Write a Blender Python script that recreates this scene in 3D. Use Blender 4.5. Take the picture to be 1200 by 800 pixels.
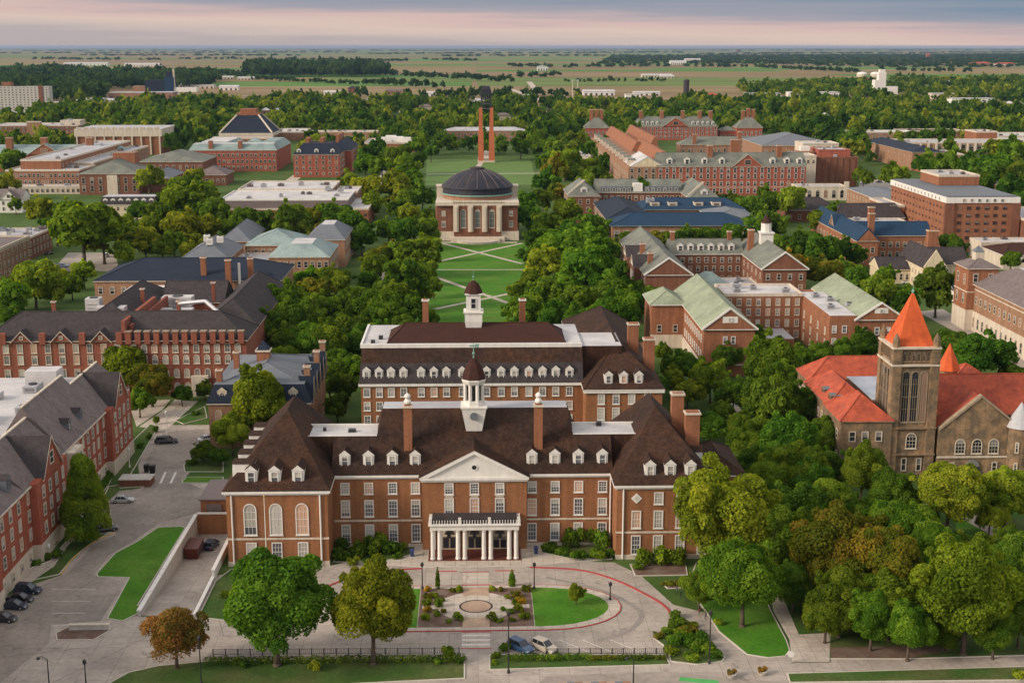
import bpy, bmesh, math, random
import numpy as np
from mathutils import Vector, Matrix

for o in list(bpy.data.objects):
    bpy.data.objects.remove(o)
scene = bpy.context.scene
COL = scene.collection

# ------------------------------------------------------------------ camera
# world: Y runs along the axis of the great lawn, X to the right, ground z = 0
FPX, EYE_Y, H = 1560.0, 54.0, 92.0
YAW = math.atan(43 / FPX)
PITCH = math.atan((400 - EYE_Y) / FPX)
cam_d = bpy.data.cameras.new("camera")
cam_d.sensor_width = 36.0
cam_d.lens = 36.0 * FPX / 1200.0
cam_d.clip_start, cam_d.clip_end = 1.0, 120000.0
cam = bpy.data.objects.new("camera", cam_d)
COL.objects.link(cam)
cam.location = (0, 0, H)
cam.rotation_euler = (math.pi / 2 - PITCH, 0, -YAW)
scene.camera = cam

# ------------------------------------------------------------------ light
SUN_EL, SUN_AZ = math.radians(25), math.radians(-112)   # azimuth from +Y towards +X: low on the left
w = bpy.data.worlds.new("World")
scene.world = w
w.use_nodes = True
nt = w.node_tree
for n in list(nt.nodes):
    nt.nodes.remove(n)
N, L = nt.nodes.new, nt.links.new
out = N("ShaderNodeOutputWorld")
bg = N("ShaderNodeBackground")
sky = N("ShaderNodeTexSky")
sky.sky_type = 'NISHITA'
sky.sun_disc = False
sky.sun_elevation = SUN_EL
sky.sun_rotation = SUN_AZ
sky.dust_density = 2.0
sky.altitude = 200
bg.inputs[1].default_value = 0.098
tc = N("ShaderNodeTexCoord")
sep = N("ShaderNodeSeparateXYZ")
L(tc.outputs["Generated"], sep.inputs[0])
# banded stratus cloud over the whole dome: direction noise stretched sideways
mp = N("ShaderNodeMapping")
mp.inputs["Scale"].default_value = (2.2, 2.2, 60.0)
L(tc.outputs["Generated"], mp.inputs[0])
nz = N("ShaderNodeTexNoise")
nz.inputs["Scale"].default_value = 1.6
nz.inputs["Detail"].default_value = 6.0
L(mp.outputs[0], nz.inputs[0])
def wmath(op, a, b, clamp=False):
    m = N("ShaderNodeMath"); m.operation = op; m.use_clamp = clamp
    for i, v in enumerate((a, b)):
        if isinstance(v, (int, float)): m.inputs[i].default_value = v
        else: L(v, m.inputs[i])
    return m.outputs[0]
# height of the band edge drops towards the right
tilt = wmath('MULTIPLY', sep.outputs[0], 0.030)
nzo = wmath('MULTIPLY', wmath('SUBTRACT', nz.outputs[0], 0.5), 0.030)
hgt = wmath('ADD', wmath('ADD', sep.outputs[2], tilt), nzo)
mr = N("ShaderNodeMapRange")
mr.inputs[1].default_value, mr.inputs[2].default_value = 0.0, 0.08
L(hgt, mr.inputs[0])
cr = N("ShaderNodeValToRGB")
el = cr.color_ramp.elements
el[0].position, el[0].color = 0.0, (2.0, 1.75, 1.75, 1)
el[1].position, el[1].color = 1.0, (4.7, 4.45, 4.25, 1)
for p, c in ((0.05, (2.45, 2.05, 1.92)), (0.17, (2.95, 2.30, 2.0)), (0.25, (2.75, 2.02, 1.90)), (0.33, (1.55, 1.52, 1.74)), (0.50, (0.78, 1.15, 1.56)), (0.66, (1.0, 1.2, 1.6))):
    e = el.new(p); e.color = (*c, 1)
L(mr.outputs[0], cr.inputs[0])
mix = N("ShaderNodeMixRGB")
fac = N("ShaderNodeMapRange")
fac.inputs[1].default_value, fac.inputs[2].default_value = 0.10, 0.45
fac.inputs[3].default_value, fac.inputs[4].default_value = 1.0, 0.72
L(sep.outputs[2], fac.inputs[0])
L(fac.outputs[0], mix.inputs[0])
L(sky.outputs[0], mix.inputs[1])
ovc = N("ShaderNodeMixRGB"); ovc.inputs[0].default_value = 1.0; ovc.blend_type = 'MULTIPLY'
ovc.inputs[2].default_value = (1, 1, 1, 1)
L(cr.outputs[0], ovc.inputs[1])
L(ovc.outputs[0], mix.inputs[2])
L(mix.outputs[0], bg.inputs[0])
L(bg.outputs[0], out.inputs[0])

sd = bpy.data.lights.new("sun", 'SUN')
sd.energy = 1.8
sd.angle = math.radians(18)
sd.color = (1.0, 0.85, 0.70)
so = bpy.data.objects.new("sun", sd)
COL.objects.link(so)
sdir = Vector((math.sin(SUN_AZ) * math.cos(SUN_EL), math.cos(SUN_AZ) * math.cos(SUN_EL), math.sin(SUN_EL)))
so.rotation_euler = sdir.to_track_quat('Z', 'Y').to_euler()
so.location = (-300, 100, 300)
vs = scene.view_settings
vs.view_transform = 'Standard'
vs.look = 'None'
vs.exposure = 1.28
vs.gamma = 1.0
scene.cycles.max_bounces = 5
scene.cycles.diffuse_bounces = 4
scene.cycles.glossy_bounces = 2
scene.cycles.transmission_bounces = 1
scene.cycles.volume_bounces = 0
scene.cycles.caustics_reflective = False
scene.cycles.caustics_refractive = False
scene.cycles.use_denoising = True

# ------------------------------------------------------------------ surveying: photo pixel -> place on the level ground (or at height z)
_F = Vector((math.sin(YAW) * math.cos(PITCH), math.cos(YAW) * math.cos(PITCH), -math.sin(PITCH)))
_R = Vector((math.cos(YAW), -math.sin(YAW), 0))
_U = _R.cross(_F)
def at(px, py, z=0.0):
    d = _F + _R * ((px - 600) / FPX) + _U * ((400 - py) / FPX)
    t = (z - H) / d.z
    return (d.x * t, d.y * t)
def project(x, y, z):
    p = Vector((x, y, z - H)); c = p.dot(_F)
    return (600 + FPX * p.dot(_R) / c, 400 - FPX * p.dot(_U) / c)

# ------------------------------------------------------------------ materials
MATS = {}
def mat(name, col, rough=0.85, var=0.15, scale=0.6, spec=0.25, metal=0.0, fine=0.0, dark=None, streak=0.0, kind=None, col2=None, inst=0.0, slab=4.6):
    """matte surface with mottling: large soft patches, fine grain, optional second colour in patches or courses"""
    if name in MATS: return MATS[name]
    m = bpy.data.materials.new(name); m.use_nodes = True
    t = m.node_tree; n = t.nodes; b = n["Principled BSDF"]
    b.inputs["Roughness"].default_value = rough
    b.inputs["Specular IOR Level"].default_value = spec
    b.inputs["Metallic"].default_value = metal
    co = n.new("ShaderNodeTexCoord")
    nz = n.new("ShaderNodeTexNoise"); nz.inputs["Scale"].default_value = scale; nz.inputs["Detail"].default_value = 8; nz.inputs["Roughness"].default_value = 0.65
    t.links.new(co.outputs["Object"], nz.inputs[0])
    c1 = n.new("ShaderNodeRGB"); c1.outputs[0].default_value = (*col, 1)
    cur = c1.outputs[0]
    if col2 is not None:
        if kind == 'courses':
            tx = n.new("ShaderNodeTexBrick"); tx.inputs["Scale"].default_value = 1.0
            tx.inputs["Color1"].default_value = (*col, 1); tx.inputs["Color2"].default_value = (*[c * 0.82 for c in col], 1)
            tx.inputs["Mortar"].default_value = (*col2, 1); tx.inputs["Mortar Size"].default_value = 0.012
            tx.inputs["Brick Width"].default_value = 0.44; tx.inputs["Row Height"].default_value = 0.16
            mpn = n.new("ShaderNodeMapping"); mpn.inputs["Rotation"].default_value = (math.radians(90), 0, 0)
            sx = n.new("ShaderNodeSeparateXYZ"); t.links.new(co.outputs["Object"], sx.inputs[0])
            ad = n.new("ShaderNodeMath"); ad.operation = 'ADD'; t.links.new(sx.outputs[0], ad.inputs[0]); t.links.new(sx.outputs[1], ad.inputs[1])
            cb = n.new("ShaderNodeCombineXYZ"); t.links.new(ad.outputs[0], cb.inputs[0]); t.links.new(sx.outputs[2], cb.inputs[1])
            t.links.new(cb.outputs[0], tx.inputs[0]); cur = tx.outputs[0]
        elif kind == 'slabs' and True:
            tx = n.new("ShaderNodeTexBrick"); tx.offset = 0.0; tx.inputs["Scale"].default_value = 1.0
            tx.inputs["Color1"].default_value = (*col, 1); tx.inputs["Color2"].default_value = (*col2, 1); tx.inputs["Mortar"].default_value = (*[c * .55 for c in col2], 1)
            tx.inputs["Mortar Size"].default_value = 0.035; tx.inputs["Brick Width"].default_value = slab; tx.inputs["Row Height"].default_value = slab * .8; tx.inputs["Bias"].default_value = -.2
            t.links.new(co.outputs["Object"], tx.inputs[0]); cur = tx.outputs[0]
        elif kind == 'seams':
            sx = n.new("ShaderNodeSeparateXYZ"); t.links.new(co.outputs["Object"], sx.inputs[0])
            ad = n.new("ShaderNodeMath"); ad.operation = 'ADD'; t.links.new(sx.outputs[0], ad.inputs[0]); t.links.new(sx.outputs[1], ad.inputs[1])
            mo = n.new("ShaderNodeMath"); mo.operation = 'PINGPONG'; mo.inputs[1].default_value = 0.45; t.links.new(ad.outputs[0], mo.inputs[0])
            gt = n.new("ShaderNodeMath"); gt.operation = 'LESS_THAN'; gt.inputs[1].default_value = 0.07; t.links.new(mo.outputs[0], gt.inputs[0])
            mx = n.new("ShaderNodeMixRGB"); mx.inputs[2].default_value = (*col2, 1); t.links.new(gt.outputs[0], mx.inputs[0]); t.links.new(cur, mx.inputs[1]); cur = mx.outputs[0]
        else:
            n2 = n.new("ShaderNodeTexNoise"); n2.inputs["Scale"].default_value = scale * 0.45; n2.inputs["Detail"].default_value = 5
            t.links.new(co.outputs["Object"], n2.inputs[0])
            rp = n.new("ShaderNodeMapRange"); rp.inputs[1].default_value = 0.42; rp.inputs[2].default_value = 0.62; t.links.new(n2.outputs[0], rp.inputs[0])
            mx = n.new("ShaderNodeMixRGB"); mx.inputs[2].default_value = (*col2, 1); t.links.new(rp.outputs[0], mx.inputs[0]); t.links.new(cur, mx.inputs[1]); cur = mx.outputs[0]
    rr = n.new("ShaderNodeMapRange"); rr.inputs[1].default_value = 0.25; rr.inputs[2].default_value = 0.75
    rr.inputs[3].default_value = 1 - var; rr.inputs[4].default_value = 1 + var
    t.links.new(nz.outputs[0], rr.inputs[0]); val = rr.outputs[0]
    if fine:
        nf = n.new("ShaderNodeTexNoise"); nf.inputs["Scale"].default_value = scale * 9; nf.inputs["Detail"].default_value = 3
        t.links.new(co.outputs["Object"], nf.inputs[0])
        rf = n.new("ShaderNodeMapRange"); rf.inputs[1].default_value = 0.3; rf.inputs[2].default_value = 0.7; rf.inputs[3].default_value = 1 - fine; rf.inputs[4].default_value = 1 + fine
        t.links.new(nf.outputs[0], rf.inputs[0])
        mm = n.new("ShaderNodeMath"); mm.operation = 'MULTIPLY'; t.links.new(val, mm.inputs[0]); t.links.new(rf.outputs[0], mm.inputs[1]); val = mm.outputs[0]
    if streak:   # weathering that runs down a wall or a roof slope
        mp = n.new("ShaderNodeMapping"); mp.inputs["Scale"].default_value = (1.1, 1.1, 0.06); t.links.new(co.outputs["Object"], mp.inputs[0])
        ns = n.new("ShaderNodeTexNoise"); ns.inputs["Scale"].default_value = 1.0; ns.inputs["Detail"].default_value = 6; t.links.new(mp.outputs[0], ns.inputs[0])
        rs = n.new("ShaderNodeMapRange"); rs.inputs[1].default_value = 0.35; rs.inputs[2].default_value = 0.65; rs.inputs[3].default_value = 1 - streak; rs.inputs[4].default_value = 1 + streak * 0.6
        t.links.new(ns.outputs[0], rs.inputs[0])
        mm = n.new("ShaderNodeMath"); mm.operation = 'MULTIPLY'; t.links.new(val, mm.inputs[0]); t.links.new(rs.outputs[0], mm.inputs[1]); val = mm.outputs[0]
    if inst:
        oi = n.new("ShaderNodeObjectInfo")
        ri = n.new("ShaderNodeMapRange"); ri.inputs[3].default_value = 1 - inst; ri.inputs[4].default_value = 1 + inst
        t.links.new(oi.outputs["Random"], ri.inputs[0])
        mm = n.new("ShaderNodeMath"); mm.operation = 'MULTIPLY'; t.links.new(val, mm.inputs[0]); t.links.new(ri.outputs[0], mm.inputs[1]); val = mm.outputs[0]
    if kind == 'slabs' or name == 'grey_asphalt':   # oil spots, patched and damp areas
        vo = n.new("ShaderNodeTexNoise"); vo.inputs["Scale"].default_value = 0.42; vo.inputs["Detail"].default_value = 4; vo.inputs["Distortion"].default_value = 1.2
        t.links.new(co.outputs["Object"], vo.inputs[0])
        rv = n.new("ShaderNodeMapRange"); rv.inputs[1].default_value = 0.60; rv.inputs[2].default_value = 0.70; rv.inputs[3].default_value = 1.0; rv.inputs[4].default_value = 0.72
        t.links.new(vo.outputs[0], rv.inputs[0])
        mm = n.new("ShaderNodeMath"); mm.operation = 'MULTIPLY'; t.links.new(val, mm.inputs[0]); t.links.new(rv.outputs[0], mm.inputs[1]); val = mm.outputs[0]
    mu = n.new("ShaderNodeVectorMath"); mu.operation = 'SCALE'
    t.links.new(cur, mu.inputs[0]); t.links.new(val, mu.inputs["Scale"])
    t.links.new(mu.outputs[0], b.inputs["Base Color"])
    MATS[name] = m
    return m

brick_union = mat("brown_brick", (0.25, 0.096, 0.036), col2=(0.26, 0.155, 0.09), kind='courses', var=0.16, scale=0.35, fine=0.10, streak=0.14)
brick_red = mat("red_brick", (0.30, 0.066, 0.034), col2=(0.27, 0.15, 0.11), kind='courses', var=0.18, scale=0.3, fine=0.1, streak=0.16)
brick_wine = mat("wine_red_brick", (0.235, 0.062, 0.034), col2=(0.24, 0.14, 0.10), kind='courses', var=0.2, scale=0.3, fine=0.12, streak=0.18)
brick_dark = mat("dark_brick", (0.175, 0.062, 0.034), col2=(0.2, 0.13, 0.09), kind='courses', var=0.2, scale=0.3, fine=0.12, streak=0.18)
brick_tan = mat("tan_brick", (0.27, 0.135, 0.075), col2=(0.3, 0.22, 0.16), kind='courses', var=0.16, scale=0.3, fine=0.1, streak=0.14)
brick_orange = mat("orange_brick", (0.255, 0.092, 0.042), col2=(0.26, 0.16, 0.10), kind='courses', var=0.16, scale=0.3, fine=0.1, streak=0.16)
stone_brown = mat("brown_stone", (0.135, 0.098, 0.062), col2=(0.245, 0.155, 0.085), var=0.35, scale=1.1, fine=0.35, streak=0.15)
tower_brick = mat("bright_orange_brick", (0.40, 0.115, 0.05), var=0.14, scale=0.3, fine=0.08)
stone_tan = mat("tan_stone", (0.25, 0.19, 0.13), var=0.25, scale=0.9, fine=0.2)
stone_pale = mat("pale_stone", (0.50, 0.43, 0.34), var=0.12, scale=0.6, fine=0.06, streak=0.14)
cream = mat("cream_render", (0.55, 0.46, 0.31), var=0.12, scale=0.4, fine=0.05, streak=0.12)
white = mat("white_paint", (0.62, 0.59, 0.54), var=0.07, scale=0.5, fine=0.03, rough=0.6, streak=0.07)
roof_brown = mat("brown_shingle", (0.034, 0.021, 0.016), col2=(0.052, 0.026, 0.016), spec=0.08, var=0.26, scale=0.28, fine=0.28, streak=0.25)
roof_glass = mat("pale_skylight", (0.33, 0.37, 0.42), var=0.15, scale=0.6, rough=0.5, col2=(0.25, 0.28, 0.32))
roof_maroon = mat("maroon_shingle", (0.046, 0.021, 0.016), spec=0.08, var=0.2, scale=0.5, fine=0.16)
roof_grey = mat("grey_shingle", (0.150, 0.122, 0.116), spec=0.08, var=0.22, scale=0.35, fine=0.2, streak=0.12)
roof_slate = mat("dark_slate", (0.048, 0.041, 0.042), spec=0.08, var=0.22, scale=0.35, fine=0.2, streak=0.14)
roof_navy = mat("navy_metal", (0.020, 0.027, 0.042), col2=(0.010, 0.014, 0.022), kind='seams', var=0.15, scale=0.3, rough=0.8, spec=0.1)
roof_blue = mat("blue_metal", (0.018, 0.042, 0.078), col2=(0.010, 0.024, 0.046), kind='seams', var=0.14, scale=0.25, rough=0.8, spec=0.1)
roof_steel = mat("blue_grey_slate", (0.125, 0.135, 0.150), spec=0.1, var=0.16, scale=0.35, fine=0.12, rough=0.65)
roof_green = mat("green_copper", (0.245, 0.275, 0.190), col2=(0.195, 0.220, 0.155), spec=0.1, var=0.16, scale=0.25, fine=0.08, streak=0.12)
roof_teal = mat("pale_copper", (0.23, 0.29, 0.275), col2=(0.17, 0.225, 0.22), spec=0.1, var=0.14, scale=0.25, fine=0.06, streak=0.1)
roof_olive = mat("grey_green_slate", (0.150, 0.158, 0.128), col2=(0.115, 0.118, 0.100), var=0.18, scale=0.3, fine=0.14, streak=0.1)
roof_tile = mat("red_clay_tile", (0.36, 0.072, 0.034), col2=(0.27, 0.055, 0.030), var=0.2, scale=0.6, fine=0.16, streak=0.16)
roof_spire = mat("orange_clay_tile", (0.50, 0.092, 0.024), col2=(0.42, 0.075, 0.022), var=0.14, scale=0.6, fine=0.14, streak=0.12)
roof_white = mat("white_membrane", (0.46, 0.44, 0.43), col2=(0.38, 0.365, 0.36), var=0.14, scale=0.25, fine=0.08)
roof_gravel = mat("grey_membrane", (0.36, 0.36, 0.37), col2=(0.30, 0.29, 0.30), var=0.12, scale=0.2, fine=0.06)
metal_panel = mat("brown_metal_panel", (0.135, 0.105, 0.10), var=0.12, scale=0.3, rough=0.55)
black_metal = mat("black_iron", (0.018, 0.018, 0.020), rough=0.5, spec=0.4, var=0.08)
grey_metal = mat("galvanised_metal", (0.36, 0.36, 0.37), rough=0.45, metal=0.3, var=0.12, scale=0.8)
concrete = mat("concrete_block", (0.44, 0.41, 0.37), var=0.14, scale=0.5, fine=0.08, streak=0.12)
door_red = mat("maroon_door", (0.105, 0.028, 0.018), rough=0.5, var=0.1)
door_blue = mat("blue_plastic", (0.03, 0.045, 0.12), rough=0.5, var=0.08)
dome_mat = mat("dark_bronze_dome", (0.020, 0.022, 0.034), col2=(0.034, 0.028, 0.030), var=0.2, scale=0.25, fine=0.1, rough=0.6, spec=0.2)
copper_green = mat("verdigris", (0.16, 0.30, 0.24), var=0.15, scale=0.6)
bark = mat("bark", (0.085, 0.062, 0.045), var=0.3, scale=3.0, fine=0.25)
rubber = mat("tyre_rubber", (0.015, 0.015, 0.016), var=0.05, rough=0.8)

def glass_mat(name, dark, pale, share, rough=0.12):
    """window panes: dark room or drawn blind per window, a few coloured as if warmly lit inside"""
    m = bpy.data.materials.new(name); m.use_nodes = True
    t = m.node_tree; n = t.nodes; b = n["Principled BSDF"]
    oi = n.new("ShaderNodeObjectInfo"); co = n.new("ShaderNodeTexCoord")
    sx = n.new("ShaderNodeSeparateXYZ"); t.links.new(co.outputs["Generated"], sx.inputs[0])
    # blind pulled down to a height that differs per window
    mr_ = n.new("ShaderNodeMath"); mr_.operation = 'MULTIPLY_ADD'; mr_.inputs[1].default_value = 7.31; mr_.inputs[2].default_value = 0.13; t.links.new(oi.outputs["Random"], mr_.inputs[0])
    fr = n.new("ShaderNodeMath"); fr.operation = 'FRACT'; t.links.new(mr_.outputs[0], fr.inputs[0])
    hh = n.new("ShaderNodeMapRange"); hh.inputs[1].default_value = 0; hh.inputs[2].default_value = 1; hh.inputs[3].default_value = 1 - share * 2; hh.inputs[4].default_value = 1.25; t.links.new(fr.outputs[0], hh.inputs[0])
    gt = n.new("ShaderNodeMath"); gt.operation = 'GREATER_THAN'; t.links.new(sx.outputs[2], gt.inputs[0]); t.links.new(hh.outputs[0], gt.inputs[1])
    mx = n.new("ShaderNodeMixRGB"); mx.inputs[1].default_value = (*dark, 1); mx.inputs[2].default_value = (*pale, 1); t.links.new(gt.outputs[0], mx.inputs[0])
    g3 = n.new("ShaderNodeMath"); g3.operation = 'MULTIPLY'; g3.inputs[1].default_value = 31.7; t.links.new(oi.outputs["Random"], g3.inputs[0])
    f3 = n.new("ShaderNodeMath"); f3.operation = 'FRACT'; t.links.new(g3.outputs[0], f3.inputs[0])
    t3 = n.new("ShaderNodeMath"); t3.operation = 'GREATER_THAN'; t3.inputs[1].default_value = 0.90; t.links.new(f3.outputs[0], t3.inputs[0])
    m3 = n.new("ShaderNodeMixRGB"); m3.inputs[2].default_value = (pale[0] * .95, pale[1] * .62, pale[2] * .48, 1); t.links.new(t3.outputs[0], m3.inputs[0]); t.links.new(mx.outputs[0], m3.inputs[1])  # warm indoor light put into the base colour of a few panes
    v3 = n.new("ShaderNodeMapRange"); v3.inputs[3].default_value = 0.7; v3.inputs[4].default_value = 1.25; t.links.new(f3.outputs[0], v3.inputs[0])
    s3 = n.new("ShaderNodeVectorMath"); s3.operation = 'SCALE'; t.links.new(m3.outputs[0], s3.inputs[0]); t.links.new(v3.outputs[0], s3.inputs["Scale"])
    t.links.new(s3.outputs[0], b.inputs["Base Color"])
    b.inputs["Roughness"].default_value = rough
    b.inputs["Specular IOR Level"].default_value = 0.6
    MATS[name] = m
    return m
pane_near = glass_mat("window_glass", (0.10, 0.105, 0.12), (0.42, 0.39, 0.34), 0.7)
pane_dark = glass_mat("dark_window_glass", (0.022, 0.024, 0.030), (0.20, 0.19, 0.18), 0.30)

# ------------------------------------------------------------------ mesh collector
class MB:
    def __init__(s): s.v, s.f, s.m, s.mats = [], [], [], []
    def mi(s, m):
        if m not in s.mats: s.mats.append(m)
        return s.mats.index(m)
    def face(s, pts, m):
        i = len(s.v); s.v += [tuple(p) for p in pts]; s.f.append(tuple(range(i, i + len(pts)))); s.m.append(s.mi(m))
    def box(s, x0, x1, y0, y1, z0, z1, m, top=None):
        a = [(x0, y0), (x1, y0), (x1, y1), (x0, y1)]
        s.prism(a, z0, z1, m, top)
    def prism(s, poly, z0, z1, m, top=None, bottom=True):
        n = len(poly); i = len(s.v)
        area = sum(poly[k][0] * poly[(k + 1) % n][1] - poly[(k + 1) % n][0] * poly[k][1] for k in range(n))
        if area < 0: poly = poly[::-1]
        s.v += [(x, y, z0) for x, y in poly] + [(x, y, z1) for x, y in poly]
        k = s.mi(m); kt = s.mi(top) if top else k
        for a in range(n):
            b = (a + 1) % n
            s.f.append((i + a, i + b, i + n + b, i + n + a)); s.m.append(k)
        s.f.append(tuple(i + n + a for a in range(n))); s.m.append(kt)
        if bottom: s.f.append(tuple(i + a for a in reversed(range(n)))); s.m.append(k)
    def loft(s, rings, m, cap=True):
        """rings of equal length, bottom to top"""
        n = len(rings[0]); i = len(s.v); k = s.mi(m)
        for r in rings: s.v += [tuple(p) for p in r]
        for j in range(len(rings) - 1):
            for a in range(n):
                b = (a + 1) % n
                s.f.append((i + j * n + a, i + j * n + b, i + (j + 1) * n + b, i + (j + 1) * n + a)); s.m.append(k)
        if cap:
            s.f.append(tuple(i + a for a in reversed(range(n)))); s.m.append(k)
            s.f.append(tuple(i + (len(rings) - 1) * n + a for a in range(n))); s.m.append(k)
    def lathe(s, x, y, prof, m, n=16, rot=0.0):
        s.loft([[(x + r * math.cos(2 * math.pi * (a + rot) / n), y + r * math.sin(2 * math.pi * (a + rot) / n), z) for a in range(n)] for r, z in prof], m)
    def tube(s, p0, p1, r0, r1, m, n=8):
        p0, p1 = Vector(p0), Vector(p1); d = (p1 - p0).normalized()
        u = d.orthogonal().normalized(); v = d.cross(u)
        s.loft([[p + (u * math.cos(2 * math.pi * a / n) + v * math.sin(2 * math.pi * a / n)) * r for a in range(n)] for p, r in ((p0, r0), (p1, r1))], m)
    def hip(s, x0, x1, y0, y1, z, h, m, over=0.5, ins=None, axis=None, thick=0.25, trim=None, ends=(1, 1)):
        """hipped roof; ins = run of the hip ends, 0 at an end in ends = gable"""
        x0 -= over; x1 += over; y0 -= over; y1 += over
        W, D = x1 - x0, y1 - y0
        if axis is None: axis = 'x' if W >= D else 'y'
        half = (D if axis == 'x' else W) / 2
        if ins is None: ins = half
        a, b = ins * ends[0], ins * ends[1]
        t = trim or m
        s.box(x0, x1, y0, y1, z - thick, z, t)
        zz = z + 0.003
        if axis == 'x':
            r0, r1 = (x0 + a, (y0 + y1) / 2, zz + h), (x1 - b, (y0 + y1) / 2, zz + h)
            A, B, C, D_ = (x0, y0, zz), (x1, y0, zz), (x1, y1, zz), (x0, y1, zz)
            s.face([A, B, r1, r0], m); s.face([C, D_, r0, r1], m)
            s.face([D_, A, r0], m); s.face([B, C, r1], m)
            caps = [(r0, r1), (A, r0), (D_, r0), (B, r1), (C, r1)]
        else:
            r0, r1 = ((x0 + x1) / 2, y0 + a, zz + h), ((x0 + x1) / 2, y1 - b, zz + h)
            A, B, C, D_ = (x0, y0, zz), (x1, y0, zz), (x1, y1, zz), (x0, y1, zz)
            s.face([B, C, r1, r0], m); s.face([D_, A, r0, r1], m)
            s.face([A, B, r0], m); s.face([C, D_, r1], m)
            caps = [(r0, r1), (A, r0), (B, r0), (C, r1), (D_, r1)]
        for p, q in caps:
            if (Vector(p) - Vector(q)).length > .5: s.tube(p, q, .17, .17, m, 5)
    def mansard(s, x0, x1, y0, y1, z, h, ins, m, top, over=0.4, thick=0.25, trim=None):
        x0 -= over; x1 += over; y0 -= over; y1 += over
        if not isinstance(ins, (tuple, list)): ins = (ins,) * 4       # left right front back
        s.box(x0, x1, y0, y1, z - thick, z, trim or m)
        zz = z + 0.003
        a = [(x0, y0, zz), (x1, y0, zz), (x1, y1, zz), (x0, y1, zz)]
        b = [(x0 + ins[0], y0 + ins[2], zz + h), (x1 - ins[1], y0 + ins[2], zz + h), (x1 - ins[1], y1 - ins[3], zz + h), (x0 + ins[0], y1 - ins[3], zz + h)]
        for k in range(4): s.face([a[k], a[(k + 1) % 4], b[(k + 1) % 4], b[k]], m)
        s.face(b, top)
    def mesh(s, name, origin=(0, 0, 0), smooth=False):
        me = bpy.data.meshes.new(name)
        ox, oy, oz = origin
        me.from_pydata([(x - ox, y - oy, z - oz) for x, y, z in s.v], [], s.f)
        for m in s.mats: me.materials.append(m)
        me.polygons.foreach_set("material_index", s.m)
        if smooth: me.polygons.foreach_set("use_smooth", [True] * len(s.f))
        me.update()
        return me
    def build(s, name, parent=None, origin=None, smooth=False):
        if not s.v: return None
        if origin is None: origin = world_of(parent) if parent else (0, 0, 0)
        o = bpy.data.objects.new(name, s.mesh(name, origin, smooth))
        COL.objects.link(o)
        if parent: o.parent = parent
        return o

def world_of(o):
    p = Vector((0, 0, 0))
    while o:
        p += o.location; o = o.parent
    return tuple(p)

def tag(o, label, cat, group=None, kind=None):
    o["label"] = label; o["category"] = cat
    if group: o["group"] = group
    if kind: o["kind"] = kind
    return o
def thing(name, label, cat, loc, group=None, rotz=0.0):
    o = bpy.data.objects.new(name, None); COL.objects.link(o)
    o.location = loc; o.rotation_euler = (0, 0, rotz); o.empty_display_size = 0.5
    return tag(o, label, cat, group)
def inst(name, me, parent, loc, rotz=0.0, scale=None):
    """a part that shares its mesh; loc in world coordinates when the parent is unrotated"""
    o = bpy.data.objects.new(name, me); COL.objects.link(o)
    pw = world_of(parent)
    o.parent = parent
    o.location = (loc[0] - pw[0], loc[1] - pw[1], loc[2] - pw[2])
    o.rotation_euler = (0, 0, rotz)
    if scale: o.scale = scale
    return o
def struct(name, mb, origin=None):
    o = mb.build(name, None, origin or (0, 0, 0)); o["kind"] = "structure"; return o

# ------------------------------------------------------------------ windows, dormers, chimneys
_WM = {}
def arch_pts(w, h, k=8):
    r = w / 2
    return [(-r, 0), (r, 0)] + [(r * math.cos(math.pi * a / k), h - r + r * math.sin(math.pi * a / k)) for a in range(k + 1)]
def ring(mb, outer, inner, y0, y1, m):
    n = len(outer)
    for a in range(n):
        b = (a + 1) % n
        o0, o1, i0, i1 = outer[a], outer[b], inner[a], inner[b]
        mb.face([(o0[0], y0, o0[1]), (o1[0], y0, o1[1]), (i1[0], y0, i1[1]), (i0[0], y0, i0[1])], m)
        mb.face([(o1[0], y0, o1[1]), (o0[0], y0, o0[1]), (o0[0], y1, o0[1]), (o1[0], y1, o1[1])], m)
        mb.face([(i0[0], y0, i0[1]), (i1[0], y0, i1[1]), (i1[0], y1, i1[1]), (i0[0], y1, i0[1])], m)
def window_meshes(w, h, style, fm, gm):
    """frame mesh and pane mesh; origin at the middle of the sill, facing -Y"""
    key = (round(w, 2), round(h, 2), style, fm.name, gm.name)
    if key in _WM: return _WM[key]
    f, g = MB(), MB()
    t = 0.18 if style != 'thin' else 0.10
    if style == 'arch':
        o, i = arch_pts(w, h), [(x, z + t) for x, z in arch_pts(w - 2 * t, h - 2 * t)]
    else:
        o = [(-w / 2, 0), (w / 2, 0), (w / 2, h), (-w / 2, h)]
        i = [(-w / 2 + t, t), (w / 2 - t, t), (w / 2 - t, h - t), (-w / 2 + t, h - t)]
    ring(f, o, i, -0.14, 0.0, fm)
    g.face([(x, -0.035, z) for x, z in i], gm)
    iw, ih = w - 2 * t, h - 2 * t
    if style in ('sash', 'arch'):
        f.box(-iw / 2, iw / 2, -0.10, -0.045, t + ih * 0.5 - 0.05, t + ih * 0.5 + 0.05, fm)
        for k in ((-1, 1) if iw > 1.3 else (0,)):
            f.box(k * iw / 6 - 0.03, k * iw / 6 + 0.03, -0.085, -0.04, t, t + ih * (0.86 if style == 'arch' else 1), fm)
        for q in (0.25, 0.75):
            f.box(-iw / 2, iw / 2, -0.085, -0.046, t + ih * q - 0.03, t + ih * q + 0.03, fm)
        f.box(-w / 2 - 0.1, w / 2 + 0.1, -0.22, 0.0, -0.14, -0.003, fm)            # sill
    elif style == 'plain':
        f.box(-iw / 2, iw / 2, -0.09, -0.045, t + ih * 0.5 - 0.05, t + ih * 0.5 + 0.05, fm)
    _WM[key] = (f.mesh("window"), g.mesh("pane"))
    return _WM[key]
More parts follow.
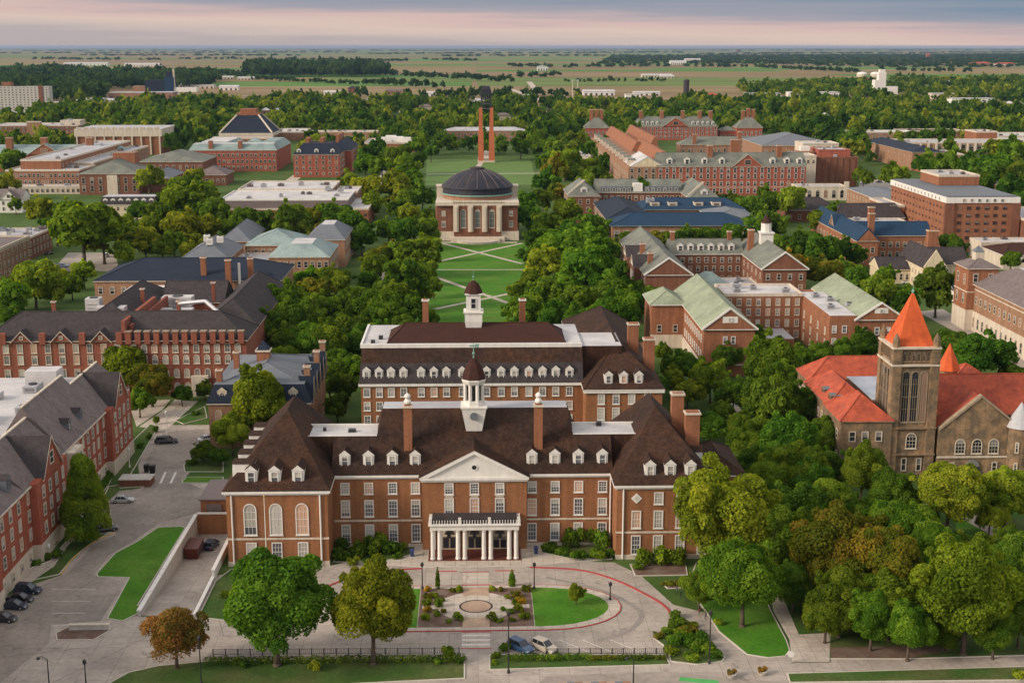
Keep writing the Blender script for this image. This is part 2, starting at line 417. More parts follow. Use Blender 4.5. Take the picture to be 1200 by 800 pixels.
def one_mesh_window(w, h, fm, gm, style='plain'):
    key = ('1', round(w, 2), round(h, 2), fm.name, gm.name, style)
    if key in _WM: return _WM[key]
    f = MB(); t = 0.16
    if style == 'arch':
        o, i = arch_pts(w, h, 6), [(x, z + t) for x, z in arch_pts(w - 2 * t, h - 2 * t, 6)]
    else:
        o = [(-w / 2, 0), (w / 2, 0), (w / 2, h), (-w / 2, h)]; i = [(-w / 2 + t, t), (w / 2 - t, t), (w / 2 - t, h - t), (-w / 2 + t, h - t)]
    ring(f, o, i, -0.14, 0, fm)
    f.face([(x, -0.03, z) for x, z in i], gm)
    f.box(-w / 2 + t, w / 2 - t, -0.09, -0.035, h * 0.5 - 0.06, h * 0.5 + 0.06, fm)
    _WM[key] = f.mesh("window")
    return _WM[key]
def window(b, x, y, z, w, h, rotz=0.0, style='sash', fm=None, gm=None, pane=True, name='window'):
    fm, gm = fm or white, gm or (pane_near if pane else pane_dark)
    if pane:
        a, g = window_meshes(w, h, style, fm, gm)
        o = inst(name, a, b, (x, y, z), rotz)
        p = bpy.data.objects.new('pane', g); COL.objects.link(p); p.parent = o
    else:
        o = inst(name, one_mesh_window(w, h, fm, gm, 'arch' if style == 'arch' else 'plain'), b, (x, y, z), rotz)
    return o
ROT = {'front': 0.0, 'right': math.pi / 2, 'left': -math.pi / 2, 'back': math.pi}
def winrow(b, side, fixed, us, z, w, h, **k):
    """windows along a wall: side front/back fixes y, left/right fixes x"""
    for u in us:
        x, y = (u, fixed) if side in ('front', 'back') else (fixed, u)
        window(b, x, y, z, w, h, ROT[side], **k)
def spread(a, b, n):
    """n window axes spread evenly between two corners"""
    return [a + (b - a) * (i + 0.5) / n for i in range(n)]

_DM = {}
def dormer(b, x, y, z, w, h, depth, side='front', roof=None, face=None, arch=False, gm=None, pane=True, flat=False):
    """roof dormer standing on a slope: origin at the foot of its front face"""
    face, roof = face or white, roof or roof_brown
    key = (w, h, depth, roof.name, face.name, arch, flat)
    if key not in _DM:
        d = MB(); g = h * 0.28 if not flat else 0.12
        d.box(-w / 2, w / 2, 0, depth, -0.5, h - g, face)
        if flat:
            d.box(-w / 2 - 0.15, w / 2 + 0.15, -0.15, depth, h - g + 0.002, h, roof)
        else:
            e = 0.16
            A, B, C = (-w / 2 - e, -0.12, h - g), (w / 2 + e, -0.12, h - g), (0, -0.12, h + 0.06)
            A2, B2, C2 = (-w / 2 - e, depth, h - g), (w / 2 + e, depth, h - g), (0, depth, h + 0.06)
            d.face([A, B, C], face)
            d.face([B, B2, C2, C], roof); d.face([A2, A, C, C2], roof); d.face([A, A2, B2, B], face)
        _DM[key] = d.mesh("dormer")
    o = inst('dormer', _DM[key], b, (x, y, z), ROT[side])
    ww, wh = w * 0.66, h * 0.62
    fm = face
    if pane:
        a, g = window_meshes(ww, wh, 'arch' if arch else 'plain', fm, gm or pane_near)
        q = bpy.data.objects.new('window', a); COL.objects.link(q); q.parent = o; q.location = (0, -0.003, h * 0.06)
        p = bpy.data.objects.new('pane', g); COL.objects.link(p); p.parent = o; p.location = (0, -0.003, h * 0.06)
    else:
        q = bpy.data.objects.new('window', one_mesh_window(ww, wh, fm, gm or pane_dark, 'arch' if arch else 'plain')); COL.objects.link(q); q.parent = o; q.location = (0, -0.003, h * 0.06)
    return o
def chimney(b, x, y, z0, z1, w, d=None, m=None, cap=None, parent=None):
    d = d or w
    c = MB()
    c.box(x - w / 2, x + w / 2, y - d / 2, y + d / 2, z0, z1 - 0.5, m or brick_red)
    c.box(x - w / 2 - 0.18, x + w / 2 + 0.18, y - d / 2 - 0.18, y + d / 2 + 0.18, z1 - 0.498, z1 - 0.15, cap or stone_pale)
    c.box(x - w / 2 + 0.15, x + w / 2 - 0.15, y - d / 2 + 0.15, y + d / 2 - 0.15, z1 - 0.148, z1, m or brick_red)
    return c.build('chimney', parent or b)
def part(b, name, fn):
    m = MB(); fn(m); return m.build(name, b)
def vent(b, x, y, z, w, d, h, m=None):
    """rooftop air unit: casing on a curb with a fan drum and louvres"""
    c = MB(); mm = m or grey_metal
    c.box(x - w / 2 + .1, x + w / 2 - .1, y - d / 2 + .1, y + d / 2 - .1, z, z + .25, roof_gravel)
    c.box(x - w / 2, x + w / 2, y - d / 2, y + d / 2, z + .252, z + h, mm)
    c.lathe(x, y, [(min(w, d) * .32, z + h + .002), (min(w, d) * .32, z + h + .25), (min(w, d) * .2, z + h + .26)], black_metal, 10)
    for k in range(3):
        c.box(x - w * .35, x + w * .35, y - d / 2 - .05, y - d / 2 - .002, z + h * .35 + k * h * .18, z + h * .35 + k * h * .18 + .08, black_metal)
    return c.build('air_unit', b)
# ------------------------------------------------------------------ ground materials
def ground_mat():
    """rough grass near the town; beyond it a patchwork of crop fields, larger with distance"""
    m = bpy.data.materials.new("ground_cover"); m.use_nodes = True
    t = m.node_tree; n = t.nodes; b = n["Principled BSDF"]; l = t.links.new
    b.inputs["Roughness"].default_value = 0.95; b.inputs["Specular IOR Level"].default_value = 0.1
    co = n.new("ShaderNodeTexCoord")
    mp = n.new("ShaderNodeMapping"); mp.inputs["Scale"].default_value = (1 / 900, 1 / 1500, 1); l(co.outputs["Object"], mp.inputs[0])
    br = n.new("ShaderNodeTexBrick"); br.inputs["Scale"].default_value = 1.0; br.offset = 0.37; br.inputs["Mortar Size"].default_value = 0.008
    br.inputs["Brick Width"].default_value = 1.3; br.inputs["Row Height"].default_value = 0.30
    br.inputs["Color1"].default_value = (0, 0, 0, 1); br.inputs["Color2"].default_value = (1, 1, 1, 1); br.inputs["Mortar"].default_value = (0.5, 0.5, 0.5, 1)
    l(mp.outputs[0], br.inputs[0])
    cr = n.new("ShaderNodeValToRGB"); cr.color_ramp.interpolation = 'CONSTANT'; e = cr.color_ramp.elements
    e[0].position, e[0].color = 0.0, (0.085, 0.175, 0.028, 1)
    e[1].position, e[1].color = 0.85, (0.185, 0.135, 0.062, 1)
    for p, c in ((0.16, (0.215, 0.160, 0.062)), (0.30, (0.125, 0.175, 0.040)), (0.42, (0.215, 0.150, 0.075)), (0.55, (0.080, 0.185, 0.028)), (0.70, (0.230, 0.170, 0.080))):
        q = e.new(p); q.color = (*c, 1)
    l(br.outputs[0], cr.inputs[0])
    nz = n.new("ShaderNodeTexNoise"); nz.inputs["Scale"].default_value = 0.05; nz.inputs["Detail"].default_value = 10; nz.inputs["Roughness"].default_value = 0.7; l(co.outputs["Object"], nz.inputs[0])
    g = n.new("ShaderNodeValToRGB"); ge = g.color_ramp.elements
    ge[0].position, ge[0].color = 0.32, (0.036, 0.066, 0.014, 1); ge[1].position, ge[1].color = 0.68, (0.085, 0.115, 0.032, 1)
    q = ge.new(0.5); q.color = (0.056, 0.098, 0.020, 1)
    l(nz.outputs[0], g.inputs[0])
    sx = n.new("ShaderNodeSeparateXYZ"); l(co.outputs["Object"], sx.inputs[0])
    mr = n.new("ShaderNodeMapRange"); mr.inputs[1].default_value = 1900; mr.inputs[2].default_value = 2150; l(sx.outputs[1], mr.inputs[0])
    st = n.new("ShaderNodeMapping"); st.inputs["Scale"].default_value = (0.0012, 0.010, 1); l(co.outputs["Object"], st.inputs[0])
    ns = n.new("ShaderNodeTexNoise"); ns.inputs["Scale"].default_value = 1.0; ns.inputs["Detail"].default_value = 6; l(st.outputs[0], ns.inputs[0])
    rs = n.new("ShaderNodeMapRange"); rs.inputs[1].default_value = 0.3; rs.inputs[2].default_value = 0.7; rs.inputs[3].default_value = 0.6; rs.inputs[4].default_value = 1.15; l(ns.outputs[0], rs.inputs[0])
    sc = n.new("ShaderNodeVectorMath"); sc.operation = 'SCALE'; l(cr.outputs[0], sc.inputs[0]); l(rs.outputs[0], sc.inputs["Scale"])
    mx = n.new("ShaderNodeMixRGB"); l(mr.outputs[0], mx.inputs[0]); l(g.outputs[0], mx.inputs[1]); l(sc.outputs[0], mx.inputs[2])
    l(mx.outputs[0], b.inputs["Base Color"])
    return m
lawn_m = mat("mown_lawn", (0.050, 0.150, 0.011), col2=(0.080, 0.158, 0.019), var=0.22, scale=0.22, fine=0.16, rough=0.95, spec=0.1)
lawn_dark = mat("dark_grass", (0.042, 0.086, 0.016), col2=(0.075, 0.090, 0.028), var=0.24, scale=0.25, fine=0.2, rough=0.95, spec=0.1)  # darker, duller grass for beds, verges and the grove
soil = mat("bark_mulch", (0.125, 0.078, 0.058), col2=(0.15, 0.11, 0.085), var=0.25, scale=0.8, fine=0.25, rough=0.95, spec=0.1)
pave = mat("worn_concrete", (0.33, 0.285, 0.240), col2=(0.285, 0.245, 0.208), kind="slabs", var=0.26, scale=0.13, fine=0.10, rough=0.9)
asphalt = mat("grey_asphalt", (0.275, 0.236, 0.200), col2=(0.205, 0.176, 0.150), var=0.28, scale=0.12, fine=0.12, rough=0.9)
walk = mat("pale_pavement", (0.42, 0.362, 0.298), col2=(0.375, 0.322, 0.265), kind="slabs", slab=2.0, var=0.16, scale=0.2, fine=0.07, rough=0.9)
kerb_m = mat("kerb_concrete", (0.46, 0.41, 0.35), var=0.12, scale=0.6, fine=0.06)
kerb_red = mat("red_kerb_paint", (0.33, 0.055, 0.050), var=0.2, scale=0.8, fine=0.12)
kerb_yel = mat("yellow_kerb_paint", (0.42, 0.29, 0.10), var=0.25, scale=0.8, fine=0.15)
paint_w = mat("white_road_paint", (0.58, 0.54, 0.49), var=0.2, scale=0.9, fine=0.15)
tan_pave = mat("tan_paving_brick", (0.36, 0.255, 0.175), col2=(0.31, 0.21, 0.15), var=0.16, scale=0.5, fine=0.12)
bike_green = mat("green_lane_paint", (0.07, 0.30, 0.08), var=0.15, scale=0.8, fine=0.1)

# ramp pit that the ground leaves open
RX0, RX1, RY0, RY1 = -55.7, -46.9, 207.0, 252.5
gm_ = ground_mat()
g = MB()
B_ = 60000.0
g.face([(-B_, -3000, 0), (B_, -3000, 0), (RX1, RY0, 0), (RX0, RY0, 0)], gm_)
g.face([(B_, -3000, 0), (B_, B_, 0), (RX1, RY1, 0), (RX1, RY0, 0)], gm_)
g.face([(B_, B_, 0), (-B_, B_, 0), (RX0, RY1, 0), (RX1, RY1, 0)], gm_)
g.face([(-B_, B_, 0), (-B_, -3000, 0), (RX0, RY0, 0), (RX0, RY1, 0)], gm_)
struct("ground", g)
r = MB()
r.face([(RX0, RY0, 0), (RX1, RY0, 0), (RX1, RY1 - 12, -3.0), (RX0, RY1 - 12, -3.0)], pave)
r.face([(RX0, RY1 - 12, -3.0), (RX1, RY1 - 12, -3.0), (RX1, RY1, -3.0), (RX0, RY1, -3.0)], pave)
struct("loading_ramp", r)

def PX(*pts, z=0.0): return [at(px, py, z) for px, py in pts]
def sheet(name, poly, z, m):
    s = MB()
    a = sum(poly[k][0] * poly[(k + 1) % len(poly)][1] - poly[(k + 1) % len(poly)][0] * poly[k][1] for k in range(len(poly)))
    s.face([(x, y, z) for x, y in (poly if a > 0 else poly[::-1])], m)
    return struct(name, s)
def offset_poly(poly, d):
    """shrink a polygon by d (mitred)"""
    n = len(poly)
    a = sum(poly[k][0] * poly[(k + 1) % n][1] - poly[(k + 1) % n][0] * poly[k][1] for k in range(n))
    if a < 0: poly = poly[::-1]
    res = []
    for k in range(n):
        p, c, q = Vector(poly[k - 1]), Vector(poly[k]), Vector(poly[(k + 1) % n])
        e0, e1 = (c - p).normalized(), (q - c).normalized()
        n0, n1 = Vector((-e0.y, e0.x)), Vector((-e1.y, e1.x))
        mv = n0 + n1
        mv = mv / max(mv.length_squared, 0.35) * 2
        res.append(tuple(c + mv * d))
    return res
def island(name, poly, top, kerb=None, h=0.13, kw=0.2, z=0.004):
    s = MB()
    s.prism(poly, z - 0.003, z + h, kerb or kerb_m)
    inner = offset_poly(poly, kw)
    s.face([(x, y, z + h + 0.004) for x, y in inner], top)
    return struct(name, s)
def strip(name, pts, wd, z, m, h=0.0, closed=False):
    """ribbon along a path of world points; h > 0 makes it a kerb with height"""
    s = MB(); P = [Vector(p) for p in pts]; n = len(P); Lf, Rt = [], []
    for k in range(n):
        d = (P[min(k + 1, n - 1)] - P[max(k - 1, 0)]) if not closed else (P[(k + 1) % n] - P[k - 1])
        d.normalize(); nn = Vector((-d.y, d.x)) * wd / 2
        Lf.append(P[k] + nn); Rt.append(P[k] - nn)
    for k in range(n if closed else n - 1):
        j = (k + 1) % n
        a, b_, c, e = Rt[k], Rt[j], Lf[j], Lf[k]
        s.face([(a.x, a.y, z + h), (b_.x, b_.y, z + h), (c.x, c.y, z + h), (e.x, e.y, z + h)], m)
        if h:
            s.face([(a.x, a.y, z - .003), (b_.x, b_.y, z - .003), (b_.x, b_.y, z + h), (a.x, a.y, z + h)], m)
            s.face([(c.x, c.y, z - .003), (e.x, e.y, z - .003), (e.x, e.y, z + h), (c.x, c.y, z + h)], m)
    if h and not closed:
        for k in (0, n - 1):
            a, c = Rt[k], Lf[k]
            q = [(a.x, a.y, z - .003), (c.x, c.y, z - .003), (c.x, c.y, z + h), (a.x, a.y, z + h)]
            s.face(q if k else q[::-1], m)
    return struct(name, s)
def smooth(pts, k=6):
    """Catmull-Rom through points"""
    P = [Vector(p) for p in pts]; r_ = []
    for i in range(len(P) - 1):
        a, b_, c, d = P[max(i - 1, 0)], P[i], P[i + 1], P[min(i + 2, len(P) - 1)]
        for j in range(k):
            t = j / k
            r_.append(tuple(0.5 * ((2 * b_) + (c - a) * t + (2 * a - 5 * b_ + 4 * c - d) * t * t + (3 * b_ - a - 3 * c + d) * t ** 3)))
    r_.append(tuple(P[-1]))
    return r_

# forecourt, alley and street: one worn concrete sheet with a darker asphalt alley on it
sheet("forecourt_paving", [(-112, 140), (150, 140), (150, 188.2), (49, 188.6), (46, 200), (33, 209), (29, 222), (25, 228), (12, 230), (12, 237.2), (-12, 237.2),
      (-26.5, 228), (-46.5, 224), (-46.5, 206.6), (-56.1, 206.6), (-56.1, 252.9), (-45.3, 252.9), (-45.3, 275), (-54, 277.5), (-64, 277.5), (-62, 300), (-60, 321), (-79, 321),
      (-77.5, 300), (-76.3, 289)] + PX((165, 572), (140, 575), (124, 590), (112, 632), (86, 655), (70, 674), (40, 684), (30, 690), (0, 700)) + [(-112, 213)], 0.004, pave)
sheet("alley_road", PX((0, 800), (0, 705), (40, 690), (78, 672), (108, 640), (136, 626), (128, 590), (165, 575), (180, 560), (170, 540), (192, 506), (240, 503), (238, 530), (212, 562), (262, 583), (225, 603), (188, 612), (155, 634), (128, 650), (110, 674), (148, 681), (118, 727), (60, 732), (58, 752)) , 0.008, asphalt)
street_line = PX((20, 790), (60, 765), (120, 735))
# long expansion joints of the apron
joint = mat("joint_filler", (0.14, 0.12, 0.11), var=0.1)
for a, b_ in (((0, 742), (180, 640)), ((0, 770), (240, 742)), ((60, 800), (180, 742)), ((250, 700), (262, 745))):
    strip("paving_joint", PX(a, b_), 0.10, 0.0125, joint)
for k in range(4):
    strip("bay_line", PX((60 + k * 0, 690 + k * 14), (112 - k * 6, 690 + k * 14)), 0.12, 0.0125, paint_w)
for k in range(3):
    strip("zebra_bar", PX((182 + k * 12, 553), (176 + k * 12, 566)), 0.5, 0.0125, paint_w)

# --- planted islands on the left
island("lawn", PX((212, 617), (185, 618), (160, 635), (135, 648), (113, 672), (114, 676), (151, 677), (125, 725), (144, 728), (160, 720), (172, 709)) + [(-57.2, 211), (-57.0, 248)], lawn_m)
island("planting_bed", PX((65, 742), (81, 734), (130, 733), (129, 739), (110, 750), (66, 750)), soil)
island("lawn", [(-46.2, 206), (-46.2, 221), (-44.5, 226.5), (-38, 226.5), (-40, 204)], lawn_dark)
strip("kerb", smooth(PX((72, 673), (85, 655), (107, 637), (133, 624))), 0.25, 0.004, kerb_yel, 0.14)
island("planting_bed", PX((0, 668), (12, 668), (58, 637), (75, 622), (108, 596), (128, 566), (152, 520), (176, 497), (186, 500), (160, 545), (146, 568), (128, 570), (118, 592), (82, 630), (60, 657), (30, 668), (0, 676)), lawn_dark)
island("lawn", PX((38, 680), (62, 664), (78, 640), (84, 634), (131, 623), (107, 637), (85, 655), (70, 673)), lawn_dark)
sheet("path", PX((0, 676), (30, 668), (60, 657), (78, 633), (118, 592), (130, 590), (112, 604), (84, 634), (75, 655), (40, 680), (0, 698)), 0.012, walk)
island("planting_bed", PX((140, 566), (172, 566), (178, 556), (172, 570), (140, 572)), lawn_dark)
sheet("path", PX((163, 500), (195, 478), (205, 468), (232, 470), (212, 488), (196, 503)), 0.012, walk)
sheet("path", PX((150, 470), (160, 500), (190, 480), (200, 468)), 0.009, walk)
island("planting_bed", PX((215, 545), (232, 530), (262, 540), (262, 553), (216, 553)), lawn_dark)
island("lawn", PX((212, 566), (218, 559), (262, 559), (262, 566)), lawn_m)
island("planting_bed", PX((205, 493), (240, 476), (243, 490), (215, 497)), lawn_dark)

# --- oval forecourt
CX, CY = -0.3, 208.7
def stadium(hl, hw, cap, n=14, cx=CX, cy=CY):
    pts = []
    for s_ in (1, -1):
        for k in range(n + 1):
            a = -math.pi / 2 + math.pi * k / n
            pts.append((cx + s_ * (hl - cap + cap * math.cos(a)), cy + s_ * hw * math.sin(a)))
    return pts
isl = MB()
isl.prism(stadium(24.5, 9.3, 13), 0.001, 0.13, kerb_red)
struct("oval_island", isl)
sheet("oval_path", stadium(24.3, 9.1, 12.9), 0.136, walk)
def clip_x(poly, x, keep_right):
    r_ = []
    n = len(poly)
    for k in range(n):
        p, q = poly[k], poly[(k + 1) % n]
        ip, iq = (p[0] >= x) == keep_right, (q[0] >= x) == keep_right
        if ip: r_.append(p)
        if ip != iq:
            t = (x - p[0]) / (q[0] - p[0]); r_.append((x, p[1] + t * (q[1] - p[1])))
    return r_
inner = stadium(22.3, 7.9, 11.5)
sheet("lawn", clip_x(inner, 9.3, True), 0.140, lawn_m)
sheet("lawn", clip_x(inner, -9.9, False), 0.140, lawn_m)
mid = clip_x(clip_x(inner, 9.2, False), -9.8, True)
sheet("planting_bed", mid, 0.140, soil)
def disc(rx, ry, n=40, cx=CX, cy=CY + 0.2): return [(cx + rx * math.cos(2 * math.pi * k / n), cy + ry * math.sin(2 * math.pi * k / n)) for k in range(n)]
sheet("round_plaza", disc(6.4, 6.0), 0.148, walk)
sheet("axis_path", [(CX - 2.2, CY - 8), (CX + 2.2, CY - 8), (CX + 2.2, CY + 8.2), (CX - 2.2, CY + 8.2)], 0.152, tan_pave)
sheet("round_plaza", disc(4.9, 4.6), 0.156, walk)
sheet("paving_ring", disc(2.85, 2.65), 0.160, roof_slate)
sheet("plaza_centre", disc(2.5, 2.3), 0.164, tan_pave)
for s_ in (-1, 1):
    sheet("side_path", [(CX + s_ * 6.0, CY - 0.7), (CX + s_ * 9.0, CY - 0.7), (CX + s_ * 9.0, CY + 1.0), (CX + s_ * 6.0, CY + 1.0)], 0.150, walk)
# crossings and red edging bars on the axis
for y0, y1 in ((CY - 15.5, CY - 9.6), (CY + 9.7, CY + 15.5)):
    sheet("crossing", [(CX - 2.3, y0), (CX + 2.3, y0), (CX + 2.3, y1), (CX - 2.3, y1)], 0.0125, walk)
    for q in (y0, y1):
        sheet("red_bar", [(CX - 2.4, q - .16), (CX + 2.4, q - .16), (CX + 2.4, q + .16), (CX - 2.4, q + .16)], 0.0165, kerb_red)
for k in range(3):
    sheet("crossing_bar", [(CX - 2.2, CY - 14.4 + k * 1.7), (CX + 2.2, CY - 14.4 + k * 1.7), (CX + 2.2, CY - 13.9 + k * 1.7), (CX - 2.2, CY - 13.9 + k * 1.7)], 0.0165, paint_w)
for s_ in (-1, 1):
    sheet("red_bar", [(CX + s_ * 3.4, 224.4), (CX + s_ * 7.0, 224.4), (CX + s_ * 7.0, 224.9), (CX + s_ * 3.4, 224.9)], 0.0125, kerb_red)
# outer kerb of the loop, painted red
rk = smooth([(9.5, 225.9)] + PX((632, 665), (680, 668), (720, 679), (760, 698), (780, 711), (789, 724)))
strip("kerb", rk, 0.42, 0.004, kerb_red, 0.14)
strip("kerb", smooth([(-x - 0.6, y) for x, y in rk[::6]][::-1]), 0.42, 0.004, kerb_red, 0.14)
island("terrace", [(-25.5, 229.6), (-9.5, 226.5), (8.9, 226.5), (24.5, 229.4), (25.2, 237), (-26.6, 237)], walk, h=0.12)
# parking bay lines on the near side of the loop
for px in (655, 682, 715):
    strip("bay_line", PX((px, 749), (px + 34, 763)), 0.14, 0.0125, paint_w)
wear = mat("tyre_worn_concrete", (0.235, 0.205, 0.18), var=0.2, scale=0.3, fine=0.12)
strip("wheel_track", smooth(PX((640, 676), (700, 690), (740, 708), (752, 722), (735, 740), (700, 750))), 1.0, 0.009, wear)

# beds in front of the hall
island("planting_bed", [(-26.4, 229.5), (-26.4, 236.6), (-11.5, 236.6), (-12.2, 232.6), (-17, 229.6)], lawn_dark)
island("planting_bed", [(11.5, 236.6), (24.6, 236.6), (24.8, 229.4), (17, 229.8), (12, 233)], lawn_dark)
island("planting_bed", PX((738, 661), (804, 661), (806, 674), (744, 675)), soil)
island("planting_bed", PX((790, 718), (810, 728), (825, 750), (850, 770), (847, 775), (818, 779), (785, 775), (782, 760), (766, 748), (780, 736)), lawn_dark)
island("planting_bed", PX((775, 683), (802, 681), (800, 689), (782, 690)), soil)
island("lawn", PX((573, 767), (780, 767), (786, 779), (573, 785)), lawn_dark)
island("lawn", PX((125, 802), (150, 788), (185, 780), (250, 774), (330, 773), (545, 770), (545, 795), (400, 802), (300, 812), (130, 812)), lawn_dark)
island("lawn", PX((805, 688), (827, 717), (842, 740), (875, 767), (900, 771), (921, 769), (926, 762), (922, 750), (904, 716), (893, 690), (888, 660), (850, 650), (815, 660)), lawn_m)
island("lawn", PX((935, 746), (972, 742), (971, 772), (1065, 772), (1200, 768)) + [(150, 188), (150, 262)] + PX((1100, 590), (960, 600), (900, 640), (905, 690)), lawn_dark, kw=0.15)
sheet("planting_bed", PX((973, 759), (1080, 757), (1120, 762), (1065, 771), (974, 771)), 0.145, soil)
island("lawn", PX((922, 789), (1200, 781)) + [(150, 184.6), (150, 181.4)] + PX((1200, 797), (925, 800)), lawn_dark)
sheet("path", PX((906, 716), (904, 700), (912, 690), (920, 706), (936, 744), (972, 742), (972, 776), (928, 776), (925, 750)), 0.16, walk)
sheet("path", PX((1098, 585), (1130, 590), (1190, 632), (1200, 640), (1200, 655), (1172, 634), (1120, 604)), 0.16, walk)
sheet("lawn", PX((1120, 606), (1150, 612), (1182, 640), (1150, 642), (1120, 630)), 0.152, lawn_m)
sheet("street", PX((640, 792), (780, 786), (925, 800), (1200, 800), (1200, 830), (600, 830)), 0.010, asphalt)
strip("cycle_lane", PX((796, 795), (842, 799)), 1.3, 0.0145, bike_green)
# great lawn behind the hall
sheet("lawn", [(-23, 335), (23, 335), (24, 632), (-24, 632)], 0.008, lawn_m)
def path(a, b_, wd=2.2, z=0.016, name="path"): strip(name, PX(a, b_), wd, z, walk)
path((518, 285), (612, 309)); path((515, 306), (612, 285), z=0.020); path((511, 316), (614, 316), 1.6, z=0.024)
path((500, 321), (598, 356), z=0.028); path((510, 362), (612, 341), z=0.032); path((512, 284), (606, 284), 4, z=0.012)
sheet("lawn", [(-34, 905), (42, 905), (46, 1110), (-40, 1110)], 0.008, mat("far_lawn", (0.080, 0.145, 0.024), var=0.12, scale=0.05, fine=0.1))
path((500, 204), (640, 203), 4); path((560, 196), (566, 187), 4, z=0.02)
# streets and yards between the buildings
sheet("parking_lot", PX((60, 318), (80, 296), (135, 296), (140, 318)), 0.008, pave)
sheet("path", PX((440, 330), (452, 300), (458, 300), (448, 332)), 0.008, walk)
sheet("parking_lot", PX((1000, 242), (1008, 212), (1040, 210), (1075, 222), (1030, 245)), 0.008, pave)
sheet("street", PX((1075, 365), (1200, 432), (1200, 405), (1145, 385), (1105, 362)), 0.008, pave)
sheet("path", PX((840, 475), (862, 472), (885, 500), (884, 525), (866, 545), (858, 540), (872, 520)), 0.008, walk)
sheet("street", PX((560, 186), (574, 186), (570, 112), (567, 112)), 0.008, walk)
for a, b_, wd in (((600, 105), (660, 128), 12), ((880, 128), (1200, 121), 14), ((0, 118), (300, 112), 10), ((330, 220), (350, 205), 8), ((430, 245), (452, 200), 5), ((600, 122), (540, 118), 8), ((620, 96), (632, 110), 14)):
    strip("street", PX(a, b_), wd, 0.008, walk)

# --- retaining walls of the ramp
def wall_thing(label, fn, loc, name="retaining_wall"):
    t_ = thing(name, label, "wall", loc)
    fn(t_); return t_
def lw(t_):
    part(t_, "wall", lambda m: m.prism([(RX0 - .45, 206.6), (RX0, 206.6), (RX0, RY1 + .4), (RX0 - .45, RY1 + .4)], -3.0, 0.95, concrete))
    def cap(m):
        for k in range(12):
            y = 206.5 + k * 3.87
            m.box(RX0 - .6, RX0 + .15, y, y + 3.8, .953, 1.2, white)
    part(t_, "coping", cap)
wall_thing("long pale concrete ramp wall with white coping beside the wedge-shaped lawn", lw, (RX0, 206.6, 0))
def rw(t_):
    part(t_, "wall", lambda m: (m.prism([(RX1, 222), (RX1 + .45, 222), (RX1 + .45, RY1), (RX1, RY1)], -3.0, 1.6, white)))
    part(t_, "coping", lambda m: (m.box(RX1 - .1, RX1 + .55, 221.9, RY1, 1.603, 1.85, white)))
    part(t_, "low_wall", lambda m: (m.box(RX1, RX1 + .4, 206, 221.9, -3, .55, concrete), m.box(RX1 - .08, RX1 + .48, 205.9, 221.88, .553, .72, white)))
wall_thing("white ramp wall stepping down from the corner of the brown brick hall", rw, (RX1, 222, 0))
def bw(t_):
    part(t_, "wall", lambda m: m.box(RX0 + .02, RX1 - .02, RY1 + .003, RY1 + .4, -3.0, 1.2, brick_union))
    part(t_, "coping", lambda m: m.box(RX0 + .02, RX1 - .02, RY1 - .1, RY1 + .5, 1.203, 1.45, white))
wall_thing("brick end wall closing off the loading ramp, white coping on top", bw, (-51, RY1, 0))
# brick planter box in the alley
def pl(t_):
    x0, y0 = at(139, 571); x1, y1 = at(176, 571)
    part(t_, "wall", lambda m: m.box(x0, x1, y0 + .3, y0 + 4.0, 0.0, 1.5, brick_dark))
    part(t_, "coping", lambda m: m.box(x0 - .1, x1 + .1, y0 + .2, y0 + 4.1, 1.503, 1.68, concrete))
wall_thing("low brick planter enclosure with grey coping standing in the alley", pl, (*at(158, 571), 0), "planter_box")
def sg(t_):
    x0, y0 = at(81, 739); x1, y1 = at(128, 737)
    part(t_, "slab", lambda m: m.box(x0, x1, y0, y0 + .5, .1, .95, concrete))
    part(t_, "coping", lambda m: m.box(x0 - .1, x1 + .1, y0 - .1, y0 + .6, .953, 1.1, stone_pale))
wall_thing("low grey stone wall in the small island of grass at the alley mouth", sg, (*at(104, 739), 0), "low_wall")
# ------------------------------------------------------------------ brown brick hall in the foreground
def B(name, label, cat, x, y): return thing(name, label, cat, (x, y, 0))
u = B("brick_hall", "wide brown brick hall with white pedimented portico and white cupola, fronting the oval drive", "building", -0.5, 237)
WE, ME = 14.1, 14.0          # eaves heights
def walls(m):
    m.box(-26.9, 25.4, 237, 258, 0, ME, brick_union)
    m.box(-45, -26.9, 228, 262, 0, WE, brick_union)
    m.box(25.4, 43.2, 229.5, 262, 0, WE, brick_union)
    m.box(-10.2, 9.2, 235, 236.99, 0, ME, brick_union)
    m.box(43.21, 51.5, 244, 262, 0, 11, brick_union)
part(u, "wall", walls)
def plinth(m):
    m.box(-45.08, -26.82, 227.92, 228.9, 0, .9, stone_pale)
    m.box(25.32, 43.28, 229.42, 230.5, 0, .9, stone_pale)
    m.box(-26.8, 25.3, 236.92, 237.2, 0, .6, stone_pale)
part(u, "plinth", plinth)
def belt(m):
    m.box(-45.1, -26.8, 227.9, 228.3, 5.05, 5.4, stone_pale); m.box(-45.1, -44.7, 228.31, 262, 5.05, 5.4, stone_pale)
    m.box(25.3, 43.3, 229.4, 229.8, 5.05, 5.4, stone_pale)
    pass
part(u, "belt_course", belt)
part(u, "belt_course", lambda m: m.box(-26.78, -10.25, 236.9, 237.3, 5.05, 5.4, stone_pale)); part(u, "belt_course", lambda m: m.box(9.25, 25.28, 236.9, 237.3, 5.05, 5.4, stone_pale))
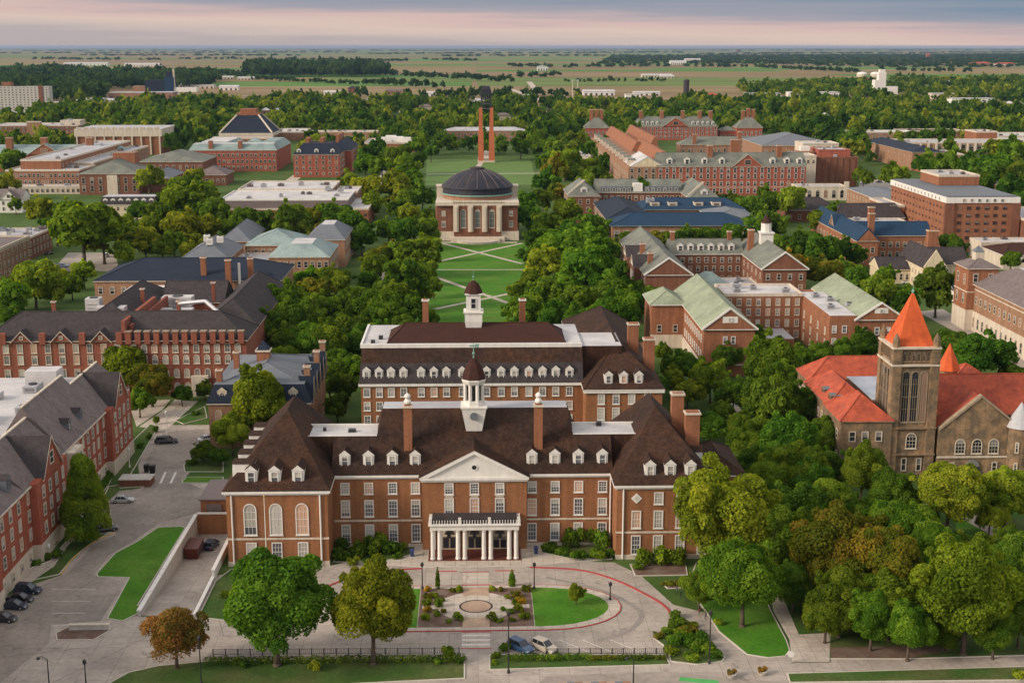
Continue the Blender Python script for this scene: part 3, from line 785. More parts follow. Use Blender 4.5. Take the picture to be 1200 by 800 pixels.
def cornice(m):
    for (x0, x1, y0, y1, z) in ((-45, -26.9, 228, 262, WE), (25.4, 43.2, 229.5, 262, WE)):
        m.box(x0 - .25, x1 + .25, y0 - .25, y1, z - .55, z - .2, white); m.box(x0 - .6, x1 + .6, y0 - .6, y1, z - .197, z + .25, white)
    for x0, x1 in ((-26.6, -10.4), (9.4, 25.1)):
        m.box(x0, x1, 236.75, 237.5, ME - .55, ME - .2, white); m.box(x0, x1, 236.4, 237.5, ME - .197, ME + .25, white)
part(u, "cornice", cornice)
# main roofs
ZR = 24.2
def roof_main(m):
    e = ME + .26
    # long block: front slope to the flat decks, taller hipped middle
    m.face([(-27, 236.4, e), (25.4, 236.4, e), (25.4, 242.6, 20), (-27, 242.6, 20)], roof_brown)
    m.face([(-18.8, 242.6, 20.0), (18.2, 242.6, 20.0), (17.4, 247, ZR), (-18, 247, ZR)], roof_brown)
    m.face([(-18.8, 242.6, 20.0), (-18, 247, ZR), (-18, 252, ZR), (-21.5, 258.5, e)], roof_brown)
    m.face([(18.2, 242.6, 20.0), (20.9, 258.5, e), (17.4, 252, ZR), (17.4, 247, ZR)], roof_brown)
    m.face([(-21.5, 258.5, e), (-18, 252, ZR), (17.4, 252, ZR), (20.9, 258.5, e)], roof_brown)
    m.face([(-18, 247, ZR), (17.4, 247, ZR), (17.4, 252, ZR), (-18, 252, ZR)], roof_gravel)
part(u, "roof", roof_main)
for x0, x1 in ((-34, -18.9), (18.3, 33)):
    part(u, "roof_deck", lambda m: (m.box(x0, x1, 242.62, 249.5, 14.5, 20.05, roof_brown, roof_white), m.box(x0, x1, 242.5, 242.72, 20.053, 20.2, white), m.box(x0, x1, 249.3, 249.6, 20.053, 20.5, white)))
part(u, "roof_hatch", lambda m: m.box(-24.5, -23.1, 245, 246.2, 20.053, 20.6, black_metal)); part(u, "roof_hatch", lambda m: m.box(-29.4, -28.8, 246, 246.6, 20.053, 20.7, black_metal))
part(u, "roof_hatch", lambda m: m.box(23.2, 24.2, 248, 249, 20.053, 20.9, black_metal))
def wing_roof(x0, x1, y0, y1, apex_y, z):
    def fn(m):
        e = z + .26; x0_, x1_, y0_ = x0 - .6, x1 + .6, y0 - .6
        xm = (x0 + x1) / 2; zt = 24.6
        m.face([(x0_, y0_, e), (x1_, y0_, e), (xm, apex_y, zt)], roof_brown)
        m.face([(x1_, y0_, e), (x1_, y1, e), (xm, y1 - 8, zt), (xm, apex_y, zt)], roof_brown)
        m.face([(x0_, y1, e), (x0_, y0_, e), (xm, apex_y, zt), (xm, y1 - 8, zt)], roof_brown)
        m.face([(x1_, y1, e), (x0_, y1, e), (xm, y1 - 8, zt)], roof_brown)
    return fn
part(u, "roof", wing_roof(-45, -26.9, 228, 264, 245.5, WE))
part(u, "roof", wing_roof(25.4, 43.2, 229.5, 264, 246, WE))
def ext_roof(m): m.hip(43.21, 51.5, 244, 262, 11.3, 2.6, roof_brown, over=.5, trim=white)
part(u, "roof", ext_roof)
# pavilion pediment
def ped(m):
    m.box(-10.6, 9.6, 234.4, 237.5, ME - .197, ME + .28, white)
    m.box(-10.35, 9.35, 234.7, 237.5, ME - .6, ME - .2, white)
    A, B_, C = (-10.0, 234.75, ME + .28), (9.0, 234.75, ME + .28), (-.5, 234.75, 18.7)
    m.face([A, B_, C], white)
    for s_ in (-1, 1):
        xo = -.5 + s_ * 10.15
        m.loft([[(xo, 234.35, ME + .283), (xo - s_ * 1.5, 234.35, ME + .283), (xo - s_ * 1.5, 234.74, ME + .283), (xo, 234.74, ME + .283)],
                [(-.5, 234.35, 19.5), (-.5, 234.35, 18.8), (-.5, 234.74, 18.8), (-.5, 234.74, 19.5)]], white)
part(u, "pediment", ped)
def pedroof(m):
    m.face([(-10.8, 234.3, ME + .34), (-.5, 234.3, 19.55), (-.5, 242.5, 19.55), (-10.8, 236.8, ME + .34)], roof_brown)
    m.face([(9.8, 234.3, ME + .34), (9.8, 236.8, ME + .34), (-.5, 242.5, 19.55), (-.5, 234.3, 19.55)], roof_brown)
part(u, "roof", pedroof)
def oval(m):
    m.lathe(0, 0, [(.62, 0), (.62, .12), (.45, .12), (.45, .05)], white, 16); 
o_ = MB(); oval(o_); me_ = o_.mesh("round_window"); me_.transform(Matrix.Rotation(math.pi / 2, 4, 'X')); rw_ = inst("round_window", me_, u, (-.5, 234.74, 16.2))
gp = MB(); gp.lathe(0, 0, [(.44, .0), (.44, .06)], pane_dark, 16); gm2 = gp.mesh("pane"); gm2.transform(Matrix.Rotation(math.pi / 2, 4, 'X'))
q_ = bpy.data.objects.new("pane", gm2); COL.objects.link(q_); q_.parent = rw_
# windows of the long block
LW, PW, RW_ = [-24.6, -20.2, -15.75, -11.5], [-5.2, -.5, 4.2], [10.3, 14.6, 19.0, 23.5]
for xs, y in ((LW, 236.99), (RW_, 236.99)):
    winrow(u, 'front', y, xs, 1.0, 1.75, 3.5)
    winrow(u, 'front', y, xs, 6.0, 1.75, 3.3)
    winrow(u, 'front', y, xs, 10.45, 1.7, 2.25)
    for x in xs: dormer(u, x, 238.1, ME + 1.3, 2.0, 3.3, 3.6)
winrow(u, 'front', 234.99, PW, 6.9, 1.75, 3.3)
winrow(u, 'front', 234.99, PW, 10.9, 1.7, 2.25)
part(u, "window_panel", lambda m: [m.box(x - .75, x + .75, 234.9, 234.995, 10.35, 10.75, stone_pale) for x in PW])
# left wing
winrow(u, 'front', 227.99, [-40.8, -36.2, -31.5], 5.95, 2.35, 6.0, style='arch')
winrow(u, 'front', 227.99, [-40.8, -36.2, -31.5], .95, 1.9, 3.6)
for x in (-40.6, -36.4, -32.2): dormer(u, x, 229.6, WE + 1.0, 2.1, 3.4, 5.0)
for y in (233, 239, 245, 251, 257): dormer(u, -44.2, y, WE + 1.0, 3.0, 3.3, 4.0, 'left', flat=True)
winrow(u, 'left', -45.01, [232, 238, 244, 250, 256], 6, 2.0, 5.0, style='arch')
# right wing
winrow(u, 'front', 229.49, [29.0 + 4.05 * k for k in range(4)], 6.0, 1.75, 3.4)
winrow(u, 'front', 229.49, [29.0 + 4.05 * k for k in range(4)], .95, 1.75, 3.7)
winrow(u, 'front', 229.49, [33.05 + 4.05 * k for k in range(3)], 10.6, 1.7, 2.3)
def diamond(m):
    for r_, y, mm in ((1.0, 229.40, white), (.55, 229.37, pane_near)):
        pts = [(29, 10.75 + 1 - r_), (29 + r_, 11.75), (29, 11.75 + r_), (29 - r_, 11.75)]
        ys = (y, 229.49)
        m.loft([[(x, ys[0], z) for x, z in pts], [(x, ys[1], z) for x, z in pts]], mm)
part(u, "diamond_window", diamond)
for x in (31.6, 35.3, 39.0): dormer(u, x, 231.1, WE + 1.0, 2.0, 3.4, 5.0)
for y in (240, 247, 254): dormer(u, 42.4, y, WE + 1.0, 2.0, 3.3, 4.0, 'right')
winrow(u, 'front', 243.99, [46, 49], 5.6, 1.6, 2.6)
# rain pipes
for x, y in ((-44.0, 227.82), (-28.2, 227.82), (26.6, 229.32), (-27.2, 236.8), (25.0, 236.8)):
    part(u, "downpipe", lambda m: m.tube((x, y, .2), (x, y, WE - .5), .16, .16, white, 8))
# chimneys
chimney(u, -12.9, 241, 15, 26.6, 1.55, 1.55, brick_orange, stone_pale)
chimney(u, 11.6, 241, 15, 26.6, 1.55, 1.55, brick_orange, stone_pale)
for x in (-12.9, 11.6):
    part(u, "chimney_pot", lambda m: m.lathe(x, 241, [(.6, 26.8), (.7, 27.2), (.4, 27.7), (.6, 28.1), (.55, 28.4), (.1, 28.8)], white, 12))
chimney(u, 38.6, 246.5, 15, 27.2, 2.3, 2.0, brick_orange, stone_pale)
chimney(u, 41.0, 243.3, 15, 24.3, 2.7, 2.2, brick_orange, stone_pale)
# cupola
def cup_base(cx, cy, z, m, w1, w0, h):
    m.loft([[(cx + s_[0] * w0, cy + s_[1] * w0, z) for s_ in ((-1, -1), (1, -1), (1, 1), (-1, 1))], [(cx + s_[0] * w1, cy + s_[1] * w1, z + h) for s_ in ((-1, -1), (1, -1), (1, 1), (-1, 1))]], white)
def cupola(b, cx, cy, z):
    part(b, "cupola_base", lambda m: (cup_base(cx, cy, z - 1.5, m, 2.35, 1.5, 4.6), m.box(cx - 2.5, cx + 2.5, cy - 2.5, cy + 2.5, z + 3.11, z + 3.4, white)))
    part(b, "clock_face", lambda m: m.loft([[(cx + .75 * math.cos(2 * math.pi * k / 16), cy - 2.32 + yy, z + 1.6 + .75 * math.sin(2 * math.pi * k / 16)) for k in range(16)] for yy in (.3, -.12)], roof_steel))
    def lantern(m):
        m.lathe(cx, cy, [(1.35, z + 3.4), (1.35, z + 8.2)], black_metal, 8, .5)
        for k in range(8):
            a = 2 * math.pi * (k + .5) / 8
            m.lathe(cx + 1.75 * math.cos(a), cy + 1.75 * math.sin(a), [(.42, z + 3.41), (.34, z + 4.2), (.34, z + 7.5), (.44, z + 8.2)], white, 8)
        m.lathe(cx, cy, [(2.15, z + 3.402), (2.15, z + 4.3), (1.8, z + 4.35)], white, 8, .5)
        m.lathe(cx, cy, [(1.9, z + 7.4), (2.2, z + 7.7), (2.45, z + 8.25), (2.45, z + 8.5)], white, 8, .5)
    part(b, "lantern", lantern)
    part(b, "cupola_roof", lambda m: m.lathe(cx, cy, [(2.4, z + 8.503), (2.1, z + 9.6), (1.5, z + 10.9), (.8, z + 11.9), (.2, z + 12.4)], roof_maroon, 8, .5))
    part(b, "weather_vane", lambda m: (m.lathe(cx, cy, [(.16, z + 12.3), (.1, z + 13), (.28, z + 13.3), (.1, z + 13.6), (.05, z + 15.3)], copper_green, 8),
                                       m.box(cx - .8, cx + .7, cy - .04, cy + .04, z + 14.6, z + 14.85, copper_green), m.box(cx + .3, cx + 1.0, cy - .05, cy + .05, z + 14.45, z + 15.1, copper_green)))
cupola(u, -.5, 244.6, 22.2)
# portico
def por(m):
    m.box(-9.0, 8.0, 228.9, 235.0, .0, .25, stone_pale, door_red)
    m.box(-8.6, 7.6, 229.3, 234.98, 6.0, 6.9, white)
    m.box(-8.9, 7.9, 229.0, 234.98, 6.903, 7.15, white)
part(u, "portico", por)
part(u, "portico_roof", lambda m: m.box(-8.3, 7.3, 229.6, 234.95, 7.153, 7.35, roof_slate))
def balu(m):
    for x in np.arange(-8.4, 7.5, .5):
        m.box(x - .07, x + .07, 229.45, 229.6, 7.153, 7.95, white)
    m.box(-8.6, 7.6, 229.38, 229.66, 7.953, 8.1, black_metal)
    for x in (-8.5, -3.2, 2.2, 7.5): m.box(x - .25, x + .25, 229.3, 229.75, 7.155, 8.3, white)
part(u, "balustrade", balu)
for x in (-8.15, -6.9, -3.55, -2.3, 1.2, 2.45, 5.85, 7.1):
    part(u, "column", lambda m: (m.lathe(x, 229.9, [(.48, .25), (.48, .5), (.40, .6), (.36, 5.5), (.5, 5.7), (.52, 6.0)], white, 14)))
    part(u, "pilaster", lambda m: m.box(x - .35, x + .35, 234.7, 234.97, .25, 6.0, white))
for x in (-5.2, -.5, 4.2):
    part(u, "door", lambda m: (m.box(x - 1.5, x + 1.5, 234.75, 234.98, .252, 2.9, cream), m.box(x - 1.2, x - .12, 234.68, 234.745, .5, 2.7, pane_dark), m.box(x + .12, x + 1.2, 234.68, 234.745, .5, 2.7, pane_dark)))
    part(u, "fanlight", lambda m: (m.box(x - 1.6, x + 1.6, 234.72, 234.98, 2.91, 5.6, stone_pale),
                                   m.loft([[(x + .9 * math.cos(math.pi * k / 10), yy, 3.2 + .9 * math.sin(math.pi * k / 10)) for k in range(11)] for yy in (234.9, 234.66)], pane_dark)))
    part(u, "door_lamp", lambda m: m.lathe(x, 231, [(.05, 6.0), (.05, 5.0), (.3, 4.95), (.36, 4.0), (.1, 3.8)], black_metal, 8))
# flagpole before the left wing
fp = thing("flagpole", "slim white flagpole standing before the arched windows of the brown brick hall", "flagpole", (-38.0, 226.9, 0))
part(fp, "pole", lambda m: m.lathe(-38.0, 226.9, [(.12, .2), (.06, 13.5)], white, 8))
part(fp, "finial", lambda m: m.lathe(-38.0, 226.9, [(.05, 13.5), (.2, 13.7), (.05, 13.95)], kerb_yel, 8))
part(fp, "base", lambda m: m.lathe(-38.0, 226.9, [(.4, .0), (.35, .2)], concrete, 12))

# ------------------------------------------------------------------ rear building of the same brick
r = B("brick_wing", "long brown brick building with maroon roof and second white cupola behind the portico hall", "building", -1, 302)
RZ = 15.0
part(r, "wall", lambda m: (m.box(-27, 25, 302, 330, 0, RZ, brick_union), m.box(25.01, 42.6, 294.5, 372, 0, RZ, brick_union), m.box(42.62, 44.4, 322, 345, 0, RZ, brick_union)))
part(r, "cornice", lambda m: (m.box(-27.5, 24.7, 301.5, 303, RZ - .5, RZ + .1, white), m.box(24.5, 43.1, 294, 295.5, RZ - .5, RZ + .1, white), m.box(24.5, 25.4, 295.51, 301.4, RZ - .5, RZ + .1, white), m.box(42.3, 43.1, 295.51, 372, RZ - .5, RZ + .1, white), m.box(-27.5, -26.6, 303.01, 330, RZ - .5, RZ + .1, white)))
def rroof(m):
    m.face([(-27.4, 301.6, RZ + .12), (25, 301.6, RZ + .12), (25, 303.6, 19.6), (-27, 303.6, 19.6)], roof_slate)
    m.face([(-27, 303.6, 19.6), (25, 303.6, 19.6), (25, 306.6, 22.6), (-27, 306.6, 22.6)], roof_brown)
    m.box(-27, 25, 306.6, 330, 14.9, 23.2, roof_brown, roof_white); m.box(25.01, 34.5, 307, 322, 14.9, 22.7, roof_brown, roof_white)
    m.face([(-27.2, 330, RZ), (-27.2, 301.6, RZ), (-27, 303.6, 19.6), (-27, 306.6, 22.6), (-27, 330, 22.6)], roof_slate)
part(r, "roof", rroof)
part(r, "parapet", lambda m: (m.box(-27.3, 25, 306.4, 306.9, 22.6, 23.5, white), m.box(-27.3, -26.8, 306.91, 330, 22.6, 23.5, white)))
part(r, "roof", lambda m: m.hip(-20.8, 21.0, 309, 323, 23.3, 3.3, roof_maroon, over=.3, ins=4.0, trim=roof_slate))
part(r, "roof", lambda m: m.hip(25.01, 42.6, 294.5, 372, RZ + .35, 7.6, roof_brown, over=.6, ins=18, trim=white))
xs = [-25.6, -22.7, -19.9, -17.0, -12.9, -9.9, -7.0, -3.3, -.5, 2.4, 5.8, 8.9, 12.3, 15.5, 18.6, 21.8, 24.0][:16]
for x in xs: dormer(r, x, 302.3, RZ + .7, 1.9, 3.4, 2.2, roof=roof_slate)
winrow(r, 'front', 301.99, xs, 11.9, 1.6, 2.2)
winrow(r, 'front', 301.99, xs, 8.6, 1.6, 2.1)
winrow(r, 'front', 301.99, xs, 5.2, 1.6, 2.2)
winrow(r, 'front', 294.49, [28.6, 32, 35.6, 39.2], 11.8, 1.6, 2.4)
winrow(r, 'front', 294.49, [28.6, 32, 35.6, 39.2], 8.0, 1.7, 3.0)
for x in (30.4, 33.9, 37.4): dormer(r, x, 296.2, RZ + 1.0, 1.9, 3.2, 3.5)
winrow(r, 'right', 42.61, spread(298, 320, 6), 10.5, 1.6, 2.4)
chimney(r, 38.4, 318, 15, 26.0, 2.6, 2.2, brick_orange, stone_pale); chimney(r, 41.2, 309, 15, 24.2, 2.6, 2.2, brick_orange, stone_pale)
chimney(r, -12.5, 324, 25, 31, 1.5, 1.5, brick_orange, white); chimney(r, 11.5, 324, 25, 31, 1.5, 1.5, brick_orange, white)
part(r, "roof_vent", lambda m: (m.box(-25, -24, 309, 310, 23.2, 23.9, black_metal), m.box(-23.4, -22.4, 313, 314, 23.2, 24.1, black_metal)))
def cup2(cx, cy, z):
    part(r, "cupola_base", lambda m: (m.loft([[(cx + a * (1.5 if k == 0 else 2.1), cy + b_ * (1.5 if k == 0 else 2.1), zz) for a, b_ in ((-1, -1), (1, -1), (1, 1), (-1, 1))] for k, zz in enumerate((z - 2.5, z + 1.2))], white),
                                      m.box(cx - 2.1, cx + 2.1, cy - 2.1, cy + 2.1, z + 1.2, z + 3.3, white), m.box(cx - 2.4, cx + 2.4, cy - 2.4, cy + 2.4, z + 3.303, z + 3.7, white)))
    part(r, "lantern", lambda m: (m.box(cx - 1.75, cx + 1.75, cy - 1.75, cy + 1.75, z + 3.702, z + 7.7, white), m.box(cx - 2.05, cx + 2.05, cy - 2.05, cy + 2.05, z + 7.703, z + 8.0, white)))
    window(r, cx, cy - 1.76, z + 4.3, 1.4, 2.7, 0, 'plain', white, pane_dark)
    part(r, "cupola_roof", lambda m: m.lathe(cx, cy, [(2.4, z + 8.003), (2.0, z + 9), (1.4, z + 10.1), (.3, z + 11)], roof_maroon, 8, .5))
    part(r, "weather_vane", lambda m: m.lathe(cx, cy, [(.14, z + 10.9), (.08, z + 11.5), (.3, z + 11.8), (.06, z + 12.1), (.04, z + 13.6)], copper_green, 8))
cup2(-.6, 316, 26.0)
# ------------------------------------------------------------------ far sheds, silos and the white tower
def far_box(name, label, cat, px, py, w_, d, h_, wm, rm, kind='gable', grp=None):
    x, y = at(px, py)
    f = thing(name, label, cat, (x, y, 0), grp)
    part(f, "wall", lambda m: m.box(x - w_ / 2, x + w_ / 2, y, y + d, 0, h_, wm))
    part(f, "roof", lambda m: m.hip(x - w_ / 2, x + w_ / 2, y, y + d, h_ + .3, h_ * .45, rm, over=.8, ins=0 if kind == 'gable' else None) if kind != 'flat' else m.box(x - w_ / 2 - .5, x + w_ / 2 + .5, y - .5, y + d + .5, h_ + .01, h_ + 1, rm))
    nb = max(2, min(int(w_ / 9), 12))
    part(f, "door", lambda m: [m.box(x - w_ / 2 + w_ * (k + .5) / nb - 1.8, x - w_ / 2 + w_ * (k + .5) / nb + 1.8, y - .25, y - .02, 0, h_ * .6, roof_slate) for k in range(nb)])
    return f
FG = "far sheds among the fields"
for i, (px, py, w_, d, h_, wm, rm, kd, lab) in enumerate((
    (100, 77, 210, 60, 10, white, roof_white, 'gable', "long white shed in the fields at far left, left of its pair"),
    (166, 78, 160, 60, 10, white, roof_white, 'gable', "long white shed in the fields at far left, right of its pair"),
    (82, 81, 60, 40, 8, white, roof_white, 'gable', "small white shed below the long far left sheds"),
    (262, 93, 55, 20, 6, stone_pale, roof_white, 'gable', "low white barn before the forest plantation, left one"),
    (288, 94, 45, 20, 6, stone_pale, roof_white, 'gable', "low white barn before the forest plantation, right one"),
    (232, 104, 70, 30, 7, stone_pale, roof_white, 'flat', "white flat-roofed shed right of the dark power plant"),
    (215, 103, 40, 30, 8, stone_pale, roof_white, 'gable', "white gabled shed touching the dark power plant"),
    (268, 106, 40, 24, 7, white, roof_white, 'gable', "white farm shed between the power plant and the plantation"),
    (152, 119, 70, 40, 14, brick_tan, roof_gravel, 'flat', "large tan institutional block beyond the left trees"),
    (186, 117, 50, 40, 12, brick_tan, roof_gravel, 'flat', "tan block behind the ribbed brick block"),
    (104, 122, 45, 20, 8, white, roof_white, 'flat', "small white roof among trees right of the slab dormitory"),
    (390, 112, 34, 16, 6, white, roof_white, 'gable', "white shed left of the dark gabled house in the fields"),
    (413, 109, 18, 14, 9, brick_dark, roof_slate, 'hip', "dark gabled house among the field sheds"),
    (462, 111, 30, 16, 7, brick_tan, roof_grey, 'gable', "grey-roofed shed right of the dark gabled house"),
    (500, 113, 30, 16, 6, white, roof_white, 'gable', "white shed left of the bell tower cage"),
    (702, 112, 60, 24, 7, white, roof_white, 'gable', "broad white shed in the fields right of the runway strips"),
    (758, 112, 50, 18, 5, white, roof_white, 'gable', "low white shed beyond the far dormitory"),
    (770, 91, 90, 30, 7, stone_pale, roof_white, 'gable', "pale farm shed in the green field"),
    (782, 92, 40, 30, 6, stone_pale, roof_white, 'gable', "second pale farm shed in the green field"),
    (636, 83, 40, 40, 14, white, roof_white, 'gable', "single white barn on the far tree line"),
    (795, 76, 80, 50, 14, white, roof_white, 'gable', "white warehouse at the edge of the suburb"),
    (812, 73, 90, 50, 14, stone_pale, roof_white, 'gable', "pale warehouse above the white one at the suburb edge"),
    (1012, 96, 110, 40, 8, brick_orange, roof_tile, 'flat', "long red-brown roof left of the white tower"),
    (955, 114, 90, 40, 8, white, roof_white, 'flat', "wide white roof among trees at right"),
    (895, 116, 60, 30, 9, stone_pale, roof_gravel, 'flat', "grey roof among trees right of the far pavilion"),
    (1092, 106, 70, 40, 9, white, roof_white, 'flat', "white roofs cluster right of the white tower"),
    (1115, 99, 60, 30, 8, white, roof_white, 'flat', "white shed behind the cluster right of the tower"),
    (1060, 118, 60, 30, 7, stone_pale, roof_white, 'flat', "low pale roof below the white tower"),
    (1140, 121, 70, 24, 7, white, roof_white, 'flat', "low white roof among the right trees"),
    (1088, 68, 30, 30, 26, brick_orange, roof_tile, 'hip', "red tower house on the right skyline"),
    (866, 61, 60, 60, 40, brick_dark, roof_tile, 'flat', "tiny dark block breaking the horizon"),
    (1150, 78, 90, 40, 14, brick_tan, roof_tile, 'hip', "red-roofed estate houses at far right"),
    (1180, 79, 90, 40, 14, stone_pale, roof_tile, 'hip', "pale red-roofed houses at the right edge"),
    (1105, 116, 40, 20, 9, stone_pale, roof_white, 'flat', "small pale building below the white cluster"),
    (742, 118, 26, 20, 10, white, roof_white, 'flat', "white building below the dark field tower"),
    (825, 117, 50, 20, 8, brick_tan, roof_tile, 'hip', "brown-roofed house behind the far dormitory"))):
    far_box("farm_shed" if kd == 'gable' else "far_building", lab, "building", px, py, w_, d, h_, wm, rm, kd, FG)
wx, wy = at(1033, 113)
wt = thing("white_tower", "tall white stepped concrete tower among the trees at upper right", "tower", (wx, wy, 0))
part(wt, "shaft", lambda m: m.box(wx - 7, wx + 7, wy, wy + 14, 0, 44, white))
part(wt, "wing", lambda m: (m.box(wx - 14, wx - 7.01, wy, wy + 18, 0, 30, white), m.box(wx + 7.01, wx + 30, wy, wy + 18, 0, 18, white), m.box(wx - 20, wx - 14.01, wy, wy + 14, 0, 12, white)))
part(wt, "cap", lambda m: m.box(wx - 5, wx + 5, wy + 2, wy + 12, 44.01, 49, white))
for i, px in enumerate((1010, 1026)):
    qx, qy = at(px, 90)
    q_ = thing("storage_dome", ("left" if i == 0 else "right") + " of two white storage domes behind the white tower", "tank", (qx, qy, 0), "white storage domes")
    part(q_, "drum", lambda m: m.lathe(qx, qy, [(16, 0), (16, 8)], stone_pale, 20))
    part(q_, "dome", lambda m: m.lathe(qx, qy, [(16.5, 8.01), (14, 11), (9, 13.5), (2, 14.5)], white, 20))
kx, ky = at(190, 108)
pp = thing("power_plant", "dark blue boxy power plant with stack on the left skyline", "power plant", (kx, ky, 0))
part(pp, "hall", lambda m: (m.box(kx - 34, kx + 6, ky, ky + 30, 0, 24, roof_navy), m.box(kx + 6.01, kx + 24, ky - 2, ky + 26, 0, 30, roof_blue)))
part(pp, "stack", lambda m: (m.box(kx + 8, kx + 22, ky + 4, ky + 18, 30.01, 40, roof_navy), m.lathe(kx + 24, ky + 6, [(2.4, 0), (2.0, 46)], stone_pale, 10)))
part(pp, "annex", lambda m: (m.box(kx - 60, kx - 34.1, ky + 2, ky + 26, 0, 12, brick_tan), m.box(kx + 24.1, kx + 70, ky, ky + 26, 0, 9, white)))
dx, dy = at(804, 112)
dt = thing("silo_tower", "dark slim tower standing in the fields above the far dormitory", "tower", (dx, dy, 0))
part(dt, "shaft", lambda m: m.lathe(dx, dy, [(5.5, 0), (5.5, 27)], roof_slate, 14)); part(dt, "cap", lambda m: m.lathe(dx, dy, [(6.2, 27.01), (5, 29.5), (.3, 30.5)], roof_slate, 14))
for i, (px, py) in enumerate(((671, 114), (677, 114))):
    mx_, my_ = at(px, py)
    ms = thing("light_mast", ("left" if i == 0 else "right") + " of two pale floodlight masts in the far fields", "mast", (mx_, my_, 0), "floodlight masts")
    part(ms, "pole", lambda m: m.lathe(mx_, my_, [(.9, 0), (.6, 30)], stone_pale, 8)); part(ms, "lamp_rack", lambda m: m.box(mx_ - 2.4, mx_ + 2.4, my_ - .4, my_ + .4, 29, 31.6, grey_metal))


# small houses scattered through the far trees
rh = random.Random(77)
hm_ = {}
def house_meshes(k):
    if k not in hm_:
        a, r_, d_ = MB(), MB(), MB(); w_, dd, hh = ((14, 9, 5), (18, 10, 6), (11, 9, 6.5))[k]
        a.box(-w_ / 2, w_ / 2, 0, dd, 0, hh, (white, cream, brick_tan)[k])
        r_.hip(-w_ / 2, w_ / 2, 0, dd, hh + .3, 3.2, (roof_gravel, roof_grey, roof_white)[k], over=.6, ins=None if k else 0)
        for x in np.linspace(-w_ / 2 + 2, w_ / 2 - 2, 4): d_.box(x - .6, x + .6, -.1, -.01, 1.2, 2.8, pane_dark)
        hm_[k] = (a.mesh("wall"), r_.mesh("roof"), d_.mesh("window"))
    return hm_[k]
HP = []
for k in range(46):
    px, py = (rh.uniform(880, 1200), rh.uniform(100, 150)) if k % 2 else (rh.uniform(0, 700), rh.uniform(112, 142))
    x, y = at(px, py)
    h_ = thing("far_house", "small pale-roofed house half hidden among the far trees", "house", (x, y, 0), "small houses among the far trees", rh.uniform(-.4, .4))
    for nm, me in zip(("wall", "roof", "window"), house_meshes(k % 3)):
        o = bpy.data.objects.new(nm, me); COL.objects.link(o); o.parent = h_
# ------------------------------------------------------------------ generic block: walls, roof, windows as parts of one building
def wing(b, x0, x1, y0, y1, z, wm, roof=None, front=None, left=None, right=None, trim=None, z0=0.0, pane=False, win_m=None, style='sash', band=None):
    part(b, "wall", lambda m: m.box(x0, x1, y0, y1, z0, z, wm))
    tr = trim or stone_pale
    if roof:
        k, h, rm = roof[:3]; kw = roof[3] if len(roof) > 3 else {}
        if k == 'hip': part(b, "roof", lambda m: m.hip(x0, x1, y0, y1, z + .26, h, rm, trim=tr, **kw))
        elif k == 'gable':
            def fn(m):
                m.hip(x0, x1, y0, y1, z + .26, h, rm, trim=tr, ins=0, **{q: v for q, v in kw.items() if q != 'gw'})
            part(b, "roof", fn)
            ax = kw.get('axis') or ('x' if x1 - x0 >= y1 - y0 else 'y')
            def gw(m, pick=0):
                hh = h * .90
                if ax == 'y':
                    xm = (x0 + x1) / 2
                    ov = kw.get('over', .5) + .02
                    for y, d in ((y0 - ov, 1), (y1 + ov, -1))[pick:pick + 1]:
                        p = [(x0, y, z + .28), (x1, y, z + .28), (xm, y, z + .28 + hh)]
                        m.loft([p, [(a, y + d * .35, c) for a, _, c in p]], wm)
                else:
                    ym = (y0 + y1) / 2
                    ov = kw.get('over', .5) + .02
                    for x, d in ((x0 - ov, 1), (x1 + ov, -1))[pick:pick + 1]:
                        p = [(x, y0, z + .28), (x, y1, z + .28), (x, ym, z + .28 + hh)]
                        m.loft([p, [(x + d * .35, a, c) for _, a, c in p]], wm)
            part(b, "gable", gw); part(b, "gable", lambda m: gw(m, 1))
        elif k == 'mansard': part(b, "roof", lambda m: m.mansard(x0, x1, y0, y1, z + .26, h, kw.get('ins', 2), rm, kw.get('top', roof_gravel), trim=tr))
        elif k == 'flat':
            part(b, "parapet", lambda m: (m.box(x0 - .15, x1 + .15, y0 - .15, y0 + .35, z - .3, z + h, tr), m.box(x0 - .15, x1 + .15, y1 - .35, y1 + .15, z - .3, z + h, tr),
                                          m.box(x0 - .15, x0 + .35, y0 + .352, y1 - .352, z - .3, z + h, tr), m.box(x1 - .35, x1 + .15, y0 + .352, y1 - .352, z - .3, z + h, tr)))
            part(b, "roof", lambda m: m.box(x0 + .352, x1 - .352, y0 + .354, y1 - .354, z - .1, z + .06, rm))
            rv = random.Random(int(x0 * 7 + y0 * 3))
            if x1 - x0 > 8 and y1 - y0 > 8:
                for _ in range(min(5, 1 + int((x1 - x0) * (y1 - y0) / 260))):
                    vent(b, rv.uniform(x0 + 2.5, x1 - 2.5), rv.uniform(y0 + 2.5, y1 - 2.5), z + .063, rv.uniform(1.6, 4), rv.uniform(1.6, 3), rv.uniform(.9, 1.9), rv.choice([grey_metal, roof_gravel, metal_panel]))
    if band:
        for zb in band: part(b, "belt_course", lambda m: m.box(x0 - .1, x1 + .1, y0 - .1, y1 + .1, zb, zb + .35, tr))
    kw = dict(pane=pane, fm=win_m or stone_pale, style=style)
    for side, spec, fix, a, c in (('front', front, y0, x0, x1), ('left', left, x0, y0, y1), ('right', right, x1, y0, y1)):
        if not spec: continue
        n, zs, w_, h_ = spec
        e = {'front': -.01, 'left': -.01, 'right': .01}[side]
        for zz in zs: winrow(b, side, fix + e, spread(a, c, n), zz, w_, h_, **kw)
def floors(z, n, h, z0=1.2): return [z0 + (z - z0) * k / n for k in range(n)]
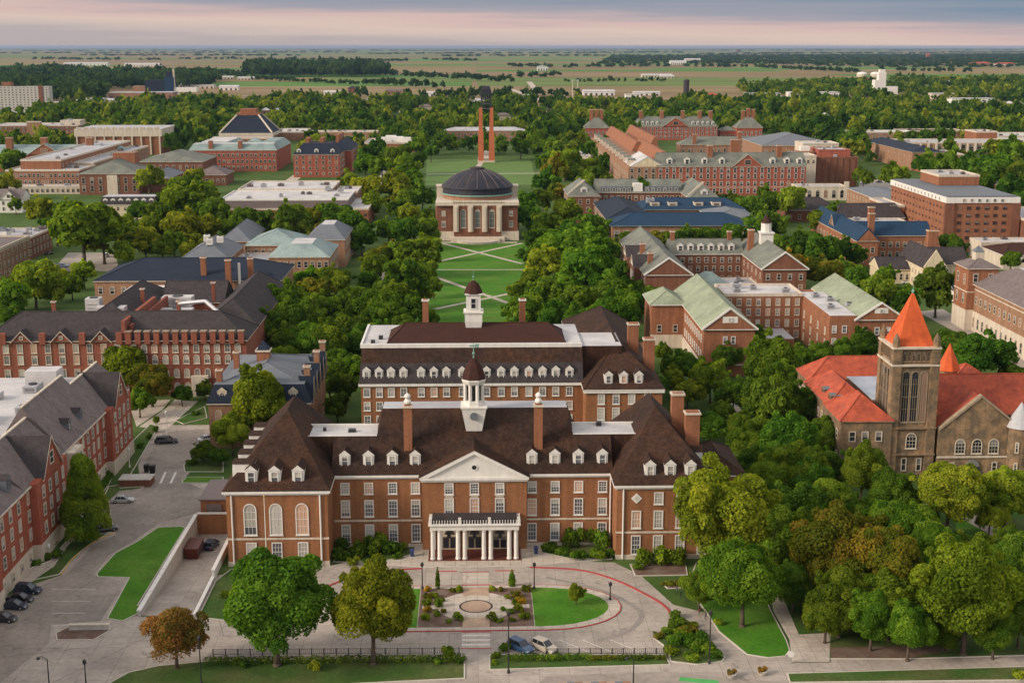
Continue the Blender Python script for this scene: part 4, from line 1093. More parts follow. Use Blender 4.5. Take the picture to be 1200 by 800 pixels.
def gablet(b, x, y, z, w, h, depth, side, wm, rm, win=True, trim=None):
    """cross gable rising from an eave: front face at (x, y), roof running back into the slope"""
    g = MB()
    g.loft([[(-w / 2, 0, 0), (w / 2, 0, 0), (0, 0, h)], [(-w / 2, .4, 0), (w / 2, .4, 0), (0, .4, h)]], wm)
    e = .35
    for s_ in (-1, 1):
        q = [(s_ * (w / 2 + e), -.3, -.25), (s_ * (w / 2 + e), depth * .3, -.25), (0, depth, h + .3), (0, -.3, h + .3)]
        g.face(q if s_ < 0 else q[::-1], rm)
        t_ = trim or stone_pale
        g.loft([[(s_ * (w / 2 + e), -.34, -.25), (s_ * (w / 2 + e), -.34, -.5), (s_ * (w / 2 + e), -.05, -.5), (s_ * (w / 2 + e), -.05, -.25)],
                [(0, -.34, h + .29), (0, -.34, h), (0, -.05, h), (0, -.05, h + .29)]], t_)
    o = inst("gable", g.mesh("gable"), b, (x, y, z), ROT[side])
    if win:
        me = one_mesh_window(w * .2, h * .4, trim or stone_pale, pane_dark)
        q = bpy.data.objects.new("window", me); COL.objects.link(q); q.parent = o; q.location = (0, -.01, h * .18)
    return o

# ---------------------------------------------------------------- near left: red brick block with steep grey roofs
b = B("brick_institute", "long red brick building with steep grey slate gables and white flat roof", "building", -81, 240)
XF = -81.0
part(b, "wall", lambda m: (m.box(-135, XF, 150, 300.5, 3.2, 14.5, brick_red)))
part(b, "stone_base", lambda m: m.box(-135.1, XF + .15, 149.9, 300.6, 0, 3.197, stone_pale))
part(b, "roof_deck", lambda m: m.box(-135, -88.5, 150, 300, 14.52, 17.6, roof_grey, roof_white))
blocks = [(150, 186, 21.0), (186.1, 214, 22.5), (214.1, 228, 18.5), (228.1, 252, 21.5), (252.1, 278, 23.5), (278.1, 300.9, 21.0)]
for i, (y0, y1, zr) in enumerate(blocks):
    pj = 1.6 if i % 2 == 1 else 0.0                 # projecting bays
    if pj:
        part(b, "bay", lambda m: m.box(XF + .01, XF + pj, y0 + 3, y1 - 3, 0, 14.9, brick_red))
        part(b, "stone_base", lambda m: m.box(XF + .2, XF + pj + .12, y0 + 2.9, y1 - 2.9, 0, 3.3, stone_pale))
    xr = -87.5 - (zr - 21) * .4
    def rf(m):
        e = XF + .5
        m.face([(e, y0, 14.6), (e, y1, 14.6), (xr, y1, zr), (xr, y0, zr)], roof_grey)
        m.face([(xr - 6, y1, 14.6), (xr - 6, y0, 14.6), (xr, y0, zr), (xr, y1, zr)], roof_grey)
        m.face([(e, y0, 14.6), (xr, y0, zr), (xr - 6, y0, 14.6)], roof_grey); m.face([(e, y1, 14.6), (xr - 6, y1, 14.6), (xr, y1, zr)], roof_grey)
        m.box(xr - .25, xr + .25, y0, y1, zr - .1, zr + .18, stone_pale)
    part(b, "roof", rf)
    part(b, "gutter", lambda m: m.box(XF + .05, XF + .65, y0, y1, 14.3, 14.597, stone_pale))
    if pj:
        gablet(b, XF + pj + .02, (y0 + y1) / 2, 14.9, (y1 - y0) * .46, 6.2, 9.5, 'right', brick_red, roof_slate)
    else:
        for q in ((y0 + y1) / 2 - 4, (y0 + y1) / 2 + 4):
            dormer(b, XF - 1.2, q, 16.2, 2.2, 2.6, 3.5, 'right', roof_slate, roof_steel)
    for zz in (4.4, 7.9, 11.2):
        n = max(3, int((y1 - y0) / 3.6))
        for yy in spread(y0 + .5, y1 - .5, n):
            inb = pj and y0 + 3.8 < yy < y1 - 3.8
            window(b, XF + (pj if inb else 0) + .01, yy, zz, 1.5, 2.4, ROT['right'], 'plain', stone_pale, pane_near)
winrow(b, 'right', XF + .16, spread(190, 300, 24), .8, 1.4, 1.9, style='plain', fm=stone_pale)
part(b, "stone_bay", lambda m: (m.box(XF + .16, XF + 2.2, 252, 258, 0, 14.25, stone_pale)))
for yy in (253.8, 256.2):
    for zz in (4.5, 8, 11.2): window(b, XF + 2.21, yy, zz, 1.3, 2.4, ROT['right'], 'plain', stone_pale, pane_near)
for (x, y, w_, d, h_) in ((-96, 250, 5, 4, 1.8), (-101, 262, 4, 7, 2.2), (-94, 270, 3, 3, 1.4), (-106, 281, 7, 3, 1.6), (-98, 288, 3, 5, 1.5), (-104, 240, 6, 5, 1.6), (-112, 268, 8, 3, 1.8), (-116, 285, 4, 4, 2.0), (-97, 234, 2, 2, 1.2), (-101, 224, 3, 2, 1.2), (-110, 252, 3, 3, 1.5)):
    vent(b, x, y, 17.6, w_, d, h_, roof_white if w_ > 5 else grey_metal)
chimney(b, -94, 232, 17.6, 20.4, 2, 2, brick_red); chimney(b, -95.5, 226, 17.6, 20.2, 2, 2, brick_red)
part(b, "roof_housing", lambda m: m.box(-101, -94, 292, 297, 17.63, 21.0, roof_white))

# ---------------------------------------------------------------- left: red brick hall with a row of parapet posts
b = B("brick_hall", "red brick hall with dark slate roofs and a row of parapet posts along its eave", "building", -94, 350)
wing(b, -132, -61.6, 350, 368, 15.0, brick_wine, ('hip', 6.2, roof_slate, dict(ins=9)), pane=True)
wing(b, -77.6, -61.6, 368.01, 432, 15.0, brick_wine, ('hip', 6.2, roof_slate, {}), pane=False)
wing(b, -112, -96, 368.01, 420, 15.0, brick_wine, ('hip', 5.6, roof_slate, {}), left=(8, [2, 6, 10.5], 1.5, 2.2))
wing(b, -96, -77.61, 404, 420, 15.0, brick_wine, ('hip', 5.4, roof_slate, dict(axis='x', ins=.1)), front=(5, [10.5], 1.6, 2.4))
for zz in (1.2, 5.0, 8.8, 11.9):
    winrow(b, 'front', 349.99, spread(-93, -62.5, 11), zz, 1.6, 2.5, style='arch', fm=stone_pale, pane=True)
    winrow(b, 'front', 349.99, spread(-131, -94, 10), zz, 1.6, 2.5, fm=stone_pale, pane=True)
for x in spread(-94, -61.6, 13): part(b, "parapet_post", lambda m: (m.box(x - .75, x + .75, 349.2, 350.6, 14.4, 17.6, brick_wine), m.box(x - .9, x + .9, 349.05, 350.75, 17.603, 17.9, stone_tan)))
for x in (-121, -110.5, -100): gablet(b, x, 349.3, 15.2, 5.2, 2.6, 6, 'front', brick_wine, roof_slate)
for x in (-126, -115.5, -105, -95.2): part(b, "parapet_post", lambda m: m.box(x - .8, x + .8, 349.2, 350.6, 14.4, 17.4, brick_wine))
for x, y, z0, z1 in ((-119, 372, 15, 24), (-84, 372, 12, 24), (-80, 402, 16, 24), (-99, 392, 16, 24)):
    chimney(b, x, y, z0, z1 - 2, 1.0, 1.0, brick_wine)
part(b, "parapet_wall", lambda m: (m.box(-94.6, -93.6, 350, 386, 15, 20.5, brick_wine), m.box(-93, -92.2, 352, 395, 14, 19, brick_wine)))
for (x, y, w_, d, h_) in ((-104, 376, 8, 4, 4.2), (-110, 380, 4, 4, 6.0), (-88, 386, 10, 3, 1.6), (-80, 378, 6, 3, 2.2), (-90, 398, 9, 5, 3.0)):
    vent(b, x, y, 15.3, w_, d, h_, roof_white)
part(b, "duct", lambda m: (m.tube((-70, 366, 18), (-76, 370, 22), .6, .6, grey_metal), m.tube((-76, 370, 22), (-84, 372, 21), .6, .6, grey_metal)))
part(b, "entrance", lambda m: (m.box(-76.5, -72, 348.6, 349.98, 0, 5.6, stone_pale), m.box(-75.3, -73.2, 348.4, 348.59, .2, 3.4, black_metal)))

# ---------------------------------------------------------------- long navy-roofed range behind it
b = B("brick_range", "long low range with plain navy hipped roof, behind the hall with parapet posts", "building", -98, 452)
wing(b, -130, -66.8, 451, 483, 13.6, brick_tan, ('hip', 5.4, roof_navy, dict(ins=14)), front=(16, [9.2], 1.6, 2.6))
for x, y in ((-93.5, 455), (-77, 452.5), (-84, 449)): chimney(b, x, y, 12, 21.5, 1.8, 1.8, brick_orange)
part(b, "pipe", lambda m: m.lathe(-80.5, 450, [(.45, 8), (.45, 20)], white, 10))
part(b, "roof_housing", lambda m: m.box(-117, -104, 438, 450, 0, 12.5, white))

# ---------------------------------------------------------------- small mansard hall next to the olive tree
b = B("mansard_hall", "small brown brick hall with blue-grey mansard roof behind the olive-yellow tree", "building", -50, 302)
wing(b, -62.5, -39, 301.5, 335, 10.5, brick_tan, ('mansard', 4.2, roof_navy, dict(ins=(1.6, 1.6, 1.6, 1.6), top=roof_steel)), pane=True)
part(b, "roof", lambda m: m.hip(-59.5, -42, 305, 332, 14.9, 2.6, roof_steel, over=.2))
for zz in (1.4, 6.0):
    winrow(b, 'front', 301.49, spread(-62, -40, 6), zz, 1.7, 3.2, style='arch', fm=stone_pale)
    winrow(b, 'left', -62.51, spread(302, 334, 7), zz, 1.7, 3.2, style='arch', fm=stone_pale)
for x in spread(-62, -40, 4): dormer(b, x, 301.9, 10.9, 2.2, 3.6, 2.0, 'front', roof_navy, stone_pale, arch=True)
for y in (306, 312, 319, 326, 332): gablet(b, -38.6, y, 10.4, 4.2, 5.4, 3.5, 'right', brick_tan, roof_navy)
chimney(b, -60.5, 306, 12, 18, 1.3, 1.3, brick_orange); chimney(b, -58.5, 318, 12, 19.5, 1.3, 1.3, brick_orange)
chimney(b, -40.3, 309, 11, 18, 1.4, 1.4, brick_tan); chimney(b, -39.6, 323, 11, 18.5, 1.4, 1.4, brick_tan); chimney(b, -39.4, 334, 11, 18.5, 1.4, 1.4, brick_tan)
part(b, "ventilator", lambda m: (m.box(-53.6, -50.6, 318, 321, 14, 19.2, brick_orange), m.box(-53.9, -50.3, 317.7, 321.3, 19.203, 19.6, stone_pale), m.lathe(-52.1, 319.5, [(2.2, 19.603), (.1, 21.8)], roof_navy, 4, .5)))

# ---------------------------------------------------------------- right: U-shaped hall with green copper roofs
b = B("copper_roof_hall", "U-shaped brown brick hall with pale green copper gable roofs around a courtyard", "building", 90, 367)
wing(b, 64.5, 79, 367, 424, 13.6, brick_orange, ('gable', 6.0, roof_green, dict(axis='y', over=.7)), band=[3.2], trim=white, pane=True)
wing(b, 54.5, 64.49, 404, 421, 13.55, brick_orange, ('hip', 3.4, roof_green, dict(over=.7)), front=(2, [5], 1.5, 2.4), trim=white)
wing(b, 79.01, 103.9, 414, 432, 14.6, brick_orange, ('flat', .7, roof_white), front=(8, [1.0, 4.6, 8.2, 11.4], 1.5, 2.3), pane=True)
wing(b, 104, 126, 381, 432, 13.2, brick_orange, None, left=(6, [1, 4.6, 8.2], 1.4, 2.2), pane=True, trim=white)
part(b, "roof", lambda m: (m.box(104.1, 112, 381.2, 420, 13.22, 14.6, brick_orange, roof_white)))
part(b, "roof", lambda m: m.hip(112.01, 126, 381, 432, 13.5, 5.0, roof_green, over=.7, ins=0, axis='y', trim=white))
def gb(m):
    for x0, x1, z, h_, y in ((112.01, 126, 13.52, 4.6, 380.26),):
        p = [(x0, y, z), (x1, y, z), ((x0 + x1) / 2, y, z + h_)]
        m.loft([p, [(a, y + .4, c) for a, _, c in p]], brick_orange)
part(b, "gable", gb)
def verge(b, x0, x1, y, z, h, m_):
    def fn(m):
        xm = (x0 + x1) / 2
        for s_, xe in ((-1, x0 - .8), (1, x1 + .8)):
            m.loft([[(xe, y - .15, z - .35), (xe, y - .15, z + .25), (xe, y + .25, z + .25), (xe, y + .25, z - .35)], [(xm, y - .15, z + h - .35), (xm, y - .15, z + h + .25), (xm, y + .25, z + h + .25), (xm, y + .25, z + h - .35)]], m_)
    part(b, "verge_board", fn)
verge(b, 64.5, 79, 366.1, 13.9, 6.1, white); verge(b, 112.01, 126, 380.1, 13.5, 5.1, white)
part(b, "gable_trim", lambda m: (m.box(69.6, 73.9, 366.2, 366.46, 15.7, 17.5, white), m.box(117, 121, 380.2, 380.43, 15.4, 17.0, white)))
for x in (70.6, 72.9): [window(b, x, 366.99, zz, 1.3, 2.3, 0, 'plain', white, pane_near) for zz in (4.6, 9.4)]
window(b, 71.75, 366.15, 16.0, 1.2, 1.2, 0, 'plain', white, pane_near); window(b, 119, 380.15, 15.6, 1.1, 1.1, 0, 'plain', white, pane_near)
for x in (114.5, 118.2, 121.5): [window(b, x, 380.99, zz, 1.4, 2.3, 0, 'plain', white, pane_near) for zz in (4.4, 8.8)]
for x in (105.5, 108.5): [window(b, x, 380.99, zz, 1.4, 2.3, 0, 'plain', white, pane_near) for zz in (1.5, 5.6, 9.4)]
winrow(b, 'left', 64.49, spread(369, 402, 9), 9.2, 1.4, 2.4, style='plain', fm=white); winrow(b, 'left', 64.49, spread(369, 402, 9), 4.6, 1.4, 2.4, style='plain', fm=white)
part(b, "stone_base", lambda m: (m.box(54.3, 64.3, 403.8, 404.2, 0, 4.2, stone_pale), m.box(64.2, 64.48, 367, 403.7, 0, 3.1, stone_pale)))
part(b, "canopy", lambda m: m.box(84, 98, 398, 413.9, 0, 4.0, brick_orange, roof_gravel))
for x, y, z in ((110, 404, 14.6), (107, 392, 14.6), (90, 424, 14.7), (84, 420, 14.7), (107, 410, 14.6)): vent(b, x, y, z, 2.4, 2, 1.3)
vent(b, 113.8, 396, 14.0, 2.2, 2.2, 1.6)

# ---------------------------------------------------------------- right: stone hall with red tiled tower
b = B("stone_tower_hall", "brown stone hall with red tiled roofs and square tower under an orange spire", "building", 95, 277)
def tower(m):
    m.box(90.2, 99.4, 277, 286.6, 0, 28.6, stone_brown)
    for x in (90.0, 98.3):
        for y in (276.8, 285.5): m.box(x - .35, x + 1.65, y - .35, y + 1.65, 0, 28.6, stone_brown)
part(b, "tower", tower)
for zz in (4.6, 10.6, 24.6, 28.4): part(b, "string_course", lambda m: m.box(89.5, 100.1, 276.3, 287.3, zz, zz + .4, stone_pale if zz > 20 else stone_brown))
for x, y in ((90.4, 277.2), (99.2, 277.2), (90.4, 286.4), (99.2, 286.4)): part(b, "pinnacle", lambda m: m.lathe(x, y, [(.8, 28.803), (.8, 30.4), (.05, 31.9)], stone_brown, 8))
part(b, "spire", lambda m: (m.loft([[(90.4, 277.3, 28.7), (99.2, 277.3, 28.7), (99.2, 286.3, 28.7), (90.4, 286.3, 28.7)], [(91.0, 277.9, 29.6), (98.6, 277.9, 29.6), (98.6, 285.7, 29.6), (91.0, 285.7, 29.6)], [(94.7, 281.7, 39.9), (94.9, 281.7, 39.9), (94.9, 281.9, 39.9), (94.7, 281.9, 39.9)]], roof_spire)))
part(b, "spire_finial", lambda m: m.lathe(94.8, 281.8, [(.25, 39.7), (.35, 40.2), (.06, 40.6), (.04, 41.4)], copper_green, 8))
for x in spread(91.8, 98.0, 6): window(b, x, 276.99, 25.6, .85, 2.3, 0, 'arch', stone_brown, pane_dark)
for y in spread(279, 285.6, 5): window(b, 90.19, y, 25.6, .85, 2.3, ROT['left'], 'arch', stone_brown, pane_dark)
for x in spread(92.0, 97.8, 3): window(b, x, 276.99, 12.0, 1.8, 11.5, 0, 'arch', stone_tan, pane_dark)
for y in spread(279.2, 285.4, 3): window(b, 90.19, y, 12.0, 1.75, 11.5, ROT['left'], 'arch', stone_tan, pane_dark)
window(b, 94.9, 276.98, 6.0, 2.4, 3.6, 0, 'arch', stone_pale, pane_dark)
for x in (93.6, 96.9): window(b, x, 276.98, .9, 1.2, 3.0, 0, 'plain', stone_pale, pane_dark)
# gabled front right of the tower
wing(b, 100.62, 120, 276.4, 300, 10.2, stone_brown, None)
part(b, "gable", lambda m: m.loft([[(101.2, y, 10.2), (118.6, y, 10.2), (109.6, y, 17.6)] for y in (276.41, 277.4)], stone_brown))
for xe in (100.7, 119.1): part(b, "gable_coping", lambda m: m.loft([[(xe, 276.2, 10.1), (xe, 276.2, 10.7), (xe, 277.6, 10.7), (xe, 277.6, 10.1)], [(109.6, 276.2, 17.6), (109.6, 276.2, 18.2), (109.6, 277.6, 18.2), (109.6, 277.6, 17.6)]], stone_tan))
part(b, "roof", lambda m: (m.face([(100.7, 276.9, 10.3), (109.6, 276.9, 17.7), (109.6, 290, 17.7), (100.7, 284, 10.3)], roof_tile), m.face([(118.6, 276.9, 10.3), (118.6, 284, 10.3), (109.6, 290, 17.7), (109.6, 276.9, 17.7)], roof_tile),
                          m.hip(99.5, 150, 283, 303, 12, 6.8, roof_tile, over=.3, ins=3, trim=stone_brown)))
part(b, "wall", lambda m: m.box(120.01, 150, 284, 302, 0, 11.7, stone_brown))
for x in (105.6, 109.3, 113.0):
    window(b, x, 276.38, 4.9, 2.3, 3.4, 0, 'arch', stone_pale, pane_dark)
part(b, "string_course", lambda m: m.box(100.64, 117.8, 276.15, 276.39, 4.0, 4.4, stone_pale))
part(b, "arched_door", lambda m: m.loft([[(108.6 + x, y, z) for x, z in arch_pts(3.0, 3.6)] for y in (276.39, 276.0)], pane_dark))
window(b, 104, 276.38, .8, 1.2, 2.2, 0, 'plain', stone_pale, pane_dark); window(b, 113.5, 276.38, .8, 1.2, 2.2, 0, 'plain', stone_pale, pane_dark)
part(b, "turret", lambda m: (m.lathe(118.6, 276.6, [(2.6, 0), (2.6, 10.8), (3.0, 11.0)], stone_brown, 16)))
part(b, "turret_roof", lambda m: m.lathe(118.6, 276.6, [(3.1, 11.003), (2.4, 12.4), (.1, 16.4)], roof_gravel, 16))
for a in (-.5, .5): window(b, 118.6 + 2.62 * math.sin(a), 276.6 - 2.62 * math.cos(a), 5.6, .8, 2.4, a, 'plain', stone_pale, pane_dark); window(b, 118.6 + 2.62 * math.sin(a), 276.6 - 2.62 * math.cos(a), 1.0, .8, 2.4, a, 'plain', stone_pale, pane_dark)
winrow(b, 'front', 283.99, [123, 127, 131, 135], 5.5, 1.8, 3.4, style='arch', fm=stone_pale, gm=pane_dark)
# left wing of the stone hall
wing(b, 79, 90.19, 276, 290, 12.4, stone_brown, ('hip', 4.6, roof_tile, dict(over=.4)), trim=stone_brown)
wing(b, 80, 89.9, 290.01, 312, 12.0, stone_brown, ('hip', 4.2, roof_tile, dict(over=.4, axis='y')), trim=stone_brown)
wing(b, 81, 112, 312.01, 324, 12.2, stone_brown, ('hip', 4.8, roof_tile, dict(over=.4)), trim=stone_brown, left=(5, [3, 7.5], 1.4, 2.6))
part(b, "skylight_roof", lambda m: m.box(89.91, 104, 290.01, 312, 0, 13.6, stone_brown, roof_glass))
for x in (81.6, 84.4, 87.4):
    window(b, x, 275.99, 8.0, 1.5, 2.3, 0, 'plain', stone_pale, pane_dark); window(b, x, 275.99, 3.2, 1.5, 2.6, 0, 'plain', stone_pale, pane_dark)
winrow(b, 'left', 78.99, spread(277, 290, 4), 8.0, 1.5, 2.3, style='plain', fm=stone_pale, gm=pane_dark); winrow(b, 'left', 78.99, spread(277, 290, 4), 3.2, 1.5, 2.3, style='plain', fm=stone_pale, gm=pane_dark)
winrow(b, 'left', 79.99, spread(291, 303, 4), 7.5, 1.3, 2.2, style='plain', fm=stone_pale, gm=pane_dark)
for y in (281, 293, 299): dormer(b, 80.9, y, 13.0, 2.4, 1.5, 2.6, 'left', roof_steel, stone_brown, pane=False, gm=pane_dark)
part(b, "stair_turret", lambda m: (m.lathe(111.6, 303, [(2.2, 0), (2.2, 17.2), (2.5, 17.4)], stone_brown, 8)))
part(b, "turret_roof", lambda m: m.lathe(111.6, 303, [(2.8, 17.403), (2.1, 19.2), (.1, 23.6)], roof_spire, 8))
wing(b, 113, 124, 304.5, 316, 13.2, stone_brown, ('hip', 3.6, roof_tile, dict(over=.4)), trim=stone_brown)

# ---------------------------------------------------------------- grey-green roofed hall with a white cupola
b = B("cupola_hall", "brick hall with grey-green roofs and small white cupola, behind the copper-roofed courtyard hall", "building", 88, 455)
wing(b, 60, 76, 462, 545, 13.0, brick_dark, ('gable', 6.0, roof_olive, dict(axis='y', over=.6)), left=(12, [2.0, 5.6, 9.4], 1.5, 2.4), trim=white)
verge(b, 60, 76, 461.3, 13.3, 6.1, white)
for y in (482, 505):
    part(b, "pavilion", lambda m: m.box(57.5, 59.99, y - 6, y + 6, 0, 13.6, brick_dark))
    gablet(b, 57.45, y, 13.6, 11, 3.6, 9, 'left', white, roof_slate)
    winrow(b, 'left', 57.49, spread(y - 5, y + 5, 3), 2, 1.5, 3, fm=white, style='plain', pane=False); winrow(b, 'left', 57.49, spread(y - 5, y + 5, 3), 8.6, 1.5, 3, fm=white, style='plain', pane=False)
    chimney(b, 63, y - 8, 12, 19.5, 1.8, 1.8, brick_orange)
wing(b, 76.01, 104, 512, 526, 12.6, brick_dark, ('hip', 5.0, roof_olive, dict(axis='x', ins=.1)), front=(9, [2, 6, 9.4], 1.5, 2.2), trim=white)
for x in spread(78, 102, 6): dormer(b, x, 513.4, 13.6, 2.4, 3.4, 3.4, 'front', roof_olive, white, pane=False)
wing(b, 104.01, 120, 474, 526, 12.8, brick_dark, ('gable', 6.2, roof_olive, dict(axis='y', over=.6)), front=(4, [5, 9], 1.5, 2.4), left=(7, [5, 9], 1.4, 2.2), trim=white)
verge(b, 104.01, 120, 473.3, 13.1, 6.3, white)
wing(b, 78, 103.9, 480, 495, 6.0, brick_dark, ('flat', .5, roof_gravel))
part(b, "skylight_roof", lambda m: m.loft([[(80, 482, 6.1), (93, 482, 6.1), (93, 493, 6.1), (80, 493, 6.1)], [(85, 486.5, 10), (88, 486.5, 10), (88, 488, 10), (85, 488, 10)]], roof_teal))
part(b, "cupola_base", lambda m: (m.box(109.6, 114.4, 505, 510, 16, 21.6, white), m.box(109.2, 114.8, 504.6, 510.4, 21.603, 22.1, white)))
part(b, "lantern", lambda m: (m.lathe(112, 507.5, [(2.0, 22.103), (2.0, 25.4), (2.3, 25.6)], white, 8, .5), m.lathe(112, 507.5, [(2.2, 25.603), (1.2, 27.2), (.2, 28.6), (.08, 30)], roof_maroon, 8, .5)))
chimney(b, 106.5, 509, 13, 23, 2.2, 2.2, brick_orange); chimney(b, 77.5, 519, 13, 21, 1.6, 1.6, brick_orange); chimney(b, 100, 519, 13, 21, 1.6, 1.6, brick_orange)

# ---------------------------------------------------------------- blue-roofed hall
b = B("blue_roof_hall", "long tan brick hall with bright blue seamed metal roof right of the great lawn", "building", 94, 604)
wing(b, 62.5, 126, 604, 626, 11.6, brick_tan, ('hip', 4.6, roof_blue, dict(over=.9)), front=(15, [1.5, 6.4], 2.4, 3.2), trim=roof_teal, win_m=stone_pale)
wing(b, 62.5, 84, 626.01, 694, 11.6, brick_tan, ('hip', 4.6, roof_navy, dict(over=.9, axis='y')), left=(14, [1.5, 6.4], 2.2, 3.2), trim=stone_pale)
wing(b, 84.01, 134, 660, 690, 12.2, brick_tan, ('hip', 4.2, roof_blue, dict(over=.9, ins=8)), trim=roof_teal)
wing(b, 112, 134, 626.01, 659.9, 11.9, brick_tan, ('hip', 3.0, roof_steel, dict(over=.6)), trim=stone_pale)
for x in (90, 99, 112, 121): dormer(b, x, 664.2, 13.6, 4.6, 2.2, 4, 'front', roof_blue, stone_pale, pane=False, flat=True)
vent(b, 88, 668, 15, 4, 3, 2.4)

# ---------------------------------------------------------------- olive-roofed long hall
b = B("slate_roof_hall", "red brick hall with grey-green slate roof, white dormer strip and gabled end pavilions", "building", 88, 722)
wing(b, 66, 112, 722, 742, 14.0, brick_dark, ('hip', 6.5, roof_olive, dict(ins=.1, axis='x')), front=(14, [2, 6, 10], 1.8, 2.6), trim=stone_pale)
for px0, px1, yf in ((49.5, 66, 705), (112, 127.5, 692)):
    wing(b, px0, px1 - .01, yf, 742, 14.0, brick_dark, ('hip', 6.6, roof_olive, dict(axis='y', ins=6)), front=(4, [2, 6, 10], 1.8, 2.6), left=(6, [2, 6, 10], 1.8, 2.6), trim=stone_pale)
    xm = (px0 + px1) / 2
    dormer(b, xm, yf + 1.4, 15.2, 3.6, 4.0, 4, 'front', roof_olive, white, pane=False)
    part(b, "gable_coping", lambda m: m.loft([[(px0 - .6, y, 14.3), (px0 + 1.4, y, 14.3), (xm + 1.2, y, 22), (xm, y, 22.2)] for y in (yf + 8, yf + 9)], stone_pale))
part(b, "dormer_strip", lambda m: (m.box(68.5, 85, 722.6, 727, 14.3, 17.4, roof_steel), m.box(92, 111, 722.6, 727, 14.3, 17.4, roof_steel), m.box(86, 91, 722.3, 728, 14.3, 19, white)))
winrow(b, 'front', 722.58, spread(68.5, 85, 6), 14.8, 1.6, 1.9, fm=white, pane=False); winrow(b, 'front', 722.58, spread(92, 111, 6), 14.8, 1.6, 1.9, fm=white, pane=False)

# ---------------------------------------------------------------- large library-like hall
b = B("grand_brick_hall", "grand red brick hall with olive slate roof, white dormers, tall chimneys and central gable", "building", 160, 835)
wing(b, 114, 208, 835, 853, 18.0, brick_red, ('hip', 8.0, roof_olive, dict(axis='x', ins=1)), front=(22, [1.5, 6, 10.6, 14.4], 2.0, 3.0), band=[5.0], trim=stone_pale, win_m=white)
gablet(b, 171, 834.6, 18, 20, 7.6, 9, 'front', brick_red, roof_olive)
for x in (122, 133, 144, 155, 187, 196, 204): dormer(b, x, 836.5, 19.4, 3.4, 4.6, 4, 'front', roof_olive, white, pane=False)
for x in (148, 166, 192): chimney(b, x, 842 if x != 166 else 852, 20, 31 if x != 166 else 34, 3.2 if x != 166 else 6, 3, brick_orange)
wing(b, 96, 113.9, 835, 1110, 18, brick_tan, None, left=(30, [2, 6.5, 11], 2.2, 2.8), front=(4, [1.5, 6, 10.6, 14.4], 2, 3), trim=stone_pale)
wing(b, 98, 118, 836, 880, 18.05, cream, ('gable', 6, roof_white, dict(axis='y')), z0=17.5)
def shed(m):
    for x0, y0, y1, zt in ((116, 855, 985, 26), (112, 960, 1150, 25), (130, 1000, 1160, 25.5)):
        m.loft([[(x0, y0, 18), (x0 + 7, y0, 18), (x0 + 7, y1, 18), (x0, y1, 18)], [(x0 + 4, y0, zt), (x0 + 6, y0, zt), (x0 + 6, y1, zt), (x0 + 4, y1, zt)]], brick_orange)
part(b, "roof_light", shed)
for k, y in enumerate(range(850, 1100, 24)): dormer(b, 97, y, 18.4, 4, 4, 5, 'left', roof_olive, stone_pale, pane=False)
wing(b, 122, 206, 872, 890, 17, brick_red, ('hip', 4.6, roof_olive, dict(axis='x')), trim=stone_pale)
wing(b, 206, 220, 858, 880, 22.5, stone_pale, ('flat', .8, roof_white), front=(4, [18], 1.6, 2.4))

b = B("brick_stack_block", "windowless plain red brick cube joined to the right of the grand brick hall", "building", 232, 868)
wing(b, 209, 250, 868, 900, 20.5, brick_dark, ('flat', .9, roof_gravel), trim=brick_dark)
wing(b, 226, 247, 876, 898, 25, brick_red, ('flat', .6, roof_gravel), z0=20.6, trim=brick_red)
for x in np.linspace(211, 248, 10): part(b, "buttress", lambda m: m.box(x - .4, x + .4, 867.6, 867.99, 0, 20.2, brick_dark))
part(b, "roof_housing", lambda m: (m.box(213, 224, 880, 890, 20.7, 24, brick_orange), m.box(216, 222, 884, 889, 24.01, 27, white)))
b = B("pale_annex", "low pale stone annex with arched bays standing before the plain brick cube", "building", 214, 806)
wing(b, 196, 226, 806, 822, 8.0, stone_pale, ('flat', .8, roof_gravel), front=(6, [1.5], 2.6, 5.0), style='arch')
wing(b, 226.01, 246, 806, 822, 5.5, stone_pale, ('flat', .8, roof_gravel), front=(3, [1.5], 2.0, 2.4))
part(b, "gable", lambda m: m.box(224.5, 227.5, 805.5, 806.2, 0, 11.5, stone_pale))
b = B("dark_roof_house", "low brick house under a dark hipped roof in front of the pale stone annex", "building", 196, 700)
wing(b, 166, 196, 706, 726, 6, brick_dark, ('hip', 6.0, roof_slate, {}), front=(6, [1.5], 1.6, 2.4))
b = B("grey_roof_hall", "brick hall with flat grey roof and pink-stone penthouse behind the grand brick hall", "building", 262, 1010)
wing(b, 212, 268, 985, 1060, 20, brick_tan, ('hip', 7, roof_steel, {}), front=(10, [14], 2, 3))
wing(b, 236, 262, 960, 984.9, 23, stone_pale, ('flat', .8, roof_white), front=(5, [18.5], 2, 3))

# ---------------------------------------------------------------- far chateau group
b = B("far_brick_dormitory", "far brick dormitory with grey hipped roof, many chimneys and a central gable", "building", 200, 1337)
wing(b, 158, 242, 1337, 1355, 13.5, brick_red, ('hip', 9.5, roof_olive, dict(axis='x', ins=8)), front=(20, [2, 6, 10], 2, 2.8), win_m=white)
gablet(b, 200, 1336.5, 13.5, 26, 9, 8, 'front', brick_red, roof_olive)
for x in (166, 187, 208, 225, 236): chimney(b, x, 1345, 18, 29, 3.4, 3, brick_orange)
for x in spread(160, 184, 5) + spread(215, 240, 5): dormer(b, x, 1338, 15, 2.6, 4, 4, 'front', roof_olive, white, pane=False)
b = B("far_brick_pavilion", "far brick pavilion with clustered orange chimneys, right of the far dormitory", "building", 285, 1345)
wing(b, 262, 288, 1340, 1362, 12, brick_red, ('hip', 11, roof_olive, {}), front=(6, [2, 6], 2, 2.8), win_m=white)
